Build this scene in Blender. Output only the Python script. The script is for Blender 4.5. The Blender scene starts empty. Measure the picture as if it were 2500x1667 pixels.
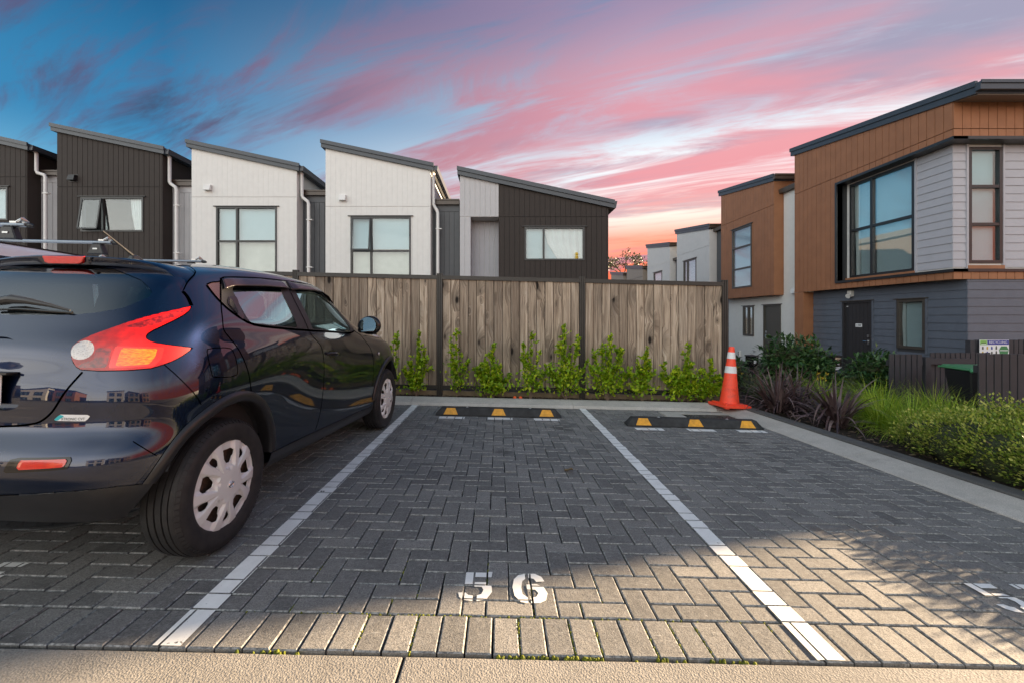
import bpy, bmesh, math, random
import numpy as np
from mathutils import Vector, Matrix
R = math.radians
rnd = random.Random(7)
SC = bpy.context.scene
COL = SC.collection

# ---------------------------------------------------------------- camera
EYE = 1.235
cam_d = bpy.data.cameras.new('camera')
cam = bpy.data.objects.new('camera', cam_d)
COL.objects.link(cam)
cam.location = (0, 0, EYE)
cam.rotation_euler = (R(90), 0, 0)
cam_d.sensor_width = 36.0
cam_d.lens = 15.0
cam_d.shift_x = 0.01276
cam_d.shift_y = -0.02296
cam_d.clip_start = 0.05
cam_d.clip_end = 3000
SC.camera = cam

# ---------------------------------------------------------------- exposure
SC.view_settings.view_transform = 'Standard'
SC.view_settings.look = 'None'
SC.view_settings.exposure = 2.82
SC.view_settings.gamma = 1.0
SC.view_settings.use_curve_mapping = False
SC.cycles.use_denoising = True
SC.cycles.max_bounces = 8
SC.cycles.transparent_max_bounces = 16
SC.cycles.sample_clamp_indirect = 6.0
SC.cycles.caustics_reflective = False
SC.cycles.caustics_refractive = False

# ---------------------------------------------------------------- sun
SUN_AZ = R(73.0)      # from +Y towards +X
SUN_EL = R(12.6)
sun_dir = Vector((math.sin(SUN_AZ) * math.cos(SUN_EL), math.cos(SUN_AZ) * math.cos(SUN_EL), math.sin(SUN_EL)))
sun_d = bpy.data.lights.new('sun', 'SUN')
sun_d.energy = 4.2
sun_d.angle = R(0.55)
sun_d.color = (1.0, 0.75, 0.48)
sun = bpy.data.objects.new('sun', sun_d)
COL.objects.link(sun)
sun.rotation_euler = (-sun_dir).to_track_quat('-Z', 'Y').to_euler()
sun.location = sun_dir * 60

# ---------------------------------------------------------------- world
W = bpy.data.worlds.new('World')
SC.world = W
W.use_nodes = True
def build_world():
    nt = W.node_tree
    for n in list(nt.nodes): nt.nodes.remove(n)
    N, L = nt.nodes.new, nt.links.new
    def math_(op, a, b=None, c=None, clamp=False):
        n = N('ShaderNodeMath'); n.operation = op; n.use_clamp = clamp
        for i, v in enumerate((a, b, c)):
            if v is None: continue
            if isinstance(v, (int, float)): n.inputs[i].default_value = v
            else: L(v, n.inputs[i])
        return n.outputs[0]
    def ramp(fac, stops, interp='EASE'):
        n = N('ShaderNodeValToRGB'); n.color_ramp.interpolation = interp
        el = n.color_ramp.elements
        while len(el) < len(stops): el.new(0.5)
        for e, (p, c) in zip(el, stops):
            e.position = p; e.color = (*c, 1) if len(c) == 3 else c
        L(fac, n.inputs[0]); return n.outputs[0]
    def mix(f, a, b):
        n = N('ShaderNodeMix'); n.data_type = 'RGBA'
        if isinstance(f, (int, float)): n.inputs[0].default_value = f
        else: L(f, n.inputs[0])
        for i, v in ((6, a), (7, b)):
            if isinstance(v, tuple): n.inputs[i].default_value = (*v, 1)
            else: L(v, n.inputs[i])
        return n.outputs[2]
    tc = N('ShaderNodeTexCoord'); sx = N('ShaderNodeSeparateXYZ')
    L(tc.outputs['Generated'], sx.inputs[0])
    x, y, z = sx.outputs
    zc = math_('MAXIMUM', z, 0.0)
    hl = math_('SQRT', math_('ADD', math_('MULTIPLY', x, x), math_('ADD', math_('MULTIPLY', y, y), 1e-5)))
    ca, sa = math.cos(SUN_AZ), math.sin(SUN_AZ)
    # cosine of the angle to the sun's azimuth, smooth all round
    g = math_('DIVIDE', math_('ADD', math_('MULTIPLY', x, sa), math_('MULTIPLY', y, ca)), hl)
    w0 = math_('MULTIPLY', math_('ADD', g, 0.36), 1.06, clamp=True)
    warm = math_('SMOOTH_MIN', w0, 1.0, 0.1)
    # how far one looks away from the view: sky brightened there to lift shade
    back = math_('MULTIPLY', math_('SUBTRACT', 0.55, math_('DIVIDE', y, hl)), 0.85, clamp=True)
    sky = N('ShaderNodeTexSky'); sky.sky_type = 'NISHITA'; sky.sun_disc = False
    sky.sun_elevation = SUN_EL; sky.sun_rotation = SUN_AZ
    sky.air_density = 1.0; sky.dust_density = 0.6; sky.ozone_density = 3.0
    nish = N('ShaderNodeVectorMath'); nish.operation = 'SCALE'; L(sky.outputs[0], nish.inputs[0]); nish.inputs[3].default_value = 0.09
    blue = ramp(zc, [(0.0, (.42, .66, .78)), (0.16, (.20, .49, .68)), (0.34, (.025, .19, .38)), (0.58, (.004, .075, .19)), (1.0, (.004, .06, .16))])
    blue = mix(0.15, blue, nish.outputs[0])
    pale = ramp(zc, [(0.0, (2.75, 2.55, 2.25)), (0.25, (2.15, 2.15, 2.05)), (0.6, (1.1, 1.2, 1.22)), (1.0, (.01, .09, .2))])
    blue = mix(back, blue, pale)
    wrm = ramp(zc, [(0.0, (.95, .15, .05)), (0.10, (1.0, .17, .06)), (0.165, (1.0, .34, .22)), (0.225, (.95, .76, .66)), (0.31, (.80, .84, .86)), (0.42, (.40, .47, .58)), (0.60, (.11, .22, .37)), (1.0, (.04, .13, .26))])
    base = mix(warm, blue, wrm)
    # streaked high cloud
    den = math_('ADD', zc, 0.16)
    cx = math_('DIVIDE', x, den); cy = math_('DIVIDE', y, den)
    A = R(-64)
    ax, ay = math.sin(A), math.cos(A)
    al = math_('ADD', math_('MULTIPLY', cx, ax), math_('MULTIPLY', cy, ay))
    ac = math_('ADD', math_('MULTIPLY', cx, ay), math_('MULTIPLY', cy, -ax))
    def cloud(sa_, sc_, off, detail, dist, rough=0.6):
        cb = N('ShaderNodeCombineXYZ')
        L(math_('MULTIPLY', al, sa_), cb.inputs[0]); L(math_('MULTIPLY', ac, sc_), cb.inputs[1]); cb.inputs[2].default_value = off
        n = N('ShaderNodeTexNoise'); n.inputs['Scale'].default_value = 1.0
        n.inputs['Detail'].default_value = detail; n.inputs['Distortion'].default_value = dist; n.inputs['Roughness'].default_value = rough
        L(cb.outputs[0], n.inputs['Vector']); return n.outputs[0]
    n1 = cloud(0.26, 0.95, 11.3, 7, 0.5)
    n2 = cloud(0.85, 3.8, 1.4, 7, 1.3, 0.66)
    nn = math_('ADD', math_('MULTIPLY', n1, 0.62), math_('MULTIPLY', n2, 0.38))
    nn = math_('ADD', nn, math_('MULTIPLY', math_('SUBTRACT', warm, 0.40), 0.06))
    cov = ramp(nn, [(0.48, (0, 0, 0)), (0.60, (1, 1, 1))])
    n3 = cloud(0.5, 1.9, 9.0, 5, 0.4)
    dark = mix(warm, (.045, .045, .085), (.24, .20, .30))
    lit = mix(warm, (.12, .055, .105), (.66, .185, .215))
    lit = mix(math_('MULTIPLY', warm, ramp(zc, [(0.12, (1, 1, 1)), (0.27, (0, 0, 0))])), lit, (.95, .17, .07))
    ccol = mix(ramp(n3, [(0.38, (0, 0, 0)), (0.56, (1, 1, 1))]), dark, lit)
    fade = ramp(zc, [(0.0, (.75, .75, .75)), (0.10, (.9, .9, .9)), (0.20, (.62, .62, .62)), (0.30, (.85, .85, .85)), (0.42, (.70, .70, .70)), (0.58, (.30, .30, .30))])
    cf = math_('MULTIPLY', math_('MULTIPLY', cov, fade), math_('SUBTRACT', 1.0, math_('MULTIPLY', back, 0.75)))
    col = mix(cf, base, ccol)
    below = math_('MULTIPLY', math_('SUBTRACT', 0.0, z), 12.0, clamp=True)
    col = mix(below, col, (.10, .10, .10))
    bg = N('ShaderNodeBackground'); bg.inputs['Strength'].default_value = 0.19
    out = N('ShaderNodeOutputWorld')
    L(col, bg.inputs[0]); L(bg.outputs[0], out.inputs[0])
build_world()

# ---------------------------------------------------------------- helpers
def gz(x, y):
    """height of the falling site at (x, y)"""
    xx = 26 * math.tanh(x / 26); yy = 26 * math.tanh((y - 1.567) / 26)
    return -0.022 * xx - 0.015 * yy

def link(o, parent=None):
    COL.objects.link(o)
    if parent is not None: o.parent = parent
    return o
def tag(o, label=None, cat=None, group=None, kind=None):
    if label: o['label'] = label
    if cat: o['category'] = cat
    if group: o['group'] = group
    if kind: o['kind'] = kind
    return o
def thing(name, label, cat, loc=(0, 0, 0), rz=0, group=None):
    o = bpy.data.objects.new(name, None)
    o.empty_display_size = 0.2
    o.location = loc; o.rotation_euler = (0, 0, rz)
    COL.objects.link(o)
    return tag(o, label, cat, group)
def mesh(name, verts, faces, smooth=False):
    me = bpy.data.meshes.new(name)
    me.from_pydata([tuple(v) for v in verts], [], [tuple(f) for f in faces])
    if smooth:
        me.polygons.foreach_set('use_smooth', [True] * len(me.polygons))
    me.update()
    return me
def obj(name, me, mat=None, parent=None, loc=None):
    o = bpy.data.objects.new(name, me)
    if mat is not None and len(me.materials) == 0: me.materials.append(mat)
    if loc is not None: o.location = loc
    return link(o, parent)
def struct(o): o['kind'] = 'structure'; return o
def stuff(o): o['kind'] = 'stuff'; return o

class MB:
    """collects simple solids into one mesh"""
    def __init__(s): s.v = []; s.f = []
    def add(s, vs, fs):
        b = len(s.v); s.v += [tuple(v) for v in vs]; s.f += [tuple(i + b for i in f) for f in fs]; return s
    def box(s, x0, x1, y0, y1, z0, z1):
        vs = [(x0, y0, z0), (x1, y0, z0), (x1, y1, z0), (x0, y1, z0), (x0, y0, z1), (x1, y0, z1), (x1, y1, z1), (x0, y1, z1)]
        return s.add(vs, [(3, 2, 1, 0), (4, 5, 6, 7), (0, 1, 5, 4), (1, 2, 6, 5), (2, 3, 7, 6), (3, 0, 4, 7)])
    def hexa(s, vs):
        return s.add(vs, [(3, 2, 1, 0), (4, 5, 6, 7), (0, 1, 5, 4), (1, 2, 6, 5), (2, 3, 7, 6), (3, 0, 4, 7)])
    def prism(s, poly, d):
        """poly: 3-D points in order; extruded along vector d"""
        n = len(poly); d = Vector(d)
        vs = [Vector(p) for p in poly] + [Vector(p) + d for p in poly]
        fs = [tuple(range(n))[::-1], tuple(range(n, 2 * n))] + [(i, (i + 1) % n, n + (i + 1) % n, n + i) for i in range(n)]
        return s.add(vs, fs)
    def tube(s, pts, r, n=10, caps=True):
        pts = [Vector(p) for p in pts]; rs = r if isinstance(r, (list, tuple)) else [r] * len(pts)
        rings = []; up = Vector((0, 0, 1))
        for i, p in enumerate(pts):
            d = (pts[min(i + 1, len(pts) - 1)] - pts[max(i - 1, 0)]).normalized()
            ref = up if abs(d.dot(up)) < 0.95 else Vector((1, 0, 0))
            a = d.cross(ref).normalized(); b = a.cross(d).normalized()
            rings.append([p + (a * math.cos(2 * math.pi * k / n) + b * math.sin(2 * math.pi * k / n)) * rs[i] for k in range(n)])
        vs = [v for rg in rings for v in rg]; fs = []
        for i in range(len(pts) - 1):
            for k in range(n):
                fs.append((i * n + k, i * n + (k + 1) % n, (i + 1) * n + (k + 1) % n, (i + 1) * n + k))
        if caps: fs += [tuple(range(n))[::-1], tuple((len(pts) - 1) * n + k for k in range(n))]
        return s.add(vs, fs)
    def lathe(s, prof, n=32, axis='z', c=(0, 0, 0), closed=False):
        vs = []; fs = []; m = len(prof)
        for k in range(n):
            a = 2 * math.pi * k / n; ca, sa = math.cos(a), math.sin(a)
            for r, h in prof:
                if axis == 'z': p = (r * ca, r * sa, h)
                elif axis == 'x': p = (h, r * ca, r * sa)
                else: p = (r * ca, h, r * sa)
                vs.append((p[0] + c[0], p[1] + c[1], p[2] + c[2]))
        for k in range(n):
            k2 = (k + 1) % n
            for i in range(m - 1 if not closed else m):
                j = (i + 1) % m
                fs.append((k * m + i, k2 * m + i, k2 * m + j, k * m + j))
        return s.add(vs, fs)
    def me(s, name, smooth=False): return mesh(name, s.v, s.f, smooth)
    def build(s, name, mat, parent=None, smooth=False, loc=None, bevel=0):
        m = s.me(name, smooth)
        o = obj(name, m, mat, parent, loc)
        if bevel:
            b = o.modifiers.new('bevel', 'BEVEL'); b.width = bevel; b.segments = 2; b.limit_method = 'ANGLE'; b.angle_limit = R(35)
        return o
def fix_normals(me):
    bm = bmesh.new(); bm.from_mesh(me); bmesh.ops.recalc_face_normals(bm, faces=bm.faces); bm.to_mesh(me); bm.free()
def autosmooth(o, ang=35):
    me = o.data
    me.polygons.foreach_set('use_smooth', [True] * len(me.polygons))
    me.set_sharp_from_angle(angle=R(ang))
    return o
# ---------------------------------------------------------------- materials
class NT:
    def __init__(s, name):
        s.m = bpy.data.materials.new(name); s.m.use_nodes = True
        s.t = s.m.node_tree; s.b = s.t.nodes['Principled BSDF']; s.out = s.t.nodes['Material Output']
    def n(s, t, **k):
        n = s.t.nodes.new(t)
        for a, v in k.items(): setattr(n, a, v)
        return n
    def l(s, a, b): s.t.links.new(a, b)
    def set(s, **k):
        for a, v in k.items():
            a = {'rough': 'Roughness', 'metal': 'Metallic', 'spec': 'Specular IOR Level', 'coat': 'Coat Weight', 'coatr': 'Coat Roughness', 'sheen': 'Sheen Weight', 'trans': 'Transmission Weight', 'ior': 'IOR', 'sss': 'Subsurface Weight'}.get(a, a)
            if isinstance(v, (int, float)): s.b.inputs[a].default_value = v
            elif isinstance(v, tuple): s.b.inputs[a].default_value = (*v, 1) if len(v) == 3 else v
            else: s.l(v, s.b.inputs[a])
        return s
    def math(s, op, a, b=None, c=None, clamp=False):
        n = s.n('ShaderNodeMath', operation=op); n.use_clamp = clamp
        for i, v in enumerate((a, b, c)):
            if v is None: continue
            if isinstance(v, (int, float)): n.inputs[i].default_value = v
            else: s.l(v, n.inputs[i])
        return n.outputs[0]
    def mix(s, f, a, b, mode='MIX'):
        n = s.n('ShaderNodeMix', data_type='RGBA', blend_type=mode)
        if isinstance(f, (int, float)): n.inputs[0].default_value = f
        else: s.l(f, n.inputs[0])
        for i, v in ((6, a), (7, b)):
            if isinstance(v, tuple): n.inputs[i].default_value = (*v, 1)
            else: s.l(v, n.inputs[i])
        return n.outputs[2]
    def ramp(s, f, stops, interp='LINEAR'):
        n = s.n('ShaderNodeValToRGB'); n.color_ramp.interpolation = interp
        el = n.color_ramp.elements
        while len(el) < len(stops): el.new(0.5)
        for e, (p, c) in zip(el, stops):
            e.position = p
            e.color = (c, c, c, 1) if isinstance(c, (int, float)) else (*c, 1)
        s.l(f, n.inputs[0]); return n.outputs[0]
    def obj(s): return s.n('ShaderNodeTexCoord').outputs['Object']
    def pos(s): return s.n('ShaderNodeNewGeometry').outputs['Position']
    def island(s): return s.n('ShaderNodeNewGeometry').outputs['Random Per Island']
    def rand(s): return s.n('ShaderNodeObjectInfo').outputs['Random']
    def vscale(s, v, sc, off=(0, 0, 0)):
        n = s.n('ShaderNodeMapping'); s.l(v, n.inputs[0]); n.inputs['Scale'].default_value = sc; n.inputs['Location'].default_value = off
        return n.outputs[0]
    def noise(s, v, scale, detail=4, rough=0.55, dist=0):
        n = s.n('ShaderNodeTexNoise'); n.inputs['Scale'].default_value = scale; n.inputs['Detail'].default_value = detail
        n.inputs['Roughness'].default_value = rough; n.inputs['Distortion'].default_value = dist
        if v is not None: s.l(v, n.inputs['Vector'])
        return n.outputs[0]
    def voro(s, v, scale, feature='F1', out='Distance'):
        n = s.n('ShaderNodeTexVoronoi', feature=feature); n.inputs['Scale'].default_value = scale
        if v is not None: s.l(v, n.inputs['Vector'])
        return n.outputs[out]
    def bump(s, h, strength=0.3, dist=0.01, normal=None):
        n = s.n('ShaderNodeBump'); n.inputs['Strength'].default_value = strength; n.inputs['Distance'].default_value = dist
        s.l(h, n.inputs['Height'])
        if normal is not None: s.l(normal, n.inputs['Normal'])
        s.l(n.outputs[0], s.b.inputs['Normal']); return n.outputs[0]
M = {}
def simple(name, col, rough=0.5, metal=0.0, var=0.08, nscale=6.0, bump=0.0, bscale=120.0, bdist=0.002, **k):
    t = NT(name)
    p = t.pos()
    nz = t.noise(p, nscale, 4)
    c = t.mix(t.ramp(nz, [(0.3, 0.0), (0.7, 1.0)]), tuple(v * (1 - var) for v in col), tuple(min(1, v * (1 + var)) for v in col))
    t.set(**{'Base Color': c, 'rough': rough, 'metal': metal}, **k)
    if bump: t.bump(t.noise(p, bscale, 3), bump, bdist)
    M[name] = t.m
    return t
# painted claddings, trims
simple('paint_white', (.70, .70, .685), .55, var=.03, bump=.12, bscale=60)
simple('paint_brown', (.030, .0225, .0195), .75, var=.08, bump=.12, bscale=60)
simple('paint_lightgrey', (.45, .45, .47), .55, var=.03, bump=.12, bscale=60)
simple('paint_slate', (.075, .08, .09), .55, var=.06, bump=.12, bscale=60)
simple('paint_greyblue', (.098, .115, .148), .5, var=.06, bump=.1, bscale=60)
simple('paint_softgrey', (.40, .40, .44), .5, var=.03, bump=.1, bscale=60)
simple('paint_offwhite', (.58, .57, .57), .6, var=.03, bump=.12, bscale=60)
simple('paint_taupe', (.27, .23, .20), .6, var=.04)
simple('paint_orange', (.30, .130, .062), .6, var=.10, nscale=3, bump=.1, bscale=50)
simple('groove_orange', (.15, .055, .022), .7)
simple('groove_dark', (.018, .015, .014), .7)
simple('groove_grey', (.66, .66, .65), .7)
simple('groove_slate', (.04, .043, .05), .7)
simple('roof_metal', (.045, .055, .07), .38, metal=.0, var=.08)
simple('gutter_brown', (.07, .05, .038), .38, var=.08)
simple('alu_dark', (.022, .024, .027), .35, var=.1)
simple('alu_bronze', (.06, .052, .045), .4, var=.1)
simple('pvc_white', (.72, .72, .71), .4, var=.03)
simple('door_dark', (.028, .027, .03), .4, var=.08)
simple('door_olive', (.075, .07, .06), .5, var=.06)
simple('black_plastic', (.018, .018, .02), .45, var=.1, bump=.15, bscale=400, bdist=.0006)
simple('black_gloss', (.008, .008, .009), .12, var=.05)
simple('rubber_black', (.026, .026, .027), .75, var=.45, nscale=14, bump=.4, bscale=220, bdist=.001)
simple('chrome', (.75, .75, .76), .12, metal=1.0, var=.02)
simple('steel', (.55, .55, .55), .35, metal=1.0, var=.05)
simple('iron', (.06, .055, .05), .6, metal=.6, var=.2, bump=.3, bscale=150)
simple('curtain', (.72, .72, .70), .8, var=.03)
simple('reflection_sheet', (.50, .48, .42), .8, var=.10, nscale=2.5)
simple('blind', (.36, .50, .54), .8, var=.02)
simple('blind_pale', (.60, .68, .69), .8, var=.03)
simple('interior_dark', (.03, .03, .033), .8, var=.1)
simple('picket_paint', (.034, .034, .041), .6, var=.12, bump=.25, bscale=40)
simple('fence_steel', (.030, .026, .023), .45, var=.15)
simple('yellow_paint', (.70, .32, .018), .5, var=.22, nscale=24)
simple('white_tape', (.70, .71, .72), .35, var=.04)
simple('green_plastic', (.05, .22, .09), .4, var=.06)
simple('sign_white', (.75, .76, .78), .4, var=.02)
simple('sign_blue', (.03, .05, .30), .4, var=.02)
simple('sign_green', (.22, .48, .12), .4, var=.02)
simple('sign_dark', (.04, .06, .05), .4, var=.02)
simple('orange_fruit', (.85, .12, .015), .4, var=.1, nscale=40)
simple('sill_timber', (.20, .15, .095), .8, var=.25, nscale=9, bump=.3, bscale=50)
# window glass: mirrors the sky at grazing angles, lets the blind show through
def glass_mat(name, tint=(.90, .95, .96), refl=0.28, rough=0.01, gcol=(1, 1, 1)):
    t = NT(name)
    lw = t.n('ShaderNodeLayerWeight'); lw.inputs[0].default_value = .5
    fac = t.math('ADD', t.math('MULTIPLY', t.math('POWER', lw.outputs['Facing'], 4.0), .8), refl + .03, clamp=True)
    tr = t.n('ShaderNodeBsdfTransparent'); tr.inputs[0].default_value = (*tint, 1)
    gl = t.n('ShaderNodeBsdfGlossy'); gl.inputs['Roughness'].default_value = rough; gl.inputs[0].default_value = (*gcol, 1)
    nz = t.noise(t.pos(), 1.3, 2)
    bp = t.n('ShaderNodeBump'); bp.inputs['Strength'].default_value = .03; bp.inputs['Distance'].default_value = .02
    t.l(nz, bp.inputs['Height']); t.l(bp.outputs[0], gl.inputs['Normal'])
    mx = t.n('ShaderNodeMixShader'); t.l(fac, mx.inputs[0]); t.l(tr.outputs[0], mx.inputs[1]); t.l(gl.outputs[0], mx.inputs[2])
    t.l(mx.outputs[0], t.out.inputs['Surface']); M[name] = t.m
glass_mat('glass', refl=0.035)
glass_mat('glass_side', refl=0.16)
glass_mat('car_glass', tint=(.50, .60, .58), refl=0.10)
glass_mat('car_glass_side', tint=(.60, .74, .74), refl=0.30, gcol=(.72, .95, 1))  # cyan tint put into the reflections, as from a pale blue sky

def m_paver():
    t = NT('paver')
    p = t.pos()
    isl = t.island(); rd = t.rand()
    r = t.math('FRACT', t.math('ADD', isl, t.math('MULTIPLY', rd, 7.31)))
    base = t.ramp(r, [(0, (.135, .129, .121)), (.35, (.198, .188, .175)), (.7, (.252, .238, .22)), (1, (.33, .312, .288))])
    big = t.noise(p, .9, 4, .6)
    base = t.mix(t.ramp(big, [(.36, 0.0), (.68, .55)]), base, (.30, .29, .275))
    big2 = t.noise(t.vscale(p, (1, 1, 1), (5, 3, 0)), 2.6, 5, .65)
    base = t.mix(t.ramp(big2, [(.52, 0.0), (.75, .6)]), base, (.10, .098, .096))
    fine = t.noise(p, 170, 4, .7)
    base = t.mix(t.ramp(fine, [(.38, .75), (.62, 0.0)]), base, (.055, .055, .057))
    mid_ = t.noise(p, 38, 4, .7)
    base = t.mix(t.ramp(mid_, [(.46, 0.0), (.72, .45)]), base, (.27, .265, .258))
    sp = t.voro(p, 260)
    base = t.mix(t.ramp(sp, [(.05, .55), (.14, 0.0)]), base, (.33, .32, .30))
    oil = t.noise(t.vscale(p, (1, 1, 1), (9, 4, 0)), 1.9, 3, .5)
    base = t.mix(t.ramp(oil, [(.66, 0.0), (.72, .6)]), base, (.05, .048, .046))
    # scuffs: thin pale scratches
    sc1 = t.noise(t.vscale(p, (5, 60, 1)), 2.0, 6, .7, 1.2); sc2 = t.noise(t.vscale(p, (48, 7, 1), (3, 1, 0)), 2.0, 6, .7, 1.6)
    sc = t.math('MAXIMUM', t.ramp(sc1, [(.61, 0.0), (.66, .75)]), t.ramp(sc2, [(.62, 0.0), (.67, .7)]))
    base = t.mix(sc, base, (.38, .375, .365))
    t.set(**{'Base Color': base, 'rough': t.ramp(fine, [(.3, .62), (.7, .82)])}, spec=.35)
    h = t.math('ADD', t.math('MULTIPLY', fine, .7), t.math('MULTIPLY', t.noise(p, 40, 3), .6))
    t.bump(h, .75, .006)
    M['paver'] = t.m
m_paver()
def m_edge():
    t = NT('paver_edge'); p = t.pos()
    c = t.mix(t.ramp(t.noise(p, 60, 4, .7), [(.40, 0.0), (.62, 1.0)]), (.12, .12, .12), (.36, .355, .34))
    t.set(**{'Base Color': c, 'rough': .85}, spec=.2); M['paver_edge'] = t.m
m_edge()
def m_concrete(name, col, agg, bumpd=.005, joint=False, k=1.0):
    t = NT(name); p = t.pos()
    big = t.noise(p, 1.1, 5, .6)
    base = t.mix(t.ramp(big, [(.3, 0.0), (.72, 1.0)]), tuple(v * .80 for v in col), tuple(min(1, v * 1.12) for v in col))
    med = t.noise(p, 9, 5, .65)
    base = t.mix(t.ramp(med, [(.45, 0.0), (.72, .35)]), base, tuple(v * .5 for v in col))
    fine = t.noise(p, 210 * k, 3, .7)
    vo = t.voro(t.vscale(p, (1, 1.0, 1)), agg)
    base = t.mix(t.ramp(fine, [(.36, .6), (.58, 0.0)]), base, tuple(v * .36 for v in col))
    base = t.mix(t.ramp(vo, [(.08, .4), (.26, 0.0)]), base, tuple(min(1, v * 1.55) for v in col))
    st = t.noise(t.vscale(p, (1, 1, 1), (2, 7, 0)), 4.5, 6, .75)
    base = t.mix(t.ramp(st, [(.56, 0.0), (.70, .45)]), base, tuple(v * .45 for v in col))
    t.set(**{'Base Color': base, 'rough': .85}, spec=.25)
    t.bump(t.math('ADD', t.math('MULTIPLY', fine, .8), t.math('MULTIPLY', vo, .9)), .38, bumpd)
    M[name] = t.m
m_concrete('concrete_apron', (.305, .285, .26), 140, .006, k=.75)
m_concrete('concrete_kerb', (.56, .525, .475), 320, .0015)
m_concrete('concrete_edging', (.13, .128, .125), 260, .003)
m_concrete('asphalt', (.085, .082, .08), 140, .006)
m_concrete('joint_sand', (.020, .019, .017), 240, .008)
m_concrete('soil', (.045, .034, .026), 60, .02, k=.35)
def m_paint():
    t = NT('road_paint'); p = t.pos()
    fine = t.noise(p, 55, 6, .75); b2 = t.noise(p, 14, 5, .7)
    wear = t.math('MAXIMUM', t.ramp(fine, [(.655, 0.0), (.68, 1.0)]), t.ramp(b2, [(.665, 0.0), (.69, 1.0)]))
    col = t.mix(t.ramp(t.noise(p, 6, 5, .7), [(.35, 0.0), (.75, 1.0)]), (.88, .875, .85), (.70, .69, .665))
    tr = t.n('ShaderNodeBsdfTransparent'); mx = t.n('ShaderNodeMixShader')
    t.set(**{'Base Color': col, 'rough': .62})
    t.bump(t.noise(p, 200, 3), .3, .002)
    t.l(wear, mx.inputs[0]); t.l(t.b.outputs[0], mx.inputs[1]); t.l(tr.outputs[0], mx.inputs[2]); t.l(mx.outputs[0], t.out.inputs['Surface'])
    M['road_paint'] = t.m
m_paint()
def m_plank():
    t = NT('weathered_plank'); o = t.obj(); rd = t.rand()
    off = t.n('ShaderNodeCombineXYZ'); t.l(t.math('MULTIPLY', rd, 53.0), off.inputs[0]); t.l(t.math('MULTIPLY', rd, 31.0), off.inputs[2])
    ad = t.n('ShaderNodeVectorMath', operation='ADD'); t.l(o, ad.inputs[0]); t.l(off.outputs[0], ad.inputs[1]); v = ad.outputs[0]
    # knots
    kv = t.vscale(v, (1, 0, .42))
    vn = t.n('ShaderNodeTexVoronoi', feature='F1'); vn.inputs['Scale'].default_value = 5.2; vn.inputs['Randomness'].default_value = 1.0; t.l(kv, vn.inputs['Vector'])
    kd = vn.outputs['Distance']
    gate = t.math('GREATER_THAN', t.n('ShaderNodeSeparateColor').outputs[0], .0)
    sepc = t.n('ShaderNodeSeparateColor'); t.l(vn.outputs['Color'], sepc.inputs[0])
    gate = t.math('GREATER_THAN', sepc.outputs[0], .12)
    size = t.math('ADD', .06, t.math('MULTIPLY', sepc.outputs[1], .15))
    kn = t.math('MULTIPLY', t.math('SUBTRACT', 1.0, t.math('DIVIDE', kd, size), clamp=True), gate)
    halo = t.math('MULTIPLY', t.math('SUBTRACT', 1.0, t.math('DIVIDE', kd, t.math('MULTIPLY', size, 3.4)), clamp=True), gate)
    # grain warped round the knots
    gx = t.vscale(v, (34, 34, 1.1))
    g2 = t.n('ShaderNodeVectorMath', operation='ADD'); t.l(gx, g2.inputs[0])
    wv = t.n('ShaderNodeCombineXYZ'); t.l(t.math('MULTIPLY', halo, 4.5), wv.inputs[0]); t.l(wv.outputs[0], g2.inputs[1])
    grain = t.noise(g2.outputs[0], 1.0, 6, .62, .6)
    fine = t.noise(t.vscale(v, (260, 260, 5)), 1.0, 3, .6)
    warmth = t.noise(t.vscale(v, (3, 3, .7)), 1.2, 4, .6)
    c = t.ramp(grain, [(.30, (.10, .070, .050)), (.43, (.34, .258, .19)), (.55, (.55, .44, .335)), (.70, (.70, .59, .48))])
    c = t.mix(t.ramp(warmth, [(.42, 0.0), (.70, .6)]), c, t.mix(.55, c, (.20, .175, .155)))
    c = t.mix(t.ramp(t.math('FRACT', t.math('MULTIPLY', rd, 9.7)), [(0, 0.0), (.35, .05), (1, 1.0)]), c, t.mix(.7, c, (.17, .13, .10)))
    c = t.mix(t.ramp(fine, [(.3, .5), (.6, 0.0)]), c, (.075, .062, .052))
    c = t.mix(t.math('MULTIPLY', halo, .75), c, (.075, .06, .05))
    c = t.mix(t.ramp(kn, [(.15, 0.0), (.5, 1.0)]), c, (.018, .014, .012))
    t.set(**{'Base Color': c, 'rough': .85}, spec=.2)
    t.bump(t.math('ADD', grain, t.math('MULTIPLY', fine, .5)), .35, .004)
    M['weathered_plank'] = t.m
m_plank()
def leaf_mat(name, c0, c1, c2=None, rough=.45, trans=.25):
    t = NT(name); isl = t.island()
    st = [(0, c0), (1, c1)] if c2 is None else [(0, c0), (.55, c1), (1, c2)]
    c = t.ramp(isl, st)
    c = t.mix(t.ramp(t.noise(t.pos(), 7, 3), [(.35, 0.0), (.7, .4)]), c, tuple(v * .55 for v in c0))
    t.set(**{'Base Color': c, 'rough': rough}, spec=.4)
    tl = t.n('ShaderNodeBsdfTranslucent'); t.l(c, tl.inputs[0])
    mx = t.n('ShaderNodeMixShader'); mx.inputs[0].default_value = trans
    t.l(t.b.outputs[0], mx.inputs[1]); t.l(tl.outputs[0], mx.inputs[2]); t.l(mx.outputs[0], t.out.inputs['Surface'])
    M[name] = t.m
leaf_mat('leaf_bright', (.11, .25, .010), (.36, .56, .018), (.66, .70, .04), trans=.4)
leaf_mat('leaf_laurel', (.020, .058, .020), (.045, .11, .032), (.10, .17, .045), rough=.3, trans=.1)
leaf_mat('leaf_hedge', (.10, .19, .02), (.34, .42, .05), (.66, .62, .16), trans=.3)
leaf_mat('leaf_grass', (.11, .24, .012), (.32, .50, .025), (.60, .66, .09), trans=.35)
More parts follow.
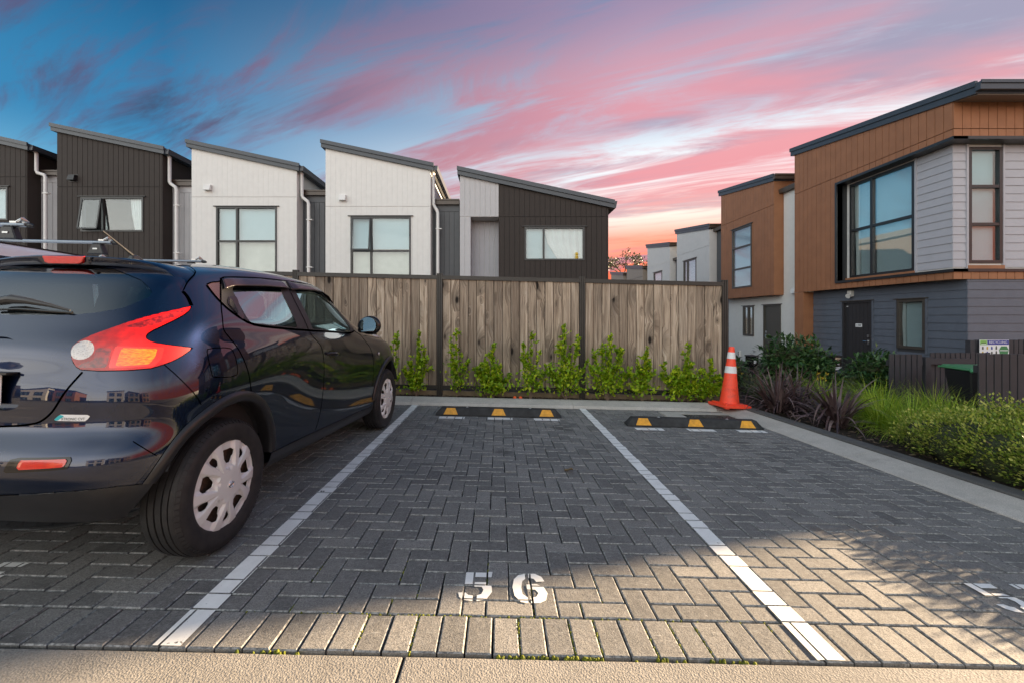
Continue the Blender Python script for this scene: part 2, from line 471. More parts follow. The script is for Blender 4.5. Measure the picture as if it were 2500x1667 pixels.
leaf_mat('leaf_flax', (.045, .028, .030), (.12, .078, .080), (.24, .175, .165), rough=.38, trans=.08)
leaf_mat('leaf_olive', (.03, .05, .018), (.07, .095, .03), (.12, .13, .05), trans=.15)
leaf_mat('leaf_dry', (.16, .10, .04), (.30, .21, .10), trans=.1)
leaf_mat('flower_yellow', (.55, .35, .02), (.75, .5, .05), trans=.1)
leaf_mat('leaf_tree', (.035, .05, .02), (.08, .09, .04), trans=.15)
leaf_mat('bark_chip', (.035, .022, .016), (.11, .07, .05), (.20, .15, .11), rough=.9, trans=0)
leaf_mat('moss', (.07, .09, .008), (.20, .21, .015), rough=.9, trans=.1)
simple('twig', (.17, .12, .085), .8, var=.3, nscale=30)
# ---------------------------------------------------------------- the ground
def sheet(name, x0, x1, y0, y1, nx, ny, dz, mat, ztop=None):
    vs = []; fs = []
    for j in range(ny + 1):
        for i in range(nx + 1):
            x = x0 + (x1 - x0) * i / nx; y = y0 + (y1 - y0) * j / ny
            vs.append((x, y, gz(x, y) + dz))
    for j in range(ny):
        for i in range(nx):
            a = j * (nx + 1) + i
            fs.append((a, a + 1, a + nx + 2, a + nx + 1))
    return obj(name, mesh(name, vs, fs, True), mat)
struct(sheet('ground', -900, 900, -900, 1200, 90, 105, -0.16, M['asphalt']))
struct(sheet('paving_bed', -6.3, 3.6, 1.50, 6.4, 20, 10, -0.022, M['joint_sand']))

BAYW = 1.225
EDGE, FARK = 1.567, 6.27
MOD = 0.1024
def paver_me(lx, ly, name='paver'):
    """block with a chamfered top, origin in the middle of the top"""
    g = 0.0032; c = 0.005; d = 0.0045; dep = 0.05
    hx, hy = lx / 2 - g, ly / 2 - g
    b = [(-hx, -hy), (hx, -hy), (hx, hy), (-hx, hy)]
    t = [(-hx + c, -hy + c), (hx - c, -hy + c), (hx - c, hy - c), (-hx + c, hy - c)]
    vs = [(x, y, -dep) for x, y in b] + [(x, y, -d) for x, y in b] + [(x, y, 0) for x, y in t]
    fs = [(8, 9, 10, 11)]
    for i in range(4):
        j = (i + 1) % 4
        fs += [(i, j, 4 + j, 4 + i), (4 + i, 4 + j, 8 + j, 8 + i)]
    return vs, fs
pavers = []     # (x0, x1, y0, y1)
def paver_rect(x0, x1, y0, y1, X0, X1, Y0, Y1):
    x0, x1, y0, y1 = max(x0, X0), min(x1, X1), max(y0, Y0), min(y1, Y1)
    if x1 - x0 < 0.02 or y1 - y0 < 0.02: return
    pavers.append((x0, x1, y0, y1))
SOLD = 0.2055
x = -6.3 + 0.03
while x < 3.5:
    paver_rect(x, x + MOD, EDGE, EDGE + SOLD, -6.3, 3.52, 0, 9); x += MOD
HX, HY = -6.2, EDGE + SOLD + .001
for j in range(-2, 48):
    for i in range(-2, 98):
        d = (i + j) % 4
        if d == 0: paver_rect(HX + i * MOD, HX + (i + 2) * MOD, HY + j * MOD, HY + (j + 1) * MOD, -6.3, 3.52, HY, FARK + .02)
        elif d == 2: paver_rect(HX + i * MOD, HX + (i + 1) * MOD, HY + j * MOD, HY + (j + 2) * MOD, -6.3, 3.52, HY, FARK + .02)
paving = thing('paved_parking_bay', None, None)
tag(paving, 'dark grey block paving laid in herringbone across the parking bays', None, None, 'structure')
def in_view(p):
    x, y = (p[0] + p[1]) / 2, (p[2] + p[3]) / 2
    u = 1146 + 980 * x / y
    return -20 < u < 2372 and not (x < -1.5 and y > 1.9)
order = sorted(range(len(pavers)), key=lambda k: (not in_view(pavers[k]), pavers[k][2] + .15 * abs(pavers[k][0])))
single = set(order[:300])
cache = {}
rest_v, rest_f = [], []
prnd = random.Random(3)
for k, (x0, x1, y0, y1) in enumerate(pavers):
    lx, ly = x1 - x0, y1 - y0; cx, cy = (x0 + x1) / 2, (y0 + y1) / 2
    dz = prnd.gauss(0, .0011); rx = prnd.gauss(0, .005); ry = prnd.gauss(0, .005)
    jx, jy = prnd.gauss(0, .0007), prnd.gauss(0, .0007)
    if k in single:
        key = (round(lx, 3), round(ly, 3))
        if key not in cache:
            vs, fs = paver_me(lx, ly); m_ = mesh('paver', vs, fs); m_.materials.append(M['paver']); m_.materials.append(M['paver_edge']); cache[key] = m_
            m_.polygons.foreach_set('material_index', [0] + [0, 1] * 4)
        o = obj('paver', cache[key], M['paver'], paving)
        o.location = (cx + jx, cy + jy, gz(cx, cy) + dz)
        o.rotation_euler = (-.015 + rx, .022 + ry, prnd.gauss(0, .004))
    else:
        vs, fs = paver_me(lx, ly)
        b = len(rest_v)
        z0 = gz(cx, cy) + dz
        rest_v += [(cx + jx + v[0], cy + jy + v[1], z0 + v[2] - (.022 + ry) * v[0] + (-.015 + rx) * v[1]) for v in vs]
        rest_f += [tuple(i + b for i in f) for f in fs]
pf = mesh('paver_field', rest_v, rest_f); pf.materials.append(M['paver']); pf.materials.append(M['paver_edge'])
pf.polygons.foreach_set('material_index', ([0] + [0, 1] * 4) * (len(rest_f) // 9))
stuff(obj('paver_field', pf, None, paving))

# painted marks: the paint lies on the tops of the blocks and leaves the joints open
def clip_poly(poly, x0, x1, y0, y1):
    for ax, lim, sg in ((0, x0, 1), (0, x1, -1), (1, y0, 1), (1, y1, -1)):
        out = []
        for i in range(len(poly)):
            p, q = poly[i], poly[(i + 1) % len(poly)]
            dp, dq = (p[ax] - lim) * sg, (q[ax] - lim) * sg
            if dp >= 0: out.append(p)
            if (dp >= 0) != (dq >= 0):
                t = dp / (dp - dq); out.append((p[0] + (q[0] - p[0]) * t, p[1] + (q[1] - p[1]) * t))
        poly = out
        if len(poly) < 3: return []
    return poly
def paint(name, groups, label, cat='road marking', group=None, part='digit'):
    """groups: one list of outlines for each separate mark"""
    def lay(polys):
        vs, fs = [], []
        for poly in polys:
            bx0, bx1 = min(p[0] for p in poly), max(p[0] for p in poly); by0, by1 = min(p[1] for p in poly), max(p[1] for p in poly)
            for (x0, x1, y0, y1) in pavers:
                if x1 < bx0 or x0 > bx1 or y1 < by0 or y0 > by1: continue
                c = clip_poly(list(poly), x0 + .0045, x1 - .0045, y0 + .0045, y1 - .0045)
                if len(c) < 3: continue
                b = len(vs)
                vs += [(px, py, gz(px, py) + .0042) for px, py in c]
                fs.append(tuple(range(b, b + len(c))))
        return vs, fs
    if len(groups) == 1:
        return tag(obj(name, mesh(name, *lay(groups[0])), M['road_paint']), label, cat, group)
    t = thing(name, label, cat, (0, 0, 0), 0, group)
    for g in groups: obj(part, mesh(part, *lay(g)), M['road_paint'], t)
    return t
rect = lambda x0, x1, y0, y1: [(x0, y0), (x1, y0), (x1, y1), (x0, y1)]
paint('parking_line', [[rect(-BAYW - .052, -BAYW + .052, EDGE, FARK)]], 'white painted line on the paving beside the dark car', 'parking line', 'bay lines')
paint('parking_line', [[rect(BAYW - .052, BAYW + .052, EDGE, FARK)]], 'white painted line running into the sunlit patch of paving', 'parking line', 'bay lines')
def stencil(ch, x, y, w, h):
    """stencil digit as polygons in a unit box"""
    D = {
     '5': [[(.16, 1), (.40, 1), (.40, .50), (.20, .50), (.16, .50)], [(.46, 1), (1, 1), (.97, .80), (.46, .80)],
           [(.46, .62), (.80, .62), (.98, .48), (1.0, .30), (.84, .06), (.56, 0), (.56, .18), (.68, .22), (.74, .36), (.68, .46), (.46, .46)],
           [(.0, .26), (.22, .26), (.30, .19), (.44, .17), (.44, 0), (.18, .03), (.04, .12)]],
     '6': [[(.40, .98), (.40, .80), (.30, .70), (.26, .50), (.28, .28), (.42, .17), (.42, .0), (.22, .03), (.05, .22), (0, .5), (.06, .78), (.2, .93)],
           [(.50, 1), (.72, .99), (.90, .88), (.97, .72), (.72, .70), (.66, .80), (.50, .84)],
           [(.42, .60), (.72, .62), (.92, .52), (1, .32), (.92, .10), (.74, .01), (.50, 0), (.50, .17), (.66, .20), (.74, .32), (.66, .43), (.42, .44)]],
     '7': [[(0, 1), (.46, 1), (.46, .82), (0, .82)], [(.54, 1), (1, 1), (1, .82), (.72, .45), (.50, .45), (.76, .82), (.54, .82)], [(.47, .40), (.68, .40), (.50, 0), (.24, 0)]],
    }[ch]
    return [[(x + px * w, y + py * h) for px, py in poly] for poly in D]
paint('bay_number', [stencil('5', -.183, 1.862, .152, .222), stencil('6', .062, 1.856, .158, .222)], 'white stencilled number 56 at the mouth of the middle bay', 'bay number')
paint('bay_number', [stencil('5', 2.235, 1.862, .155, .222), stencil('7', 2.48, 1.856, .158, .222)], 'white stencilled number at the mouth of the bay beside the garden', 'bay number')
paint('bay_number', [stencil('5', -2.68, 1.862, .152, .222), stencil('5', -2.44, 1.862, .158, .222)], 'white stencilled number behind the dark car, nearly out of frame', 'bay number')

# apron of the drive
apron = thing('driveway', None, None); tag(apron, 'pale rough concrete drive in front of the bays', None, None, 'structure')
def slab(x0, x1, y0, y1, z0, skew=0):
    mb = MB(); t = lambda X, Y: gz(X, Y) + z0
    pts = [(x0 + skew, y0), (x1 + skew, y0), (x1, y1), (x0, y1)]
    mb.hexa([(a, b, t(a, b) - .12) for a, b in pts] + [(a, b, t(a, b)) for a, b in pts])
    return mb.build('concrete_slab', M['concrete_apron'], apron, bevel=.006)
for (a, b) in ((-12, -5.2), (-5.192, -.350), (-.342, 4.6), (4.608, 12.0)):
    slab(a, b, -2.4, EDGE - .012, -.004, -.10)
for (a, b) in ((-12, -5.2), (-5.19, -.35), (-.34, 4.6), (4.61, 12.0)): slab(a - .3, b - .3, -9.0, -2.41, -.004)
struct(sheet('road', -60, 60, -16, -9.01, 20, 4, -.03, M['asphalt']))

# kerbs
far_kerb = thing('kerb', None, None); tag(far_kerb, 'pale concrete kerb along the foot of the wooden fence', None, None, 'structure')
def kerb_piece(x0, x1):
    prof = [(FARK, -.1), (FARK, .006), (FARK + .03, .040), (FARK + .20, .082), (FARK + .27, .086), (FARK + .28, .080), (FARK + .28, -.1)]
    vs = []; n = len(prof)
    for xx in (x0, x1): vs += [(xx, y, gz(xx, y) + z) for y, z in prof]
    fs = [tuple(range(n))[::-1], tuple(range(n, 2 * n))] + [(i, (i + 1) % n, n + (i + 1) % n, n + i) for i in range(n)]
    m = mesh('kerb_block', vs, fs); fix_normals(m)
    return obj('kerb_block', m, M['concrete_kerb'], far_kerb)
ks = [-6.3, -3.7, -1.3, 1.10, 3.22]
for a, b in zip(ks, ks[1:]): kerb_piece(a + .002, b - .002)
kx = lambda y: 3.44 - .042 * (y - 2.0)
side_kerb = thing('kerb', None, None); tag(side_kerb, 'pale sloping concrete kerb between the bays and the garden bed', None, None, 'structure')
def side_piece(y0, y1, prof, name, mat):
    vs = []; n = len(prof)
    for yy in (y0, y1): vs += [(kx(yy) + dx, yy, gz(kx(yy), yy) + z) for dx, z in prof]
    fs = [tuple(range(n)), tuple(range(n, 2 * n))[::-1]] + [(i, n + i, n + (i + 1) % n, (i + 1) % n) for i in range(n)]
    m = mesh(name, vs, fs); fix_normals(m); return obj(name, m, mat, side_kerb)
ys = [-6.0, -3.0, -.6, 1.75, 4.12, FARK - .02]
for a, b in zip(ys, ys[1:]):
    side_piece(a + .002, b - .002, [(0, -.1), (0, .004), (.02, .012), (.25, .058), (.27, .060), (.27, -.1)], 'kerb_block', M['concrete_kerb'])
ys = [-6.0, -1.5, .5, 2.45, 4.40, 6.4]
for a, b in zip(ys, ys[1:]):
    side_piece(a + .003, b - .003, [(.272, -.1), (.272, .072), (.28, .080), (.40, .084), (.41, .076), (.41, -.1)], 'edging_board', M['concrete_edging'])
# corner piece under the cone
cb = MB(); 
pts = [(3.225, FARK), (3.67, FARK - .02), (3.70, 6.55), (3.225, 6.55)]
cb.hexa([(a, b, gz(a, b) - .1) for a, b in pts] + [(a, b, gz(a, b) + h) for (a, b), h in zip(pts, (.01, .062, .086, .086))])
cb.build('kerb_block', M['concrete_kerb'], far_kerb)

def bed(name, poly, dz, mat, n=26, amp=.02):
    x0, x1, y0, y1 = poly
    vs = []; fs = []; rr = random.Random(5)
    for j in range(n + 1):
        for i in range(n + 1):
            x = x0 + (x1 - x0) * i / n; y = y0 + (y1 - y0) * j / n
            vs.append((x, y, gz(x, y) + dz + rr.uniform(-amp, amp)))
    for j in range(n):
        for i in range(n):
            a = j * (n + 1) + i; fs.append((a, a + 1, a + n + 2, a + n + 1))
    return struct(obj(name, mesh(name, vs, fs, True), mat))
bed('soil_bed', (-6.3, 3.75, 6.53, 7.5), .045, M['soil'], 60, .012)
bed('garden_soil', (3.80, 9.6, -6, 14.0), .03, M['soil'], 40, .02)
bed('back_yard_soil', (-30, 9.2, 7.5, 40), .0, M['soil'], 20, .02)

def chips(name, n, area, size, mat, seed, dz):
    rr = random.Random(seed); vs = []; fs = []
    for _ in range(n):
        x = rr.uniform(area[0], area[1]); y = rr.uniform(area[2], area[3]); a = rr.uniform(0, 6.3); L = size * rr.uniform(.5, 1.5); w = L * rr.uniform(.2, .5)
        ca, sa = math.cos(a), math.sin(a); z = gz(x, y) + dz + rr.uniform(0, .012); ti = rr.uniform(-.4, .4)
        b = len(vs)
        for du, dv in ((-L, -w), (L, -w), (L, w), (-L, w)):
            vs.append((x + du * ca - dv * sa, y + du * sa + dv * ca, z + du * ti))
        for du, dv in ((-L, -w), (L, -w), (L, w), (-L, w)):
            vs.append((x + du * ca * .9 - dv * sa * .8, y + du * sa * .9 + dv * ca * .8, z + du * ti + w * .5))
        fs += [(b, b + 1, b + 5, b + 4), (b + 1, b + 2, b + 6, b + 5), (b + 2, b + 3, b + 7, b + 6), (b + 3, b, b + 4, b + 7), (b + 4, b + 5, b + 6, b + 7)]
    return tag(stuff(obj(name, mesh(name, vs, fs), mat)), None)
tag(chips('bark_mulch', 2600, (-3.5, 3.7, 6.56, 6.95), .017, M['bark_chip'], 4, .045), 'dark bark mulch in the strip under the wooden fence', 'mulch')
tag(chips('garden_mulch', 1600, (3.86, 6.2, 2.2, 9.5), .02, M['bark_chip'], 6, .045), 'dark bark mulch between the garden plants', 'mulch')
# moss and grit in the joints of the front course
def moss():
    rr = random.Random(11); vs = []; fs = []
    def blob(x, y, r, h):
        b = len(vs); z = gz(x, y) - .012
        n = 7; vs.append((x, y, z + h))
        for k in range(n):
            a = 6.283 * k / n; q = r * rr.uniform(.7, 1.25); vs.append((x + q * .6 * math.cos(a), y + q * .6 * math.sin(a), z + h * .8))
        for k in range(n):
            a = 6.283 * k / n; q = r * rr.uniform(.8, 1.2); vs.append((x + q * math.cos(a), y + q * math.sin(a), z))
        for k in range(n):
            k2 = (k + 1) % n
            fs.append((b, b + 1 + k, b + 1 + k2)); fs.append((b + 1 + k, b + 1 + n + k, b + 1 + n + k2, b + 1 + k2))
    edges = sorted({round(p[0], 4) for p in pavers if p[2] < EDGE + .01})
    for e in edges:
        if not -1.2 < e < 2.4: continue
        dens = max(0, 1 - abs(e - .1) / 1.6)
        if rr.random() > .15 + .5 * dens: continue
        y = EDGE + rr.uniform(0, .03)
        while y < EDGE + .21:
            if rr.random() < .75 * dens + .1: blob(e + rr.uniform(-.002, .002), y, rr.uniform(.0035, .0075), rr.uniform(.009, .016))
            y += rr.uniform(.005, .016)
    cl = [rr.gauss(.1, .9) for _ in range(9)]
    for _ in range(95):
        x = rr.choice(cl) + rr.gauss(0, .05)
        blob(x, EDGE - .006 + rr.uniform(-.004, .004), rr.uniform(.004, .010), rr.uniform(.010, .017))
    for _ in range(90):
        blob(rr.gauss(-.1, .5), HY + rr.uniform(-.003, .003), rr.uniform(.004, .008), rr.uniform(.009, .014))
    for p in pavers:
        if p[2] > HY - .01 and p[2] < HY + .25 and -.9 < p[0] < .5 and rr.random() < .25:
            for _ in range(6): blob(p[0] + rr.uniform(-.003, .003), rr.uniform(p[2], p[3]), rr.uniform(.003, .006), rr.uniform(.009, .014))
    o = stuff(obj('moss', mesh('moss', vs, fs, True), M['moss'])); tag(o, 'yellow green moss growing in the joints of the front course', 'moss')
moss()
tag(chips('joint_grit', 1500, (-2.4, 3.2, EDGE - .01, 3.4), .0016, M['concrete_kerb'], 9, .002), 'pale grit scattered over the paving joints', 'grit')

# wheel stops
def wheel_stop(cx, cy, rz, label):
    t = thing('wheel_stop', label, 'wheel stop', (cx, cy, gz(cx, cy)), rz, 'rubber wheel stops')
    t.rotation_euler = (-.015, .022, rz)
    L = 1.66
    sec = [(-.085, 0.003), (-.082, .018), (-.042, .098), (-.03, .104), (.05, .104), (.062, .098), (.080, .018), (.083, 0.003)]
    vs = []; xs = [-L / 2, -L / 2 + .075, L / 2 - .075, L / 2]; hs = [.12, 1, 1, .12]
    for xx, hh in zip(xs, hs):
        for (y, z) in sec: vs.append((xx, y * (1 if hh == 1 else .97), z if hh == 1 else min(z, .022)))
    n = len(sec); fs = []
    for k in range(3):
        for i in range(n - 1): fs.append((k * n + i, k * n + i + 1, (k + 1) * n + i + 1, (k + 1) * n + i))
        fs.append((k * n + n - 1, k * n, (k + 1) * n, (k + 1) * n + n - 1))
    fs += [tuple(range(n)), tuple(range(3 * n, 4 * n))[::-1]]
    me_ = mesh('stop_body', vs, fs); fix_normals(me_)
    body = obj('stop_body', me_, M['rubber_black'], t)
    b = body.modifiers.new('bevel', 'BEVEL'); b.width = .008; b.segments = 2; b.limit_method = 'ANGLE'
    for bxx in (-.42, .42):
        mb = MB(); mb.lathe([(.0001, .111), (.010, .110), (.017, .106), (.018, .1035)], 14, 'z', (bxx, .01, 0)); fix_normals(mb.build('bolt', M['steel'], t).data)
    for mx in (-.63, 0, .63):
        def P(xx, f):   # on the sloping front face
            y = -.082 + .040 * f; z = .018 + .080 * f
            return Vector((xx, y, z)) + Vector((0, -.896, .445)) * .0025
        mb = MB(); poly = [P(mx - .095, .02), P(mx + .095, .02), P(mx + .055, 1.0), P(mx - .055, 1.0)]
        mb.prism(poly, Vector((0, .896, -.445)) * .004)
        o = mb.build('yellow_marker', M['yellow_paint'], t)
        fix_normals(o.data)
wheel_stop(-.005, 5.68, 0, 'black rubber wheel stop with yellow markers in the middle bay')
wheel_stop(2.405, 5.29, -.022, 'black rubber wheel stop with yellow markers in front of the drain, near the cone')
for cx, cy, lab in ((-.005, 5.485, 'three short white dashes along the wheel stop of the middle bay'), (2.40, 5.10, 'three short white dashes along the wheel stop near the cone')):
    ps = []
    for mx, w in ((-.60, .165), (.02, .16), (.62, .165)): ps.append([rect(cx + mx - w, cx + mx + w, cy - .062, cy + .062)])
    paint('painted_dashes', ps, lab, part='dash')
# drain
dr = thing('storm_drain', 'iron drain grate in a concrete surround behind the wheel stop', 'drain', (2.92, 5.86, gz(2.92, 5.86)))
dr.rotation_euler = (-.015, .022, 0)
mb = MB()
for a in ((-.62, .40, -.26, -.16), (-.62, .40, .16, .30), (-.62, -.36, -.16, .16), (.32, .40, -.16, .16)): mb.box(a[0], a[1], a[2], a[3], -.04, .010)
mb.build('surround', M['concrete_kerb'], dr)
MB().box(-.36, .32, -.16, .16, -.3, -.06).build('pit', M['interior_dark'], dr)
for k in range(17):
    MB().box(-.35 + .04 * k, -.35 + .04 * k + .018, -.155, .155, -.04, .004).build('grate_bar', M['iron'], dr)
for yy in (-.157, -.01, .139): MB().box(-.358, .318, yy, yy + .018, -.045, .0045).build('grate_frame', M['iron'], dr)

# odd bits on the ground
def dry_leaf(x, y, L, a, label):
    vs = []; fs = []
    for i in range(6):
        u = i / 5 - .5; w = .35 * (1 - (2 * u) ** 2) * L + .001
        for s in (-1, 0, 1): vs.append((u * L, s * w, .012 + .012 * abs(s) + .01 * math.sin(u * 5)))
    for i in range(5):
        for s in range(2): b = i * 3 + s; fs.append((b, b + 1, b + 4, b + 3))
    o = obj('dead_leaf', mesh('dead_leaf', vs, fs, True), M['leaf_dry']); o.location = (x, y, gz(x, y)); o.rotation_euler = (0, 0, a)
    tag(o, label, 'leaf')
dry_leaf(.58, 3.55, .075, -.5, 'curled brown leaf lying in the middle bay')
dry_leaf(-1.40, 5.4, .09, .3, 'brown leaf lying beside the front tyre of the dark car')
for k, xx in enumerate((.245, .335)):
    m = MB(); m.lathe([(0.0001, -.028), (.018, -.022), (.028, 0), (.019, .021), (.006, .026), (0.0001, .023)], 18)
    y = 6.62; o = m.build('orange_fruit', M['orange_fruit'], None, True, (xx, y, gz(xx, y) + .082))
    tag(o, 'small orange fruit lying on the mulch, the %s of two' % ('one nearer the dark car' if k == 0 else 'one nearer the cone'), 'fruit')
# ---------------------------------------------------------------- the wooden fence
FY = 6.89
fence = thing('wooden_fence', 'tall weathered timber plank fence with dark steel posts behind the bays', 'fence', (0, FY, gz(0, FY)))
fx = [-7.877, -5.577, -3.277, -.956, 1.343, 3.643]
ftop = lambda x: 1.861 - .0236 * (x - 1.343)
fbot = lambda x: gz(x, FY) + .185
oz = gz(0, FY)
for x in fx:
    mb = MB(); z0 = gz(x, FY) - .2 - oz; z1 = ftop(x) + .035 - oz
    for a, b, d0, d1 in ((-.046, -.022, -.03, .03), (-.012, .012, -.03, .03), (.022, .046, -.03, .03), (-.044, .044, -.018, .018)):
        mb.box(x + a, x + b, d0, d1, z0, z1 if d1 > .02 else z1 - .004)
    mb.build('post', M['fence_steel'], fence, bevel=.003)
for a, b in zip(fx, fx[1:]):
    x0, x1 = a + .046, b - .046
    def rail(name, dz0, dz1, y0, y1, base, mat):
        mb = MB()
        vs = [(xx, yy, base(xx) + dz - oz) for dz in (dz0, dz1) for (xx, yy) in ((x0, y0), (x1, y0), (x1, y1), (x0, y1))]
        mb.hexa(vs); mb.build(name, mat, fence)
    rail('cap_rail', -.062, .0, -.032, .032, ftop, M['fence_steel'])
    rail('bottom_rail', -.028, .030, -.028, .028, fbot, M['fence_steel'])
    rail('gravel_board', -.16, -.06, .005, .05, fbot, M['sill_timber'])
    mb = MB(); mb.hexa([(xx, yy, (fbot(xx) + .02 if lo else ftop(xx) - .05) - oz) for lo in (1, 0) for (xx, yy) in ((x0, .019), (x1, .019), (x1, .030), (x0, .030))]); mb.build('gap_shade_sheet', M['groove_dark'], fence)  # added dark sheet, standing in for shade in the plank gaps
    n = 16; w = (x1 - x0) / n
    for k in range(n):
        p0 = x0 + k * w + .0028; p1 = x0 + (k + 1) * w - .0028; xm = (p0 + p1) / 2
        z0 = fbot(xm) + .022; z1 = ftop(xm) - .05; d = rnd.uniform(-.006, .006); c = .007
        hw = (p1 - p0) / 2; h = z1 - z0
        vs = []
        for zz in (0, h):
            vs += [(-hw, .010, zz), (-hw, -.002, zz), (-hw + c, -.010, zz), (hw - c, -.010, zz), (hw, -.002, zz), (hw, .010, zz)]
        fs = [(5, 4, 3, 2, 1, 0), (6, 7, 8, 9, 10, 11)] + [(i, (i + 1) % 6, 6 + (i + 1) % 6, 6 + i) for i in range(6)]
        o = obj('plank', mesh('plank', vs, fs), M['weathered_plank'], fence)
        o.location = (xm, d, z0 - oz); o.rotation_euler = (rnd.gauss(0, .0015), 0, rnd.gauss(0, .012))
# ---------------------------------------------------------------- house kit
class Fr:
    """a wall plane: origin, direction along it, outward normal"""
    def __init__(s, o, a, n): s.o = Vector(o); s.a = Vector(a); s.n = Vector(n)
    def p(s, a, z, d=0): return s.o + s.a * a + s.n * d + Vector((0, 0, z))
    def slab(s, mb, a0, a1, z0, z1l, z1r, d0, d1):
        """block between a0..a1, flat foot, top sloping from z1l to z1r"""
        mb.hexa([s.p(a0, z0, d0), s.p(a1, z0, d0), s.p(a1, z0, d1), s.p(a0, z0, d1), s.p(a0, z1l, d0), s.p(a1, z1r, d0), s.p(a1, z1r, d1), s.p(a0, z1l, d1)])
        return mb
def fin(mb, name, mat, parent, bevel=0):
    me_ = mb.me(name); fix_normals(me_); o = obj(name, me_, mat, parent)
    if bevel:
        b = o.modifiers.new('bevel', 'BEVEL'); b.width = bevel; b.segments = 1; b.limit_method = 'ANGLE'
    return o
def spans(z0, z1, cut):
    out = [(z0, z1)]
    for c0, c1 in cut:
        nxt = []
        for a, b in out:
            if c1 <= a or c0 >= b: nxt.append((a, b)); continue
            if c0 > a: nxt.append((a, c0))
            if c1 < b: nxt.append((c1, b))
        out = nxt
    return out
def boards_v(parent, fr, a0, a1, z0, top, holes, w, mat, gap=.011, d0=0, th=.016, name='cladding_board', phase=0):
    f = top if callable(top) else (lambda a: top)
    cuts = [a0, a1]; a = a0 + phase
    while a < a1 - .02:
        if a > a0 + .01: cuts.append(a)
        a += w
    base = sorted(set(cuts))
    for b0, b1 in zip(base, base[1:]):
        edges = sorted({b0, b1, *[h for H in holes for h in H[:2] if b0 + .004 < h < b1 - .004]})
        mb = MB(); nadd = 0
        for e0, e1 in zip(edges, edges[1:]):
            g0 = gap / 2 if e0 == b0 else 0; g1 = gap / 2 if e1 == b1 else 0
            am = (e0 + e1) / 2
            cut = [(H[2], H[3]) for H in holes if H[0] < am < H[1]]
            zt = min(f(e0), f(e1))
            for s0, s1 in spans(z0, zt, cut):
                if s1 - s0 < .01: continue
                tl, tr = (f(e0), f(e1)) if s1 == zt else (s1, s1)
                mb = MB(); fr.slab(mb, e0 + g0, e1 - g1, s0, tl, tr, d0, d0 + th); fin(mb, name, mat, parent)
def boards_h(parent, fr, a0, a1, z0, z1, holes, mat, h=.171, d0=0, name='weatherboard', lap=.022):
    z = z0
    while z < z1 - .01:
        zt = min(z + h, z1); mb = MB(); n = 0
        rng = [(a0, a1)]
        cut = [(H[0], H[1]) for H in holes if H[2] < (z + zt) / 2 < H[3]]
        for s0, s1 in spans(a0, a1, cut):
            if s1 - s0 < .02: continue
            k = (zt - z) / h
            mb.hexa([fr.p(s0, z, d0), fr.p(s1, z, d0), fr.p(s1, z, d0 + lap), fr.p(s0, z, d0 + lap),
                     fr.p(s0, zt, d0), fr.p(s1, zt, d0), fr.p(s1, zt, d0 + lap - .016 * k), fr.p(s0, zt, d0 + lap - .016 * k)]); fin(mb, name, mat, parent); mb = MB()
        z += h
def backing(parent, fr, a0, a1, z0, top, holes, mat, th=.12, d1=0, name='wall'):
    f = top if callable(top) else (lambda a: top)
    mb = MB(); edges = sorted({a0, a1, *[h for H in holes for h in H[:2] if a0 < h < a1]})
    for e0, e1 in zip(edges, edges[1:]):
        am = (e0 + e1) / 2; cut = [(H[2], H[3]) for H in holes if H[0] < am < H[1]]; zt = min(f(e0), f(e1))
        for s0, s1 in spans(z0, zt, cut):
            tl, tr = (f(e0), f(e1)) if s1 == zt else (s1, s1)
            fr.slab(mb, e0, e1, s0, tl, tr, d1 - th, d1)
    return fin(mb, name, mat, parent)
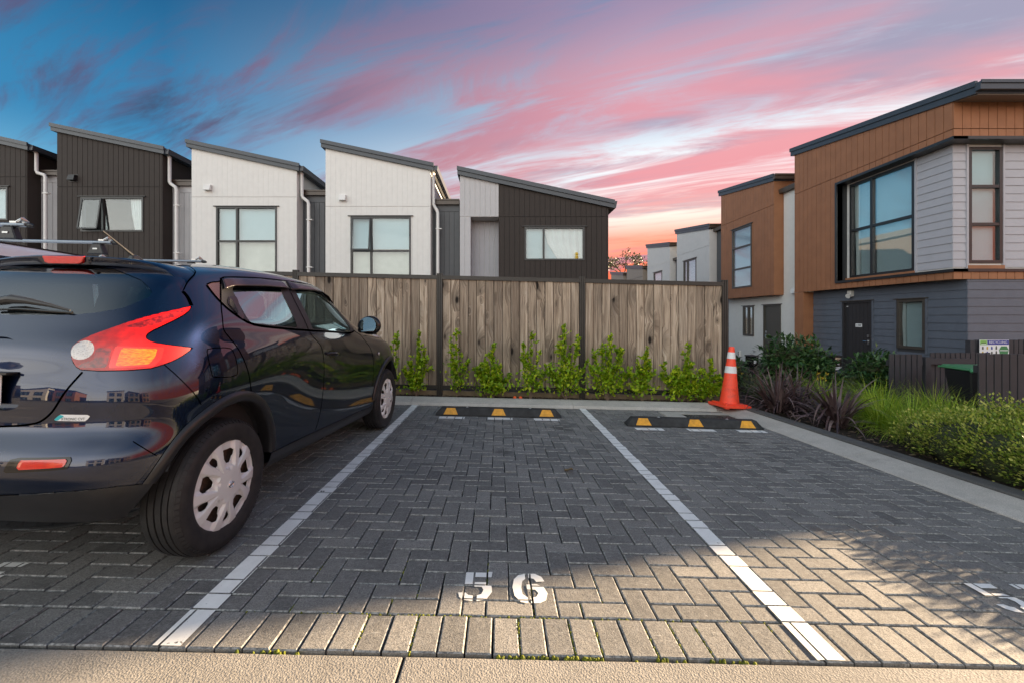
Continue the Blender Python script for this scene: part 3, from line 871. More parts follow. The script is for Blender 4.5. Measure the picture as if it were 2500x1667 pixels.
def window(parent, fr, a0, a1, z0, z1, mull=(), trans=(), mat='alu_dark', glass='glass', fw=.05, proud=.035, depth=.09, head=.07,
           inside='blind', open_sash=None, curtain=None, blind_to=None, name='window'):
    """a framed window standing in its opening: frame > panes, blind, sash"""
    mb = MB(); d0, d1 = -depth, proud
    fr.slab(mb, a0, a0 + fw, z0, z1, z1, d0, d1); fr.slab(mb, a1 - fw, a1, z0, z1, z1, d0, d1)
    fr.slab(mb, a0 + fw, a1 - fw, z0, z0 + fw, z0 + fw, d0, d1 - .001); fr.slab(mb, a0 + fw, a1 - fw, z1 - fw, z1, z1, d0, d1 - .001)
    for m in mull: fr.slab(mb, m - fw * .55, m + fw * .55, z0 + fw, z1 - fw, z1 - fw, d0 + .02, d1 - .003)
    for (b0, b1, z) in trans: fr.slab(mb, b0, b1, z - fw * .5, z + fw * .5, z + fw * .5, d0 + .021, d1 - .005)
    w = fin(mb, name, M[mat], parent)
    if head:
        h = MB(); fr.slab(h, a0 - head, a1 + head, z1 + .004, z1 + .024, z1 + .024, -.01, proud + .03); fin(h, 'head_flashing', M[mat], w)
    # panes
    av = [a0 + fw, *mull, a1 - fw]
    for i in range(len(av) - 1):
        l, r = av[i], av[i + 1]; am = (l + r) / 2
        zs = [z0 + fw] + sorted(z for (b0, b1, z) in trans if b0 - .02 <= am <= b1 + .02) + [z1 - fw]
        for q0, q1 in zip(zs, zs[1:]):
            if open_sash and open_sash[0] < am < open_sash[1] and open_sash[2] < (q0 + q1) / 2 < open_sash[3]:
                # awning sash swung out at the foot
                out = open_sash[4]; s = MB(); st = .038
                def Q(a, f, d): return fr.p(a, q1 - (q1 - q0) * f, proud + out * f + d)
                for (b0, b1, f0, f1) in ((l, l + st, 0, 1), (r - st, r, 0, 1), (l, r, 0, st / (q1 - q0)), (l, r, 1 - st / (q1 - q0), 1)):
                    s.hexa([Q(b0, f1, 0), Q(b1, f1, 0), Q(b1, f1, .03), Q(b0, f1, .03), Q(b0, f0, 0), Q(b1, f0, 0), Q(b1, f0, .03), Q(b0, f0, .03)])
                so = fin(s, 'sash', M[mat], w)
                g = MB(); g.hexa([Q(l + st, 1, .010), Q(r - st, 1, .010), Q(r - st, 1, .016), Q(l + st, 1, .016), Q(l + st, 0, .010), Q(r - st, 0, .010), Q(r - st, 0, .016), Q(l + st, 0, .016)])
                fin(g, 'pane', M[glass], w)
                continue
            g = MB(); fr.slab(g, l, r, q0, q1, q1, -.012, -.006); fin(g, 'pane', M[glass], w)
    if inside == 'blind' and glass == 'glass_side': inside = 'blind_pale'
    if inside:
        zb = z0 + fw if blind_to is None else blind_to
        if blind_to: b = MB(); fr.slab(b, a0 + fw * .5, a1 - fw * .5, z0 + fw * .5, zb - .003, zb - .003, -.130, -.122); fin(b, 'reflection_sheet', M['reflection_sheet'], w)  # cream sheet behind the lower panes, coloured like a reflected house
        b = MB(); fr.slab(b, a0 + fw * .5, a1 - fw * .5, zb, z1 - .01, z1 - .01, -.100, -.092); fin(b, 'blind', M[inside], w)
    k = MB(); fr.slab(k, a0 - .1, a1 + .1, z0 - .1, z1 + .1, z1 + .1, -.62, -.60); fin(k, 'room', M['interior_dark'], w)
    if curtain:
        c0, c1 = curtain; vs = []; fs = []; n = 28
        for i in range(n + 1):
            t = i / n; a = c0 + (c1 - c0) * t; d = -.065 + .016 * math.sin(t * 34)
            sh = .0 if c1 > c0 else 0
            for zz, pin in ((z0 + fw, .35), ((z0 + z1) / 2, .1), (z1 - fw, 0)):
                aa = a + (c1 - a) * pin
                vs.append(fr.p(aa, zz, d))
        for i in range(n):
            for j in range(2): b_ = i * 3 + j; fs.append((b_, b_ + 3, b_ + 4, b_ + 1))
        obj('curtain', mesh('curtain', vs, fs, True), M['curtain'], w)
    return w
def vent(parent, fr, a, z, mat, w=.25, h=.20):
    mb = MB()
    fr.slab(mb, a - w / 2, a + w / 2, z + h * .5, z + h * .58, z + h * .58, 0, .02)
    mb.hexa([fr.p(a - w * .38, z - h * .35, 0), fr.p(a + w * .38, z - h * .35, 0), fr.p(a + w * .38, z - h * .35, .14), fr.p(a - w * .38, z - h * .35, .14),
             fr.p(a - w * .38, z + h * .5, 0), fr.p(a + w * .38, z + h * .5, 0), fr.p(a + w * .38, z + h * .42, .10), fr.p(a - w * .38, z + h * .42, .10)])
    fr.slab(mb, a - w * .48, a + w * .48, z - h * .5, z - h * .42, z - h * .42, 0, .03)
    return fin(mb, 'wall_vent', mat, parent)

# ---------------------------------------------------------------- the row behind the fence
HYF = 12.5; HS = 980 / HYF
hx = lambda u: (u - 1146) / HS
hz = lambda v: EYE + (730 - v) / HS
def back_house(label, u0, u1, vl, vr, joint, wallmat, groove, win, ventp, pipe, link_, linkmat, linkgroove, roof_over=8, tip=None):
    """u0,u1: wall ends; vl,vr: roof edge top left / right (elevation units)"""
    x0, x1 = hx(u0), hx(u1)
    t = thing('townhouse', label, 'house', ((x0 + x1) / 2, HYF, gz((x0 + x1) / 2, HYF)), 0, 'townhouses behind the wooden fence')
    inv = -Vector(t.location)
    # everything is drawn in world metres under the root
    root_shift = inv
    fr = Fr(Vector((0, HYF, 0)) + inv, (1, 0, 0), (0, -1, 0))
    xl, zl = hx(u0 - roof_over), hz(vl); xr, zr = hx((u1 + 9) if tip is None else tip), hz(vr)
    slope = (zr - zl) / (xr - xl)
    roof_z = lambda x: zl + (x - xl) * slope
    th = .215
    top = lambda x: roof_z(x) - th + .012
    zb = -.9; zj = hz(joint)
    wins = win if isinstance(win, list) else [win]
    holes = [(w['a0'], w['a1'], w['z0'], w['z1']) for w in wins]
    boards = lambda a0, a1, z0, tp, m, hl=holes: boards_v(t, fr, a0, a1, z0, tp, hl, .150, m, gap=.0022 if wallmat is M['paint_white'] else .011)
    boards(x0, x1, zj + .008, top, wallmat)
    boards(x0, x1, zb, zj - .008, wallmat)
    backing(t, fr, x0 + .004, x1 - .004, zb, lambda x: top(x) - .004, holes, groove)
    mb = MB()    # side and rear walls
    yb = 8.0
    for xa, xb in ((x0 + .002, x0 + .1), (x1 - .1, x1 - .002)):
        mb.hexa([fr.p(xa, zb, -.12), fr.p(xb, zb, -.12), fr.p(xb, zb, -yb), fr.p(xa, zb, -yb), fr.p(xa, top(xa), -.12), fr.p(xb, top(xb), -.12), fr.p(xb, top(xb), -yb), fr.p(xa, top(xa), -yb)])
    fr.slab(mb, x0 + .1, x1 - .1, zb, top(x0), top(x1), -yb, -yb + .1)
    fin(mb, 'side_wall', wallmat, t)
    # the right-hand corner board
    mb = MB(); fr.slab(mb, x1 - .0, x1 + .016, zb, top(x1), top(x1), -.40, .014); fin(mb, 'corner_board', wallmat, t)
    # roof: slab with a two-step barge
    mb = MB()
    mb.hexa([fr.p(xl, zl - th, .10), fr.p(xr, zr - th, .10), fr.p(xr, zr - th, -yb - .1), fr.p(xl, zl - th, -yb - .1),
             fr.p(xl, zl - .02, .10), fr.p(xr, zr - .02, .10), fr.p(xr, zr - .02, -yb - .1), fr.p(xl, zl - .02, -yb - .1)])
    rf = fin(mb, 'roof', M['roof_metal'], t)
    mb = MB()
    mb.hexa([fr.p(xl - .012, zl - .105, .103), fr.p(xr + .012, zr - .105, .103), fr.p(xr + .012, zr - .105, .135), fr.p(xl - .012, zl - .105, .135),
             fr.p(xl - .012, zl, .08), fr.p(xr + .012, zr, .08), fr.p(xr + .012, zr, .135), fr.p(xl - .012, zl, .135)])
    fin(mb, 'barge_flashing', M['roof_metal'], rf)
    mb = MB()   # eave gutter along the low side
    mb.hexa([fr.p(xr + .002, zr - .20, .06), fr.p(xr + .10, zr - .20, .06), fr.p(xr + .10, zr - .20, -yb), fr.p(xr + .002, zr - .20, -yb),
             fr.p(xr + .002, zr - .06, .06), fr.p(xr + .12, zr - .06, .06), fr.p(xr + .12, zr - .06, -yb), fr.p(xr + .002, zr - .06, -yb)])
    fin(mb, 'gutter', M['roof_metal'], rf)
    for w in wins:
        k = dict(w); window(t, fr, k.pop('a0'), k.pop('a1'), k.pop('z0'), k.pop('z1'), **k)
    if ventp: vent(t, fr, hx(ventp[0]), hz(ventp[1]), ventp[2])
    if pipe:
        (pu, pv, pv2, pu2, pv3) = pipe; d = -.14
        pts = [fr.p(hx(pu), hz(pv), .02), fr.p(hx(pu), hz(pv + 5), d), fr.p(hx(pu), hz(pv2 - 3), d), fr.p(hx(pu) + .03, hz(pv2 + 2), d), fr.p(hx(pu2) - .03, hz(pv3 - 3), d), fr.p(hx(pu2), hz(pv3 + 3), d), fr.p(hx(pu2), zb, d)]
        m = MB(); m.tube(pts, .048, 12); o = fin(m, 'downpipe', M['pvc_white'], t); autosmooth(o, 50)
        for zz in (hz(pv3 + 40), hz(pv3 + 150)):
            m = MB(); fr.slab(m, hx(pu2) - .055, hx(pu2) + .12, zz - .012, zz + .012, zz + .012, d - .05, d + .055); fin(m, 'pipe_bracket', M['pvc_white'], t)
    if link_:
        (lu0, lu1, lv0, lv1) = link_; a0, a1 = x1 + .02, hx(lu1) - .01; rc = -.36
        mb = MB(); fr.slab(mb, a0, a1, zb, hz(lv1), hz(lv1), rc - 2.0, rc - .02); fin(mb, 'link_wall', linkgroove, t)
        frl = Fr(fr.p(0, 0, rc), (1, 0, 0), (0, -1, 0))
        boards_v(t, frl, a0, a1, zb, hz(lv1) - .20, [], .150, linkmat, d0=-.018, phase=.05)
        mb = MB(); frl.slab(mb, a0, a1, hz(lv1) - .19, hz(lv1), hz(lv1), -.018, -.002); fin(mb, 'frieze_board', linkmat, t)
        mb = MB(); frl.slab(mb, a0, a1, hz(lv1), hz(lv0), hz(lv0), -.3, .10)
        frl.slab(mb, a0, a1, hz(lv0) - .035, hz(lv0) + .006, hz(lv0) + .006, .101, .125); fin(mb, 'link_gutter', M['gutter_brown'], t)
    return t, fr, top, zb, zj, x0, x1
W4 = lambda u0, u1, v0, v1, m, tr: dict(a0=hx(u0), a1=hx(u1), z0=hz(v1), z1=hz(v0), mull=[hx(m)], trans=[(hx(u0) + .03, hx(u1) - .03, hz(tr))])
W2 = lambda u0, u1, v0, v1, m: dict(a0=hx(u0), a1=hx(u1), z0=hz(v1), z1=hz(v0), mull=[hx(m)])
wA = W2(-124, 20, 430, 507, -74)
wB = W2(187, 331, 453.5, 533, 237); wB.update(open_sash=(hx(187), hx(237), hz(533), hz(453), .14), curtain=(hx(296), hx(326)), inside=None)
wC = W4(497.6, 636.8, 476, 650, 545, 554.6); wC.update(blind_to=hz(556))
wD = W4(805.8, 944, 498, 672, 852.8, 576.9); wD.update(open_sash=(hx(805), hx(852), hz(577), hz(498), .13), blind_to=hz(572))
wE = W2(1204.8, 1342.4, 522, 598.7, 1248.6); wE.update(curtain=(hx(1250), hx(1340)))
back_house('dark brown townhouse cut off by the frame beside the roof racks', -175, 62.4, 274, 331.2, 407.4, M['paint_brown'], M['groove_dark'], wA, None, (72, 343, 392, 93, 402), (83, 131.5, 385, 395.5), M['paint_lightgrey'], M['groove_grey'])
back_house('dark brown townhouse with an open window above the roof racks', 132, 373, 286.4, 340.2, 430.4, M['paint_brown'], M['groove_dark'], wB, (171, 411, M['black_plastic']), (381, 352, 417, 397, 430), (386, 440.5, 408, 420), M['paint_lightgrey'], M['groove_grey'])
back_house('white townhouse behind the dark car with a four-pane shut window', 441, 681, 323.6, 378.6, 453.5, M['paint_white'], M['groove_grey'], wC, (480.5, 434, M['pvc_white']), (688.6, 391, 450, 704, 463), (693, 748, 431.4, 442.6), M['paint_slate'], M['groove_slate'])
back_house('white townhouse with an open sash, between the other white one and the two-tone one', 748.2, 987.8, 324.1, 377.9, 475.5, M['paint_white'], M['groove_grey'], wD, (788.5, 457, M['pvc_white']), (994, 391, 470, 1004, 484), (998, 1054, 452.5, 464.3), M['paint_slate'], M['groove_slate'])
# the two-tone end house
def end_house():
    x0, x1, xs, xn = hx(1056), hx(1397.4), hx(1145.6), hx(1081)
    t = thing('townhouse', 'two-tone townhouse, pale grey and dark brown, at the end of the row', 'house', ((x0 + x1) / 2, HYF, gz(0, HYF)), 0, 'townhouses behind the wooden fence')
    inv = -Vector(t.location); fr = Fr(Vector((0, HYF, 0)) + inv, (1, 0, 0), (0, -1, 0))
    xl, zl, xr, zr = hx(1051.2), hz(384.9), hx(1409), hz(462); slope = (zr - zl) / (xr - xl); th = .235
    top = lambda x: zl + (x - xl) * slope - th + .012
    zb, zj = -.9, hz(498.9)
    H = [(wE['a0'], wE['a1'], wE['z0'], wE['z1'])]
    boards_v(t, fr, x0, xs - .004, zj + .008, top, [], .150, M['paint_lightgrey'])
    boards_v(t, fr, xs + .004, x1, zj + .008, top, [], .150, M['paint_brown'])
    boards_v(t, fr, x0, xn, zb, zj - .008, [], .150, M['paint_lightgrey'])
    boards_v(t, fr, xs + .014, x1, zb, zj - .008, H, .150, M['paint_brown'])
    frn = Fr(fr.p(0, 0, -.55), (1, 0, 0), (0, -1, 0))
    boards_v(t, frn, xn - .06, xs + .01, zb, zj - .01, [], .150, M['paint_softgrey'])
    mb = MB(); frn.slab(mb, xn - .07, xs + .02, zb, zj, zj, -.1, -.004); fin(mb, 'niche_wall', M['groove_grey'], t)
    mb = MB(); fr.slab(mb, xs - .002, xs + .012, zb, zj, zj, -.55, .014); fin(mb, 'niche_cheek', M['paint_brown'], t)
    mb = MB(); fr.slab(mb, xn - .012, xn + .002, zb, zj, zj, -.55, -.002); fin(mb, 'niche_cheek', M['paint_lightgrey'], t)
    backing(t, fr, xs + .02, x1 - .004, zb, lambda x: top(x) - .004, H, M['groove_dark'])
    backing(t, fr, x0 + .004, xn - .014, zb, zj, [], M['groove_grey'])
    backing(t, fr, x0 + .004, xs - .004, zj + .001, lambda x: top(x) - .004, [], M['groove_grey'], th=.6)
    mb = MB(); yb = 8
    for xa, xb in ((x0 + .002, x0 + .1), (x1 - .1, x1 - .002)):
        mb.hexa([fr.p(xa, zb, -.6), fr.p(xb, zb, -.6), fr.p(xb, zb, -yb), fr.p(xa, zb, -yb), fr.p(xa, top(xa), -.6), fr.p(xb, top(xb), -.6), fr.p(xb, top(xb), -yb), fr.p(xa, top(xa), -yb)])
    fin(mb, 'side_wall', M['paint_brown'], t)
    mb = MB(); fr.slab(mb, x1 - .1, x1 - .002, zb, top(x1 - .1), top(x1), -.6, -.121); fin(mb, 'side_wall', M['paint_brown'], t)
    mb = MB()
    mb.hexa([fr.p(xl, zl - th, .10), fr.p(xr, zr - th, .10), fr.p(xr, zr - th, -yb), fr.p(xl, zl - th, -yb), fr.p(xl, zl - .02, .10), fr.p(xr, zr - .02, .10), fr.p(xr, zr - .02, -yb), fr.p(xl, zl - .02, -yb)])
    rf = fin(mb, 'roof', M['roof_metal'], t)
    mb = MB()
    mb.hexa([fr.p(xl - .012, zl - .115, .103), fr.p(xr + .012, zr - .115, .103), fr.p(xr + .012, zr - .115, .135), fr.p(xl - .012, zl - .115, .135),
             fr.p(xl - .012, zl, .08), fr.p(xr + .012, zr, .08), fr.p(xr + .012, zr, .135), fr.p(xl - .012, zl, .135)])
    fin(mb, 'barge_flashing', M['roof_metal'], rf)
    mb = MB()
    mb.hexa([fr.p(xr + .002, zr - .22, .06), fr.p(xr + .06, zr - .22, .06), fr.p(xr + .06, zr - .22, -yb), fr.p(xr + .002, zr - .22, -yb),
             fr.p(xr + .002, zr - .02, .06), fr.p(xr + .10, zr - .02, .06), fr.p(xr + .10, zr - .02, -yb), fr.p(xr + .002, zr - .02, -yb)])
    fin(mb, 'gutter', M['roof_metal'], rf)
    k = dict(wE); window(t, fr, k.pop('a0'), k.pop('a1'), k.pop('z0'), k.pop('z1'), **k)
    m = MB(); c = fr.p(hx(1325), hz(590.5), -.05); m.lathe([(.0001, -.06), (.05, -.05), (.06, 0), (.045, .05), (.06, .09), (.04, .14), (.0001, .15)], 14, c=tuple(c)); fin(m, 'window_ornament', M['flower_yellow'], t)
end_house()

# ---------------------------------------------------------------- the row on the right
XU, XL = 9.27, 9.575
XB = 22.1
def right_fr(inv, x): return Fr(Vector((x, 0, 0)) + inv, (0, 1, 0), (-1, 0, 0))
def right_roof(t, inv, y0, y1, zn, zf, eave, th=.24, over=.06):
    """mono-pitch roof, low end towards the viewer"""
    P = lambda x, y, z: Vector((x, y, z)) + inv
    s = (zf - zn) / (y1 - y0)
    ya, yb = y0 - eave, y1 + .12; za, zb_ = zn - s * eave, zf + s * .12
    mb = MB()
    mb.hexa([P(XU - over, ya, za - th), P(XB, ya, za - th), P(XB, yb, zb_ - th), P(XU - over, yb, zb_ - th), P(XU - over, ya, za - .02), P(XB, ya, za - .02), P(XB, yb, zb_ - .02), P(XU - over, yb, zb_ - .02)])
    rf = fin(mb, 'roof', M['roof_metal'], t)
    mb = MB()
    mb.hexa([P(XU - over - .03, ya - .01, za - .11), P(XU - over + .001, ya - .01, za - .11), P(XU - over + .001, yb + .01, zb_ - .11), P(XU - over - .03, yb + .01, zb_ - .11),
             P(XU - over - .03, ya - .01, za), P(XU - over + .03, ya - .01, za), P(XU - over + .03, yb + .01, zb_), P(XU - over - .03, yb + .01, zb_)])
    fin(mb, 'barge_flashing', M['roof_metal'], rf)
    mb = MB()
    for a, b, c, d in ((.002, .10, -.20, -.05), (.101, .125, -.09, -.03)):
        mb.hexa([P(XU - over - .02, ya - a, za + c), P(XB, ya - a, za + c), P(XB, ya - b, za + c), P(XU - over - .02, ya - b, za + c), P(XU - over - .02, ya - a, za + d), P(XB, ya - a, za + d), P(XB, ya - b, za + d), P(XU - over - .02, ya - b, za + d)])
    fin(mb, 'gutter', M['gutter_brown'] if eave < .2 else M['roof_metal'], rf)
    return lambda y: zn + s * (y - y0) - th + .012
def right_house(label, y0, y1, zn, zf, mat, groove, lowmat, zbot, zj, win, low, nxt, linkmat, linktop, glass='glass_side', bw=.165):
    t = thing('townhouse', label, 'house', (XU, (y0 + y1) / 2, gz(XU, y0)), 0, 'townhouses along the garden')
    inv = -Vector(t.location); fu = right_fr(inv, XU); fl = right_fr(inv, XL)
    top = right_roof(t, inv, y0, y1, zn, zf, .06)
    zb = gz(XU, y0) - .5
    holes = [(win['a0'], win['a1'], win['z0'], win['z1'])] if win else []
    boards_v(t, fu, y0, y1, zj + .008, top, holes, bw, mat); boards_v(t, fu, y0, y1, zbot, zj - .008, holes, bw, mat)
    backing(t, fu, y0 + .004, y1 - .004, zbot + .004, lambda a: top(a) - .004, holes, groove)
    P = lambda x, y, z: Vector((x, y, z)) + inv
    mb = MB()
    mb.hexa([P(XU - .015, y0 - .016, zbot), P(XB, y0 - .016, zbot), P(XB, y0 - .001, zbot), P(XU - .015, y0 - .001, zbot), P(XU - .015, y0 - .016, top(y0)), P(XB, y0 - .016, top(y0)), P(XB, y0 - .001, top(y0)), P(XU - .015, y0 - .001, top(y0))])
    fin(mb, 'end_wall', mat, t)
    mb = MB(); mb.hexa([P(XU + .13, y0 + .01, zbot + .01), P(XL - .01, y0 + .01, zbot + .01), P(XL - .01, y1, zbot + .01), P(XU + .13, y1, zbot + .01), P(XU + .13, y0 + .01, zbot + .05), P(XL - .01, y0 + .01, zbot + .05), P(XL - .01, y1, zbot + .05), P(XU + .13, y1, zbot + .05)])
    fin(mb, 'soffit', mat, t)
    lh = [(w['a0'], w['a1'], w['z0'], w['z1']) for w in low]
    ye = nxt if nxt else y1
    backing(t, fl, y0 - (1.0 if label.startswith('orange clad townhouse behind') else .0), y1, zb, zbot + .02, lh, lowmat)
    for w in low:
        k = dict(w); kind = k.pop('kind', 'window')
        if kind == 'window': window(t, fl, k.pop('a0'), k.pop('a1'), k.pop('z0'), k.pop('z1'), **k)
        else: door(t, fl, **k)
    # link to the next house
    if nxt:
        mb = MB(); mb.hexa([P(XL - .004, y1 + .002, zb), P(XB, y1 + .002, zb), P(XB, nxt - .02, zb), P(XL - .004, nxt - .02, zb), P(XL - .004, y1 + .002, linktop), P(XB, y1 + .002, linktop), P(XB, nxt - .02, linktop), P(XL - .004, nxt - .02, linktop)])
        fin(mb, 'link_wall', linkmat, t)
        mb = MB(); mb.hexa([P(XL - .16, y1 + .01, linktop), P(XL + .02, y1 + .01, linktop), P(XL + .02, nxt - .02, linktop), P(XL - .16, nxt - .02, linktop), P(XL - .18, y1 + .01, linktop + .13), P(XL + .02, y1 + .01, linktop + .13), P(XL + .02, nxt - .02, linktop + .13), P(XL - .18, nxt - .02, linktop + .13)])
        fin(mb, 'link_gutter', M['gutter_brown'], t)
    if win: k = dict(win); window(t, fu, k.pop('a0'), k.pop('a1'), k.pop('z0'), k.pop('z1'), glass=glass, **k)
    return t, fu, fl, inv
def door(t, fr, a0, a1, z0, z1, mat, grooves=0, plate=False, head=True, handle_at=0):
    mb = MB(); fw = .045
    fr.slab(mb, a0, a0 + fw, z0, z1, z1, -.1, .03); fr.slab(mb, a1 - fw, a1, z0, z1, z1, -.1, .03); fr.slab(mb, a0 + fw, a1 - fw, z1 - fw, z1, z1, -.1, .029)
    d = fin(mb, 'door', M[mat], t)
    if head: h = MB(); fr.slab(h, a0 - .06, a1 + .06, z1 + .002, z1 + .022, z1 + .022, -.01, .06); fin(h, 'head_flashing', M['alu_bronze'], d)
    n = max(1, grooves); w = (a1 - a0 - 2 * fw) / n
    for k in range(n):
        p = MB(); g = .0035 if grooves else 0
        fr.slab(p, a0 + fw + k * w + g, a0 + fw + (k + 1) * w - g, z0, z1 - fw, z1 - fw, -.05, -.012); fin(p, 'door_board', M[mat], d)
    if grooves: p = MB(); fr.slab(p, a0 + fw, a1 - fw, z0, z1 - fw, z1 - fw, -.07, -.03); fin(p, 'door_core', M['interior_dark'], d)
    ha = a0 + .13 if handle_at == 0 else a1 - .13; zc = z0 + 1.0
    p = MB(); fr.slab(p, ha - .03, ha + .03, zc + .10, zc + .17, zc + .17, -.012, .012); fin(p, 'lock', M['steel'], d)
    p = MB(); fr.slab(p, ha - .028, ha + .028, zc - .09, zc + .05, zc + .05, -.012, .008); fin(p, 'handle_plate', M['steel'], d)
    p = MB(); p.tube([fr.p(ha, zc, 0), fr.p(ha, zc, .05), fr.p(ha + (.10 if handle_at == 0 else -.10), zc, .05)], .011, 8); fin(p, 'handle', M['chrome'], d)
    if plate:
        am = (a0 + a1) / 2; p = MB(); fr.slab(p, am - .13, am + .07, z0 + 1.36, z0 + 1.45, z0 + 1.45, -.012, -.006); fin(p, 'name_plate', M['sign_white'], d)
        for r_, (za, aa, ab) in enumerate(((1.425, -.115, -.01), (1.395, -.10, -.02), (1.405, .0, .055))):
            p = MB(); fr.slab(p, am + aa, am + ab, z0 + za - .008, z0 + za + .006, z0 + za + .006, -.0065, -.0045); fin(p, 'plate_lettering', M['sign_dark'], d)
        p = MB(); fr.slab(p, a1 - .15, a1 - .10, z1 - .14, z1 - .125, z1 - .125, -.012, -.007); fin(p, 'sticker', M['sign_white'], d)
    return d

# nearest house: wrap-round framed corner
def corner_house():
    y0, y1 = 8.70, 13.36
    t = thing('townhouse', 'orange clad townhouse with black framed corner window and grey weatherboards', 'house', (XU, 11, gz(XU, 11)), 0, 'townhouses along the garden')
    inv = -Vector(t.location); P = lambda x, y, z: Vector((x, y, z)) + inv
    fu = right_fr(inv, XU); fl = right_fr(inv, XL)
    fe = Fr(Vector((0, y0, 0)) + inv, (1, 0, 0), (0, -1, 0))          # end wall
    top = right_roof(t, inv, y0, y1, 5.87, 6.55, .46)
    zbot, zj = 2.02, 5.08; zr0, zr1 = 2.20, 4.89; yr = 11.66; rc = .245
    rec = [(y0 - 1, yr, zr0, zr1)]
    bw = .178
    boards_v(t, fu, y0, y1, zj + .008, top, [], bw, M['paint_orange']); boards_v(t, fu, y0, y1, zbot, zj - .008, rec, bw, M['paint_orange'])
    backing(t, fu, y0 + .004, y1 - .004, zbot + .004, lambda a: top(a) - .004, rec, M['groove_orange'])
    # end wall upper band and lower strip
    te = top(y0)
    boards_v(t, fe, XU - .016, 14.0, zj + .008, te, [], bw, M['paint_orange'])
    boards_v(t, fe, XU - .016, 14.0, zr1, zj - .008, [], bw, M['paint_orange'])
    boards_v(t, fe, XU - .016, 14.0, zbot, zr0, [], bw, M['paint_orange'])
    mb = MB()
    for z0_, z1_ in ((zr1, te - .004), (zbot + .004, zr0)): fe.slab(mb, XU + .13, XB, z0_, z1_, z1_, -.12, -.001)
    fin(mb, 'wall', M['groove_orange'], t)
    mb = MB(); fe.slab(mb, 14.0, XB, zbot, te, te, -.5, .004); fin(mb, 'end_wall', M['paint_greyblue'], t)
    mb = MB(); mb.hexa([P(XU + .0, y0 + .0, te - .02), P(XB, y0, te - .02), P(XB, y0 - .44, te - .09), P(XU, y0 - .44, te - .09), P(XU, y0, te - .005), P(XB, y0, te - .005), P(XB, y0 - .44, te - .075), P(XU, y0 - .44, te - .075)])
    fin(mb, 'soffit', M['paint_taupe'], t)
    # recessed corner: black box frame
    mb = MB()
    fu.slab(mb, y0 - .05, yr + .05, zr1 - .03, zr1 + .03, zr1 + .03, -rc, .055)
    fu.slab(mb, y0 - .05, yr + .05, zr0 - .03, zr0 + .03, zr0 + .03, -rc, .055)
    fu.slab(mb, yr, yr + .05, zr0 + .03, zr1 - .03, zr1 - .03, -rc, .056)
    fe.slab(mb, XU - .054, 14.0, zr1 - .031, zr1 + .029, zr1 + .029, -rc, .05)
    fe.slab(mb, XU - .054, 14.0, zr0 - .031, zr0 + .029, zr0 + .029, -rc, .05)
    fin(mb, 'window_surround', M['alu_dark'], t)
    fi = right_fr(inv, XU + rc); fei = Fr(Vector((0, y0 + rc, 0)) + inv, (1, 0, 0), (0, -1, 0))
    w1 = (9.74, 11.54, 2.30, 4.82); zi0, zi1 = zr0 + .03, zr1 - .03
    backing(t, fi, y0 + rc + .002, yr, zi0, zi1, [w1], M['groove_grey'])
    boards_h(t, fi, y0 + rc - .02, 9.70, zi0 + .06, zi1, [], M['paint_softgrey'])
    w2 = (9.82, 10.52, 2.375, 4.80)
    backing(t, fei, XU + rc - .002, 14.0, zi0, zi1, [w2], M['groove_grey'], th=.11)
    boards_h(t, fei, XU + rc - .02, 14.0, zi0 + .06, zi1, [(w2[0] - .02, w2[1] + .02, 0, 9)], M['paint_softgrey'])
    for a, f_ in ((9.715, fi), ):
        mb = MB(); f_.slab(mb, a - .018, a + .018, zi0, zi1, zi1, 0, .04); fin(mb, 'facing_board', M['paint_softgrey'], t)
    for a in (w2[0] - .03, w2[1] + .03):
        mb = MB(); fei.slab(mb, a - .02, a + .02, zi0, zi1, zi1, 0, .04); fin(mb, 'facing_board', M['paint_softgrey'], t)
    mb = MB(); fi.slab(mb, 9.72, yr, zi0, zi0 + .075, zi0 + .075, 0, .05); fei.slab(mb, w2[0] - .03, w2[1] + .03, zi0 + .002, zi0 + .10, zi0 + .10, 0, .05); fin(mb, 'sill_board', M['paint_orange'], t)
    window(t, fi, *w1, mull=[10.87], trans=[(9.78, 11.5, 3.57)], glass='glass_side', fw=.065, head=0, curtain=(11.47, 11.30))
    window(t, fei, *w2, trans=[(9.84, 10.50, 3.98), (9.84, 10.50, 3.19)], glass='glass', fw=.06, head=0)
    # lower storey
    zb = gz(XL, y0) - .45
    dr_ = dict(a0=10.93, a1=11.86, z0=-.37, z1=1.675); lw = (9.56, 10.24, .52, 1.665)
    holes = [(dr_['a0'], dr_['a1'], -2, dr_['z1']), lw]
    yl = 12.98
    backing(t, fl, y0 + .02, yl, zb, zbot + .02, [(dr_['a0'], dr_['a1'], zb, dr_['z1']), lw], M['groove_slate'])
    boards_h(t, fl, y0 + .0, 12.975, zb, zbot + .0, [(H[0] - .02, H[1] + .02, H[2], H[3]) for H in holes], M['paint_greyblue'])
    fel = Fr(Vector((0, y0 + .02, 0)) + inv, (1, 0, 0), (0, -1, 0))
    mb = MB(); fel.slab(mb, XL, 14, zb, zbot, zbot, -.1, -.001); fel.slab(mb, 14, XB, zb, zbot, zbot, -.5, .018); fin(mb, 'end_wall', M['groove_slate'], t)
    boards_h(t, fel, XL - .022, 14, zb, zbot - .01, [], M['paint_greyblue'])
    for a in (lw[0] - .03, lw[1] + .03, dr_['a0'] - .03, dr_['a1'] + .03):
        mb = MB(); fl.slab(mb, a - .02, a + .02, zb if a > 10.5 else .42, 1.68, 1.68, 0, .04); fin(mb, 'facing_board', M['paint_greyblue'], t)
    door(t, fl, mat='door_dark', grooves=7, plate=True, handle_at=0, **dr_)
    window(t, fl, *lw, glass='glass_side', mat='alu_bronze', fw=.06, curtain=(10.19, 10.10))
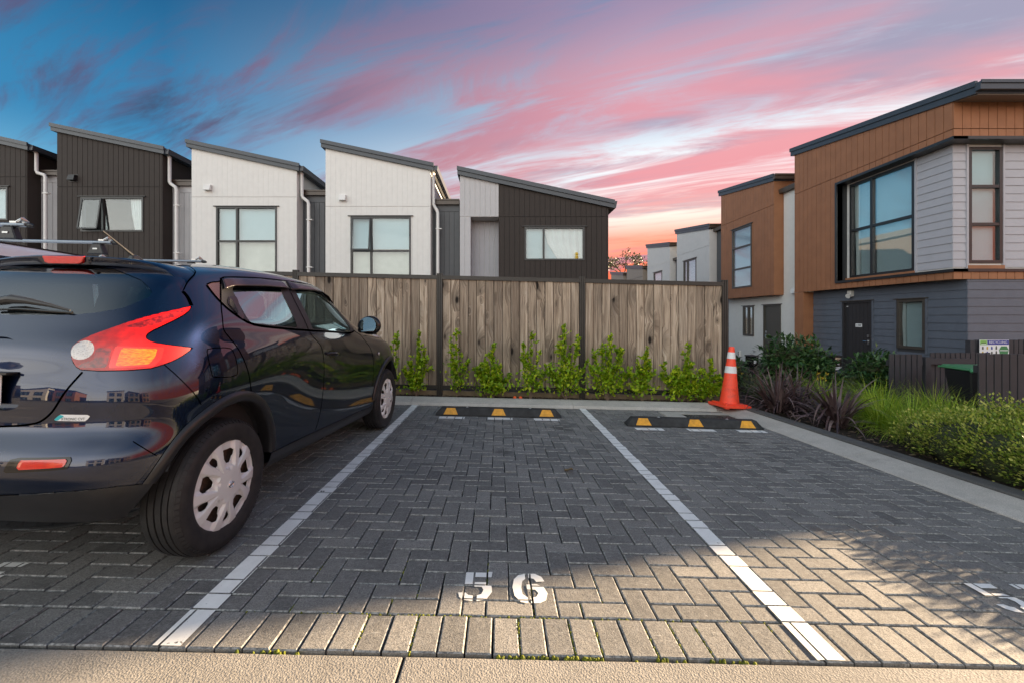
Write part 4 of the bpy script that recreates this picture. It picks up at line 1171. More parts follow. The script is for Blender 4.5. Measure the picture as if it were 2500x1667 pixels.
    # wing wall of the neighbour line
    mb = MB(); mb.hexa([P(XU - .014, yl, zb), P(XL + .1, yl, zb), P(XL + .1, y1, zb), P(XU - .014, y1, zb), P(XU - .014, yl, zbot - .006), P(XL + .1, yl, zbot - .006), P(XL + .1, y1, zbot - .006), P(XU - .014, y1, zbot - .006)])
    fin(mb, 'wing_wall', M['paint_orange'], t)
    mb = MB(); mb.hexa([P(XU + .13, y0 + .13, zbot + .01), P(XL - .01, y0 + .13, zbot + .01), P(XL - .01, yl, zbot + .01), P(XU + .13, yl, zbot + .01), P(XU + .13, y0 + .13, zbot + .04), P(XL - .01, y0 + .13, zbot + .04), P(XL - .01, yl, zbot + .04), P(XU + .13, yl, zbot + .04)])
    fin(mb, 'soffit', M['paint_taupe'], t)
    m = MB(); c = fl.p(11.55, 1.86, .05); m.box(c.x - .05, c.x + .04, c.y - .06, c.y + .06, c.z - .05, c.z + .10); m.tube([c, c + Vector((-.10, -.02, -.05))], [.05, .065], 10); fin(m, 'wall_lamp', M['pvc_white'], t)
    # rear half of the block
    mb = MB(); mb.hexa([P(XU + .6, y0 + .3, zb), P(XB, y0 + .3, zb), P(XB, y1, zb), P(XU + .6, y1, zb), P(XU + .6, y0 + .3, 5.4), P(XB, y0 + .3, 5.4), P(XB, y1, 5.9), P(XU + .6, y1, 5.9)])
    # link to the next
    mb2 = MB(); mb2.hexa([P(XL - .002, y1 + .004, zb), P(XB, y1 + .004, zb), P(XB, 14.34, zb), P(XL - .002, 14.34, zb), P(XL - .002, y1 + .004, 5.40), P(XB, y1 + .004, 5.40), P(XB, 14.34, 5.40), P(XL - .002, 14.34, 5.40)])
    fin(mb2, 'link_wall', M['paint_white'], t)
    mb2 = MB(); mb2.hexa([P(XL - .16, y1 + .01, 5.40), P(XL + .02, y1 + .01, 5.40), P(XL + .02, 14.34, 5.40), P(XL - .16, 14.34, 5.40), P(XL - .18, y1 + .01, 5.53), P(XL + .02, y1 + .01, 5.53), P(XL + .02, 14.34, 5.53), P(XL - .18, 14.34, 5.53)])
    fin(mb2, 'link_gutter', M['gutter_brown'], t)
    vent(t, Fr(fl.p(0, 0, .0), (0, 1, 0), (-1, 0, 0)), 13.75, 2.1, M['pvc_white'], w=.24, h=.22)
    return t
corner_house()
w2u = dict(a0=15.61, a1=16.92, z0=2.37, z1=4.69, trans=[(15.66, 16.87, 3.93), (15.66, 16.87, 3.11)], mat='alu_bronze', fw=.06)
right_house('orange clad townhouse behind the cone with a pale ground floor', 14.37, 17.78, 6.07, 6.54, M['paint_orange'], M['groove_orange'], M['paint_white'], 2.0, 5.04, w2u,
            [dict(kind='window', a0=16.02, a1=16.70, z0=.55, z1=1.68, mat='alu_bronze', glass='glass_side', fw=.06, mull=[16.36], inside='blind'),
             dict(kind='door', a0=14.48, a1=15.42, z0=-.40, z1=1.69, mat='door_olive', handle_at=1)], 18.76, M['paint_slate'], 5.0)
w3u = dict(a0=20.0, a1=21.37, z0=1.9, z1=4.05, trans=[(20.05, 21.3, 2.6)], mull=[20.95], mat='alu_bronze', fw=.06)
right_house('white townhouse standing beyond the two orange ones', 18.78, 22.2, 5.37, 5.82, M['paint_offwhite'], M['groove_grey'], M['paint_slate'], 1.3, 4.42, w3u, [], 23.1, M['paint_slate'], 4.3)
w4u = dict(a0=24.2, a1=25.5, z0=1.9, z1=3.9, mat='alu_bronze', fw=.06)
right_house('white townhouse farther along, half hidden by its white neighbour', 23.13, 26.6, 5.33, 5.80, M['paint_offwhite'], M['groove_grey'], M['paint_slate'], 1.3, 4.3, w4u, [], 27.4, M['paint_slate'], 4.3)
right_house('beige townhouse just past the white ones in the far row', 27.46, 30.9, 4.6, 5.02, M['paint_taupe'], M['groove_slate'], M['paint_slate'], 1.0, 3.9, None, [], 31.6, M['paint_taupe'], 3.9)
right_house('beige townhouse at the far end of the row, only its roof showing', 31.7, 35.2, 4.6, 5.02, M['paint_taupe'], M['groove_slate'], M['paint_slate'], 1.0, 3.9, None, [], None, M['paint_taupe'], 3.9)
# ---------------------------------------------------------------- car body surface: control rings (bottom to top) x 15 stations (tail centre, round the side, to nose centre)
CAR_S = [
 [-0.5, -0.5, -0.48, -0.42, -0.3, -0.05, 0.45, 0.95, 1.5, 2.05, 2.62, 2.98, 3.2, 3.32, 3.35],
 [-0.605, -0.6, -0.572, -0.478, -0.31, -0.05, 0.45, 0.95, 1.5, 2.05, 2.62, 3.02, 3.3, 3.42, 3.45],
 [-0.608, -0.603, -0.575, -0.48, -0.31, -0.05, 0.45, 0.95, 1.5, 2.05, 2.62, 3.04, 3.33, 3.45, 3.49],
 [-0.54, -0.536, -0.512, -0.43, -0.295, -0.05, 0.45, 0.95, 1.5, 2.05, 2.62, 3.04, 3.34, 3.46, 3.5],
 [-0.54, -0.535, -0.51, -0.43, -0.29, -0.05, 0.45, 0.95, 1.5, 2.05, 2.62, 2.99, 3.28, 3.42, 3.46],
 [-0.52, -0.515, -0.49, -0.41, -0.28, -0.05, 0.45, 0.95, 1.5, 2.05, 2.62, 2.93, 3.2, 3.3, 3.33],
 [-0.5, -0.495, -0.465, -0.385, -0.265, -0.05, 0.45, 0.95, 1.5, 2.02, 2.55, 2.8, 3, 3.08, 3.1],
 [-0.44, -0.435, -0.405, -0.335, -0.225, -0.04, 0.45, 0.95, 1.5, 1.95, 2.38, 2.6, 2.69, 2.74, 2.75],
 [-0.36, -0.355, -0.33, -0.265, -0.17, -0.01, 0.45, 0.95, 1.45, 1.85, 2.13, 2.25, 2.3, 2.34, 2.35],
 [-0.22, -0.215, -0.195, -0.15, -0.08, 0.06, 0.46, 0.92, 1.33, 1.69, 1.88, 1.97, 2.02, 2.05, 2.06],
 [-0.08, -0.075, -0.065, -0.035, 0.02, 0.13, 0.49, 0.9, 1.26, 1.47, 1.58, 1.64, 1.67, 1.69, 1.7],
 [-0.02, -0.015, -0.005, 0.02, 0.07, 0.18, 0.5, 0.9, 1.22, 1.37, 1.45, 1.5, 1.53, 1.55, 1.56],
 [0.12, 0.12, 0.13, 0.15, 0.2, 0.28, 0.52, 0.88, 1.08, 1.16, 1.2, 1.22, 1.23, 1.24, 1.24],
 [0.4, 0.41, 0.42, 0.44, 0.48, 0.52, 0.6, 0.8, 0.95, 1, 1.02, 1.04, 1.05, 1.05, 1.05]]
CAR_T = [
 [0, 0.3, 0.55, 0.68, 0.74, 0.76, 0.76, 0.76, 0.76, 0.76, 0.76, 0.66, 0.5, 0.3, 0],
 [0, 0.3, 0.56, 0.735, 0.805, 0.825, 0.8, 0.792, 0.792, 0.8, 0.825, 0.735, 0.56, 0.32, 0],
 [0, 0.3, 0.565, 0.755, 0.835, 0.855, 0.812, 0.8, 0.8, 0.815, 0.85, 0.755, 0.58, 0.33, 0],
 [0, 0.3, 0.56, 0.745, 0.835, 0.862, 0.822, 0.803, 0.803, 0.822, 0.858, 0.76, 0.58, 0.33, 0],
 [0, 0.3, 0.555, 0.735, 0.83, 0.868, 0.838, 0.808, 0.806, 0.828, 0.855, 0.745, 0.56, 0.32, 0],
 [0, 0.29, 0.545, 0.715, 0.805, 0.846, 0.84, 0.815, 0.808, 0.818, 0.82, 0.69, 0.52, 0.3, 0],
 [0, 0.29, 0.53, 0.69, 0.775, 0.812, 0.818, 0.806, 0.8, 0.795, 0.74, 0.59, 0.45, 0.27, 0],
 [0, 0.29, 0.515, 0.665, 0.75, 0.786, 0.79, 0.784, 0.78, 0.762, 0.66, 0.52, 0.4, 0.22, 0],
 [0, 0.28, 0.495, 0.63, 0.705, 0.742, 0.752, 0.752, 0.746, 0.716, 0.64, 0.5, 0.38, 0.2, 0],
 [0, 0.27, 0.47, 0.585, 0.645, 0.676, 0.69, 0.69, 0.68, 0.65, 0.59, 0.47, 0.36, 0.19, 0],
 [0, 0.26, 0.445, 0.545, 0.59, 0.612, 0.622, 0.622, 0.612, 0.58, 0.52, 0.42, 0.32, 0.18, 0],
 [0, 0.22, 0.385, 0.465, 0.505, 0.53, 0.54, 0.54, 0.53, 0.5, 0.44, 0.36, 0.27, 0.15, 0],
 [0, 0.12, 0.22, 0.28, 0.31, 0.33, 0.34, 0.34, 0.33, 0.3, 0.26, 0.2, 0.15, 0.08, 0],
 [0, 0, 0, 0, 0, 0, 0, 0, 0, 0, 0, 0, 0, 0, 0]]
CAR_Z = [
 [0.35, 0.35, 0.35, 0.35, 0.335, 0.3, 0.28, 0.27, 0.26, 0.25, 0.25, 0.23, 0.22, 0.22, 0.22],
 [0.5, 0.5, 0.5, 0.49, 0.44, 0.38, 0.36, 0.35, 0.34, 0.33, 0.33, 0.33, 0.32, 0.32, 0.32],
 [0.648, 0.648, 0.645, 0.63, 0.59, 0.56, 0.54, 0.53, 0.52, 0.52, 0.52, 0.52, 0.52, 0.52, 0.52],
 [0.735, 0.735, 0.735, 0.73, 0.725, 0.72, 0.71, 0.7, 0.69, 0.69, 0.69, 0.69, 0.69, 0.69, 0.69],
 [0.85, 0.85, 0.85, 0.86, 0.87, 0.88, 0.87, 0.85, 0.84, 0.84, 0.85, 0.85, 0.85, 0.85, 0.85],
 [0.97, 0.97, 0.97, 0.98, 0.99, 1, 0.99, 0.97, 0.96, 0.96, 0.98, 0.935, 0.91, 0.93, 0.93],
 [1.07, 1.07, 1.07, 1.08, 1.09, 1.1, 1.08, 1.065, 1.055, 1.045, 1.035, 1, 1, 1, 1],
 [1.15, 1.15, 1.15, 1.165, 1.18, 1.195, 1.165, 1.145, 1.13, 1.105, 1.09, 1.09, 1.09, 1.1, 1.1],
 [1.25, 1.25, 1.25, 1.255, 1.265, 1.275, 1.245, 1.225, 1.205, 1.18, 1.15, 1.15, 1.155, 1.16, 1.16],
 [1.39, 1.39, 1.388, 1.385, 1.38, 1.378, 1.372, 1.362, 1.345, 1.31, 1.29, 1.3, 1.31, 1.32, 1.32],
 [1.475, 1.472, 1.464, 1.452, 1.445, 1.455, 1.485, 1.498, 1.49, 1.475, 1.46, 1.47, 1.48, 1.485, 1.49],
 [1.495, 1.493, 1.487, 1.48, 1.478, 1.494, 1.528, 1.542, 1.535, 1.525, 1.52, 1.52, 1.525, 1.53, 1.53],
 [1.515, 1.515, 1.515, 1.518, 1.522, 1.535, 1.562, 1.575, 1.565, 1.555, 1.55, 1.55, 1.55, 1.55, 1.55],
 [1.55, 1.55, 1.551, 1.552, 1.555, 1.558, 1.566, 1.575, 1.575, 1.575, 1.575, 1.575, 1.575, 1.575, 1.575]]
def bspl_ctrl(P, sym0, sym1, k):
    """control points of a uniform cubic B-spline that (k = 1) passes through the rows of P; phantom rows mirror or run straight on"""
    n = len(P); A = np.zeros((n + 2, n + 2)); B = np.zeros((n + 2,) + P.shape[1:])
    for i in range(n):
        A[i + 1, i:i + 3] = (1 / 6, 4 / 6, 1 / 6); B[i + 1] = P[i]
    m = np.array([1, -1, 1.0]) if P.shape[-1] == 3 else 1
    if sym0 is not None: A[0, 0] = 1; A[0, 2] = 0
    A[0, 0:3] = (1, -2, 1); A[n + 1, n - 1:n + 2] = (1, -2, 1)
    C = np.linalg.solve(A, B.reshape(n + 2, -1)).reshape((n + 2,) + P.shape[1:])
    raw = np.concatenate([2 * P[:1] - P[1:2], P, 2 * P[-1:] - P[-2:-1]])
    return k * C + (1 - k) * raw
def bspl_eval(C, u, der=False):
    n = len(C) - 2; i = np.clip(np.floor(u).astype(int), 0, n - 2); f = u - i
    if not der: w = np.stack([(1 - f) ** 3, 3 * f ** 3 - 6 * f ** 2 + 4, -3 * f ** 3 + 3 * f ** 2 + 3 * f + 1, f ** 3], 1) / 6
    else: w = np.stack([-(1 - f) ** 2, 3 * f ** 2 - 4 * f, -3 * f ** 2 + 2 * f + 1, f ** 2], 1) / 2
    return sum(w[:, j].reshape((-1,) + (1,) * (C.ndim - 1)) * C[i + j] for j in range(4))
def car_surface(na=300, nb=150, k=.75):
    P = np.stack([np.array(CAR_S), np.array(CAR_T), np.array(CAR_Z)], -1).transpose(1, 0, 2)     # station, ring, xyz
    m = np.array([1, -1, 1.0])
    ext = np.concatenate([P[1:4][::-1] * m, P, P[-4:-1][::-1] * m])                               # mirrored over the middle plane
    Cs = bspl_ctrl(ext, None, None, k)
    # denser sampling at the tail corner
    a = np.concatenate([np.linspace(0, 5, na // 2, endpoint=False), np.linspace(5, 14, na - na // 2)])
    rows = bspl_eval(Cs, a + 3); drows = bspl_eval(Cs, a + 3, True)
    b = np.linspace(0, 13, nb)
    Cr = bspl_ctrl(rows.transpose(1, 0, 2), None, None, k); Cd = bspl_ctrl(drows.transpose(1, 0, 2), None, None, k)
    V = bspl_eval(Cr, b).transpose(1, 0, 2); dA = bspl_eval(Cd, b).transpose(1, 0, 2); dB = bspl_eval(Cr, b, True).transpose(1, 0, 2)
    V[0, :, 1] = 0; V[-1, :, 1] = 0; V[:, -1, 1] = np.minimum(np.abs(V[:, -1, 1]), .0)
    N = np.cross(dA, dB); L = np.linalg.norm(N, axis=-1, keepdims=True); N = N / np.maximum(L, 1e-9)
    N[L[..., 0] < 1e-7] = (0, 0, 1)
    if N[na // 2, nb // 3, 1] < 0: N = -N
    # reference length round the body at shoulder height
    ref = V[:, int(nb * 4 / 13)]; ell = np.concatenate([[0], np.cumsum(np.linalg.norm(np.diff(ref, axis=0), axis=1))])
    return V, N, a, b, ell
# ---------------------------------------------------------------- car materials
def car_mats():
    t = NT('navy_paint'); p = t.obj()
    fl = t.voro(p, 900, out='Color')
    n = t.noise(p, 3, 3)
    t.set(**{'Base Color': t.mix(t.ramp(n, [(.3, 0.0), (.7, 1.0)]), (.0042, .0105, .036), (.0056, .0135, .045)), 'rough': .30, 'metal': .85, 'coat': 1.0, 'coatr': .004}, spec=.10)
    t.b.inputs['Coat IOR'].default_value = 1.62
    t.bump(t.noise(p, 2.2, 2), .02, .01)
    d = t.n('ShaderNodeTexNoise'); M['navy_paint'] = t.m
    t = NT('lamp_red'); p = t.obj()
    lines = t.math('SINE', t.math('MULTIPLY', t.n('ShaderNodeSeparateXYZ').outputs[0], 1.0))
    t.set(**{'Base Color': t.mix(t.ramp(t.noise(p, 26, 3), [(.35, 0.0), (.65, 1.0)]), (.24, .0025, .002), (.40, .005, .003)), 'rough': .3, 'coat': .6, 'coatr': .01}, sss=0.0)
    t.b.inputs['Emission Color'].default_value = (.9, .02, .01, 1); t.b.inputs['Emission Strength'].default_value = 0.0
    M['lamp_red'] = t.m
    t = NT('lamp_red_dark'); t.set(**{'Base Color': t.mix(t.ramp(t.noise(t.obj(), 60, 2), [(.4, 0.0), (.6, 1.0)]), (.10, .004, .004), (.24, .008, .006)), 'rough': .2, 'coat': 1.0, 'coatr': .02}); M['lamp_red_dark'] = t.m
    t = NT('lamp_amber'); p = t.obj(); vo = t.noise(t.vscale(p, (60, 60, 340)), 1.0, 2)
    t.set(**{'Base Color': t.mix(t.ramp(vo, [(.4, 0.0), (.6, 1.0)]), (.40, .062, .002), (.66, .15, .006)), 'rough': .2, 'coat': 1.0, 'coatr': .02}); t.bump(vo, .3, .002); M['lamp_amber'] = t.m
    t = NT('lamp_clear'); p = t.obj(); vo = t.voro(p, 130)
    t.set(**{'Base Color': t.mix(t.ramp(vo, [(.1, 0.0), (.5, 1.0)]), (.34, .31, .30), (.52, .49, .48)), 'rough': .25, 'metal': .2, 'coat': 1.0, 'coatr': .02}); t.bump(vo, .4, .003); M['lamp_clear'] = t.m
    simple('reflector_red', (.60, .014, .008), .22, var=.1, nscale=60, coat=1.0)
    simple('hubcap_silver', (.76, .76, .735), .36, metal=.10, var=.05, nscale=12, coat=.25)
    simple('brake_rust', (.075, .045, .03), .8, var=.4, nscale=60)
    simple('visor_smoke', (.030, .018, .022), .22, var=.1, coat=.15)
    simple('seat_cloth', (.022, .022, .026), .9, var=.2, nscale=90)
    simple('arch_plastic', (.020, .020, .022), .36, var=.12, nscale=20, bump=.12, bscale=500, bdist=.0006)
    simple('van_white', (.90, .93, .94), .28, var=.02, coat=.8)
    simple('bar_alu', (.52, .54, .55), .32, metal=.8, var=.05)
    simple('mirror_glass', (.85, .87, .88), .02, metal=1.0, var=.0)
    t = NT('tyre'); p = t.obj()
    t.set(**{'Base Color': t.mix(t.ramp(t.noise(p, 18, 4), [(.3, 0.0), (.75, 1.0)]), (.016, .016, .018), (.034, .032, .031)), 'rough': .62}, spec=.4); t.bump(t.noise(p, 160, 3), .2, .001); M['tyre'] = t.m
car_mats()

# ---------------------------------------------------------------- surface pieces cut along outlines
class Surf:
    def __init__(s, V, N, UV, F): s.V, s.N, s.UV, s.F = V, N, UV, F      # F: list of index tuples
    def split(s, f):
        """-> (inside f<0, outside f>=0)"""
        V, N, UV = list(s.V), list(s.N), list(s.UV); ins, out = [], []; cache = {}
        sg = f < 0
        def cut(i, j):
            key = (i, j) if i < j else (j, i)
            if key not in cache:
                a, b = key; t = f[a] / (f[a] - f[b]); t = min(max(t, .0005), .9995)
                cache[key] = len(V)
                V.append(s.V[a] + (s.V[b] - s.V[a]) * t); n = s.N[a] + (s.N[b] - s.N[a]) * t; N.append(n / max(np.linalg.norm(n), 1e-9)); UV.append(s.UV[a] + (s.UV[b] - s.UV[a]) * t)
            return cache[key]
        for F in s.F:
            k = [sg[i] for i in F]
            if all(k): ins.append(F)
            elif not any(k): out.append(F)
            else:
                A, B = [], []
                for q in range(len(F)):
                    i, j = F[q], F[(q + 1) % len(F)]
                    (A if sg[i] else B).append(i)
                    if sg[i] != sg[j]: c = cut(i, j); A.append(c); B.append(c)
                if len(A) > 2: ins.append(tuple(A))
                if len(B) > 2: out.append(tuple(B))
        V, N, UV = np.array(V), np.array(N), np.array(UV)
        return Surf(V, N, UV, ins).compact(), Surf(V, N, UV, out).compact()
    def compact(s):
        used = sorted({i for F in s.F for i in F}); mp = {o: n for n, o in enumerate(used)}
        return Surf(s.V[used], s.N[used], s.UV[used], [tuple(mp[i] for i in F) for F in s.F])
    def moved(s, d): return Surf(s.V + s.N * d, s.N, s.UV, s.F)
    def mesh(s, name, both=True):
        V, N, F = s.V, s.N, list(s.F)
        if both:
            n = len(V); m = np.array([1, -1, 1.0]); V = np.concatenate([V, V * m]); N = np.concatenate([N, N * m]); F = F + [tuple(i + n for i in f[::-1]) for f in F]
        me_ = mesh(name, V, F, True)
        try: me_.normals_split_custom_set_from_vertices([tuple(x) for x in N])
        except Exception: pass
        return me_
    def border(s):
        cnt = {}
        for F in s.F:
            for q in range(len(F)):
                i, j = F[q], F[(q + 1) % len(F)]; cnt[(i, j)] = 1
        return [(i, j) for (i, j) in cnt if (j, i) not in cnt]
def poly_sd(P, poly):
    """signed distance (negative inside) of points to a closed polygon"""
    poly = np.array(poly, float); d = np.full(len(P), 1e9); ins = np.zeros(len(P), bool)
    for a, b in zip(poly, np.roll(poly, -1, 0)):
        e = b - a; w = P - a; t = np.clip((w @ e) / max(e @ e, 1e-12), 0, 1)
        d = np.minimum(d, np.linalg.norm(w - t[:, None] * e, axis=1))
        c = ((a[1] <= P[:, 1]) & (b[1] > P[:, 1])) | ((b[1] <= P[:, 1]) & (a[1] > P[:, 1]))
        with np.errstate(all='ignore'): x = a[0] + (P[:, 1] - a[1]) / (b[1] - a[1]) * e[0]
        ins ^= c & (P[:, 0] < x)
    return np.where(ins, -d, d)
def soften(poly, n=2):
    """Chaikin corner cutting"""
    for _ in range(n):
        out = []
        for (a, b) in zip(poly, poly[1:] + poly[:1]): out += [(a[0] * .75 + b[0] * .25, a[1] * .75 + b[1] * .25), (a[0] * .25 + b[0] * .75, a[1] * .25 + b[1] * .75)]
        poly = out
    return poly
def soft_line(pts, n=2):
    for _ in range(n):
        out = [pts[0]]
        for a, b in zip(pts, pts[1:]): out += [(a[0] * .75 + b[0] * .25, a[1] * .75 + b[1] * .25), (a[0] * .25 + b[0] * .75, a[1] * .25 + b[1] * .75)]
        pts = out + [pts[-1]]
    return pts

def build_car():
    V, N, A, B, ELL = car_surface(260, 130)
    na, nb = V.shape[:2]
    psi = R(3.3); C0 = (-2.266, 2.294)
    root = thing('parked_car', 'dark navy hatchback with red boomerang tail lamps parked beside the white line', 'car', (C0[0], C0[1], gz(*C0)))
    fw = Vector((math.sin(psi), math.cos(psi), 0)); rt = Vector((math.cos(psi), -math.sin(psi), 0))
    fw.z = -.022 * fw.x - .015 * fw.y; rt.z = -.022 * rt.x - .015 * rt.y
    fw.normalize(); rt = (rt - fw * rt.dot(fw)).normalized(); up = rt.cross(fw)
    # local axes: x = right (t), y = forward (s), z = up
    root.rotation_euler = Matrix((rt, fw, up)).transposed().to_euler()
    L3 = lambda s, t, z: (t, s, z)
    toL = lambda arr: np.stack([arr[..., 1], arr[..., 0], arr[..., 2]], -1)
    idx = np.arange(na * nb).reshape(na, nb)
    F = [(int(idx[i, j]), int(idx[i, j + 1]), int(idx[i + 1, j + 1]), int(idx[i + 1, j])) for i in range(na - 1) for j in range(nb - 1)]
    UV = np.stack([np.repeat(ELL[:, None], nb, 1), V[..., 2]], -1).reshape(-1, 2)
    body = Surf(V.reshape(-1, 3), N.reshape(-1, 3), UV, F)
    def at(l, z, d=0):
        """point on the body at length l round it and height z, lifted by d"""
        a = float(np.interp(l, ELL, np.arange(na))); i = min(int(a), na - 2); f = a - i
        col = V[i] * (1 - f) + V[i + 1] * f; nn = N[i] * (1 - f) + N[i + 1] * f
        zc = col[:, 2]; k = int(np.argmax(zc >= z)) if (zc >= z).any() else nb - 1
        k = max(k, 1); g = (z - zc[k - 1]) / max(zc[k] - zc[k - 1], 1e-9); g = min(max(g, 0), 1)
        p = col[k - 1] * (1 - g) + col[k] * g; n = nn[k - 1] * (1 - g) + nn[k] * g; n = n / np.linalg.norm(n)
        return p + n * d, n
    side = V[:, :int(nb * 8.5 / 13)].reshape(-1, 3); sideN = N[:, :int(nb * 8.5 / 13)].reshape(-1, 3)
    ok = side[:, 1] > .45; side, sideN = side[ok], sideN[ok]
    def t_at(s, z):
        k = np.argmin((side[:, 0] - s) ** 2 + (side[:, 2] - z) ** 2); n = sideN[k]
        return side[k, 1] - (n[0] * (s - side[k, 0]) + n[2] * (z - side[k, 2])) / max(n[1], .3)
    mirror_me = lambda Vs: [(-v[0], v[1], v[2]) for v in Vs]
    def part(name, sf, mat, parent=root, both=True):
        """one object; a piece that does not reach the middle plane gets a twin on the other side"""
        Vv, Nn = toL(sf.V), toL(sf.N); Ff = [tuple(f[::-1]) for f in sf.F]; m = np.array([-1, 1, 1.0]); n = len(Vv)
        def make(P, Q, G):
            me2 = mesh(name, P, G, True); me2.normals_split_custom_set_from_vertices([tuple(x) for x in Q]); return obj(name, me2, mat, parent)
        if not both: return make(Vv, Nn, Ff)
        mid = np.abs(Vv[:, 0]) < 1e-5
        if not mid.any():
            o = make(Vv, Nn, Ff); make(Vv * m, Nn * m, [tuple(f) for f in sf.F]); return o
        mp = {}; ex = []
        for i in range(n):
            if mid[i]: mp[i] = i
            else: mp[i] = n + len(ex); ex.append(i)
        Q = Nn.copy(); Q[mid, 0] = 0; Q[mid] /= np.maximum(np.linalg.norm(Q[mid], axis=1, keepdims=True), 1e-9)
        return make(np.concatenate([Vv, Vv[ex] * m]), np.concatenate([Q, Nn[ex] * m]), Ff + [tuple(mp[i] for i in f) for f in sf.F])
    def flip_part(o, name, parent=root):
        me2 = mesh(name, mirror_me([v.co for v in o.data.vertices]), [tuple(p.vertices)[::-1] for p in o.data.polygons], True)
        return obj(name, me2, o.data.materials[0], parent)
    # --- wheel openings
    WB = 2.648; RW = .34
    for sc in (0.0, WB):
        d = np.hypot(body.V[:, 0] - sc, body.V[:, 2] - .365) - .425
        d = np.where(body.V[:, 1] < .3, 1.0, d); _, body = body.split(d)
    # --- windows
    opening = [(1.084, 1.388), (1.133, 1.404), (1.229, 1.414), (1.24, 1.435), (1.296, 1.449), (1.703, 1.478), (2.088, 1.492), (2.6, 1.502), (2.88, 1.498), (3.06, 1.462), (3.19, 1.38), (3.20, 1.29), (3.15, 1.20), (3.06, 1.125), (2.859, 1.100), (2.411, 1.124), (2.077, 1.143), (1.939, 1.145), (1.569, 1.166), (1.421, 1.183), (1.305, 1.235), (1.221, 1.287)]
    win, body = body.split(poly_sd(body.UV, opening))
    qt, win = win.split(poly_sd(win.UV, [(1.0, 1.45), (1.236, 1.45), (1.212, 1.25), (1.05, 1.25)]))
    part('quarter_trim', qt.moved(-.002), M['visor_smoke'])
    gr, win = win.split(poly_sd(win.UV, [(1.345, 1.380), (1.352, 1.392), (1.930, 1.432), (1.945, 1.425), (1.957, 1.165), (1.950, 1.156), (1.44, 1.188), (1.42, 1.196)]))
    gf, win = win.split(poly_sd(win.UV, [(2.190, 1.440), (2.55, 1.455), (2.86, 1.448), (3.04, 1.41), (3.12, 1.34), (3.12, 1.27), (3.03, 1.17), (2.90, 1.115), (2.86, 1.113), (2.30, 1.138), (2.165, 1.146)]))
    part('side_window', gr.moved(-.004), M['car_glass_side']); part('side_window', gf.moved(-.004), M['car_glass_side'])
    part('window_frame', win.moved(-.0015), M['black_plastic'])
    rg, body = body.split(poly_sd(body.UV, [(-.4, 1.475), (.10, 1.470), (.30, 1.452), (.45, 1.420), (.58, 1.390), (.66, 1.356), (.708, 1.325), (.70, 1.302), (.66, 1.280), (.60, 1.248), (.50, 1.226), (.40, 1.213), (.265, 1.206), (-.4, 1.200)]))
    part('rear_window', rg.moved(-.003), M['car_glass'])
    ws, body = body.split(poly_sd(body.UV, [(3.72, 1.19), (3.9, 1.178), (6.5, 1.178), (6.5, 1.475), (4.3, 1.47), (3.95, 1.44), (3.80, 1.34)]))
    part('windscreen', ws.moved(-.003), M['car_glass_side'])
    # --- tail lamp
    tail = [(.962, 1.264), (.943, 1.238), (.835, 1.181), (.764, 1.14), (.754, 1.115), (.787, 1.094), (.861, 1.081), (.97, 1.066), (.896, 1.023), (.833, .999), (.769, .981), (.543, .979), (.509, 1.000), (.488, 1.045), (.484, 1.082), (.519, 1.112), (.577, 1.142), (.692, 1.193), (.824, 1.235)]
    def keep_tips(poly, tips):
        out = []; n = len(poly)
        for i in range(n):
            a, b = poly[i], poly[(i + 1) % n]; p = poly[i - 1]
            if i in tips: out.append(a); continue
            out += [(a[0] * .75 + p[0] * .25, a[1] * .75 + p[1] * .25), (a[0] * .75 + b[0] * .25, a[1] * .75 + b[1] * .25)]
        return out
    tp = keep_tips(tail, {0, 7})
    tl, body = body.split(poly_sd(body.UV, tp))
    inner = poly_sd(tl.UV, tp)
    def swell(sf):
        dd = -poly_sd(sf.UV, tp); k = np.clip(dd / .03, 0, 1); h = .004 + .016 * np.sqrt(1 - (1 - k) ** 2)
        return Surf(sf.V + sf.N * h[:, None], sf.N, sf.UV, sf.F)
    def lamp_side(sgn):
        nm = 'tail_lamp'
        rest = tl
        circ = [(.537 + .047 * math.cos(q / 16 * 6.283), 1.057 + .036 * math.sin(q / 16 * 6.283)) for q in range(16)]
        cl, rest = rest.split(poly_sd(rest.UV, circ))
        am, rest = rest.split(poly_sd(rest.UV, [(.682, 1.066), (.808, 1.062), (.800, 1.03), (.778, .999), (.664, .994)]))
        bz, rest = rest.split(poly_sd(rest.UV, [(.660, 1.073), (.836, 1.069), (.822, 1.02), (.796, .992), (.640, .988)]))
        dk, rest = rest.split(poly_sd(rest.UV, [(.588, 1.066), (.648, 1.066), (.634, .990), (.520, .990), (.555, 1.010), (.590, 1.022)]))
        ua, rest = rest.split(poly_sd(rest.UV, [(.660, 1.150), (.80, 1.205), (.915, 1.243), (.945, 1.252), (.90, 1.222), (.80, 1.172), (.735, 1.148)]))
        def mk(n_, sf, mat, parent):
            V2 = toL(sf.V); 
            m = np.array([sgn, 1, 1.0]); Nn = toL(sf.N) * m
            Ff = [tuple(f[::-1]) for f in sf.F] if sgn > 0 else sf.F
            me2 = mesh(n_, V2 * m, Ff, True); me2.normals_split_custom_set_from_vertices([tuple(x) for x in Nn]); return obj(n_, me2, mat, parent)
        base = mk('tail_lamp', swell(rest), M['lamp_red'], root)
        mk('reversing_lens', swell(cl), M['lamp_clear'], base); mk('indicator_lens', swell(am), M['lamp_amber'], base)
        mk('lens_bezel', swell(bz), M['reflector_red'], base); mk('inner_reflector', swell(dk), M['lamp_red_dark'], base); mk('upper_lens', swell(ua), M['lamp_red_dark'], base)
    lamp_side(1); lamp_side(-1)
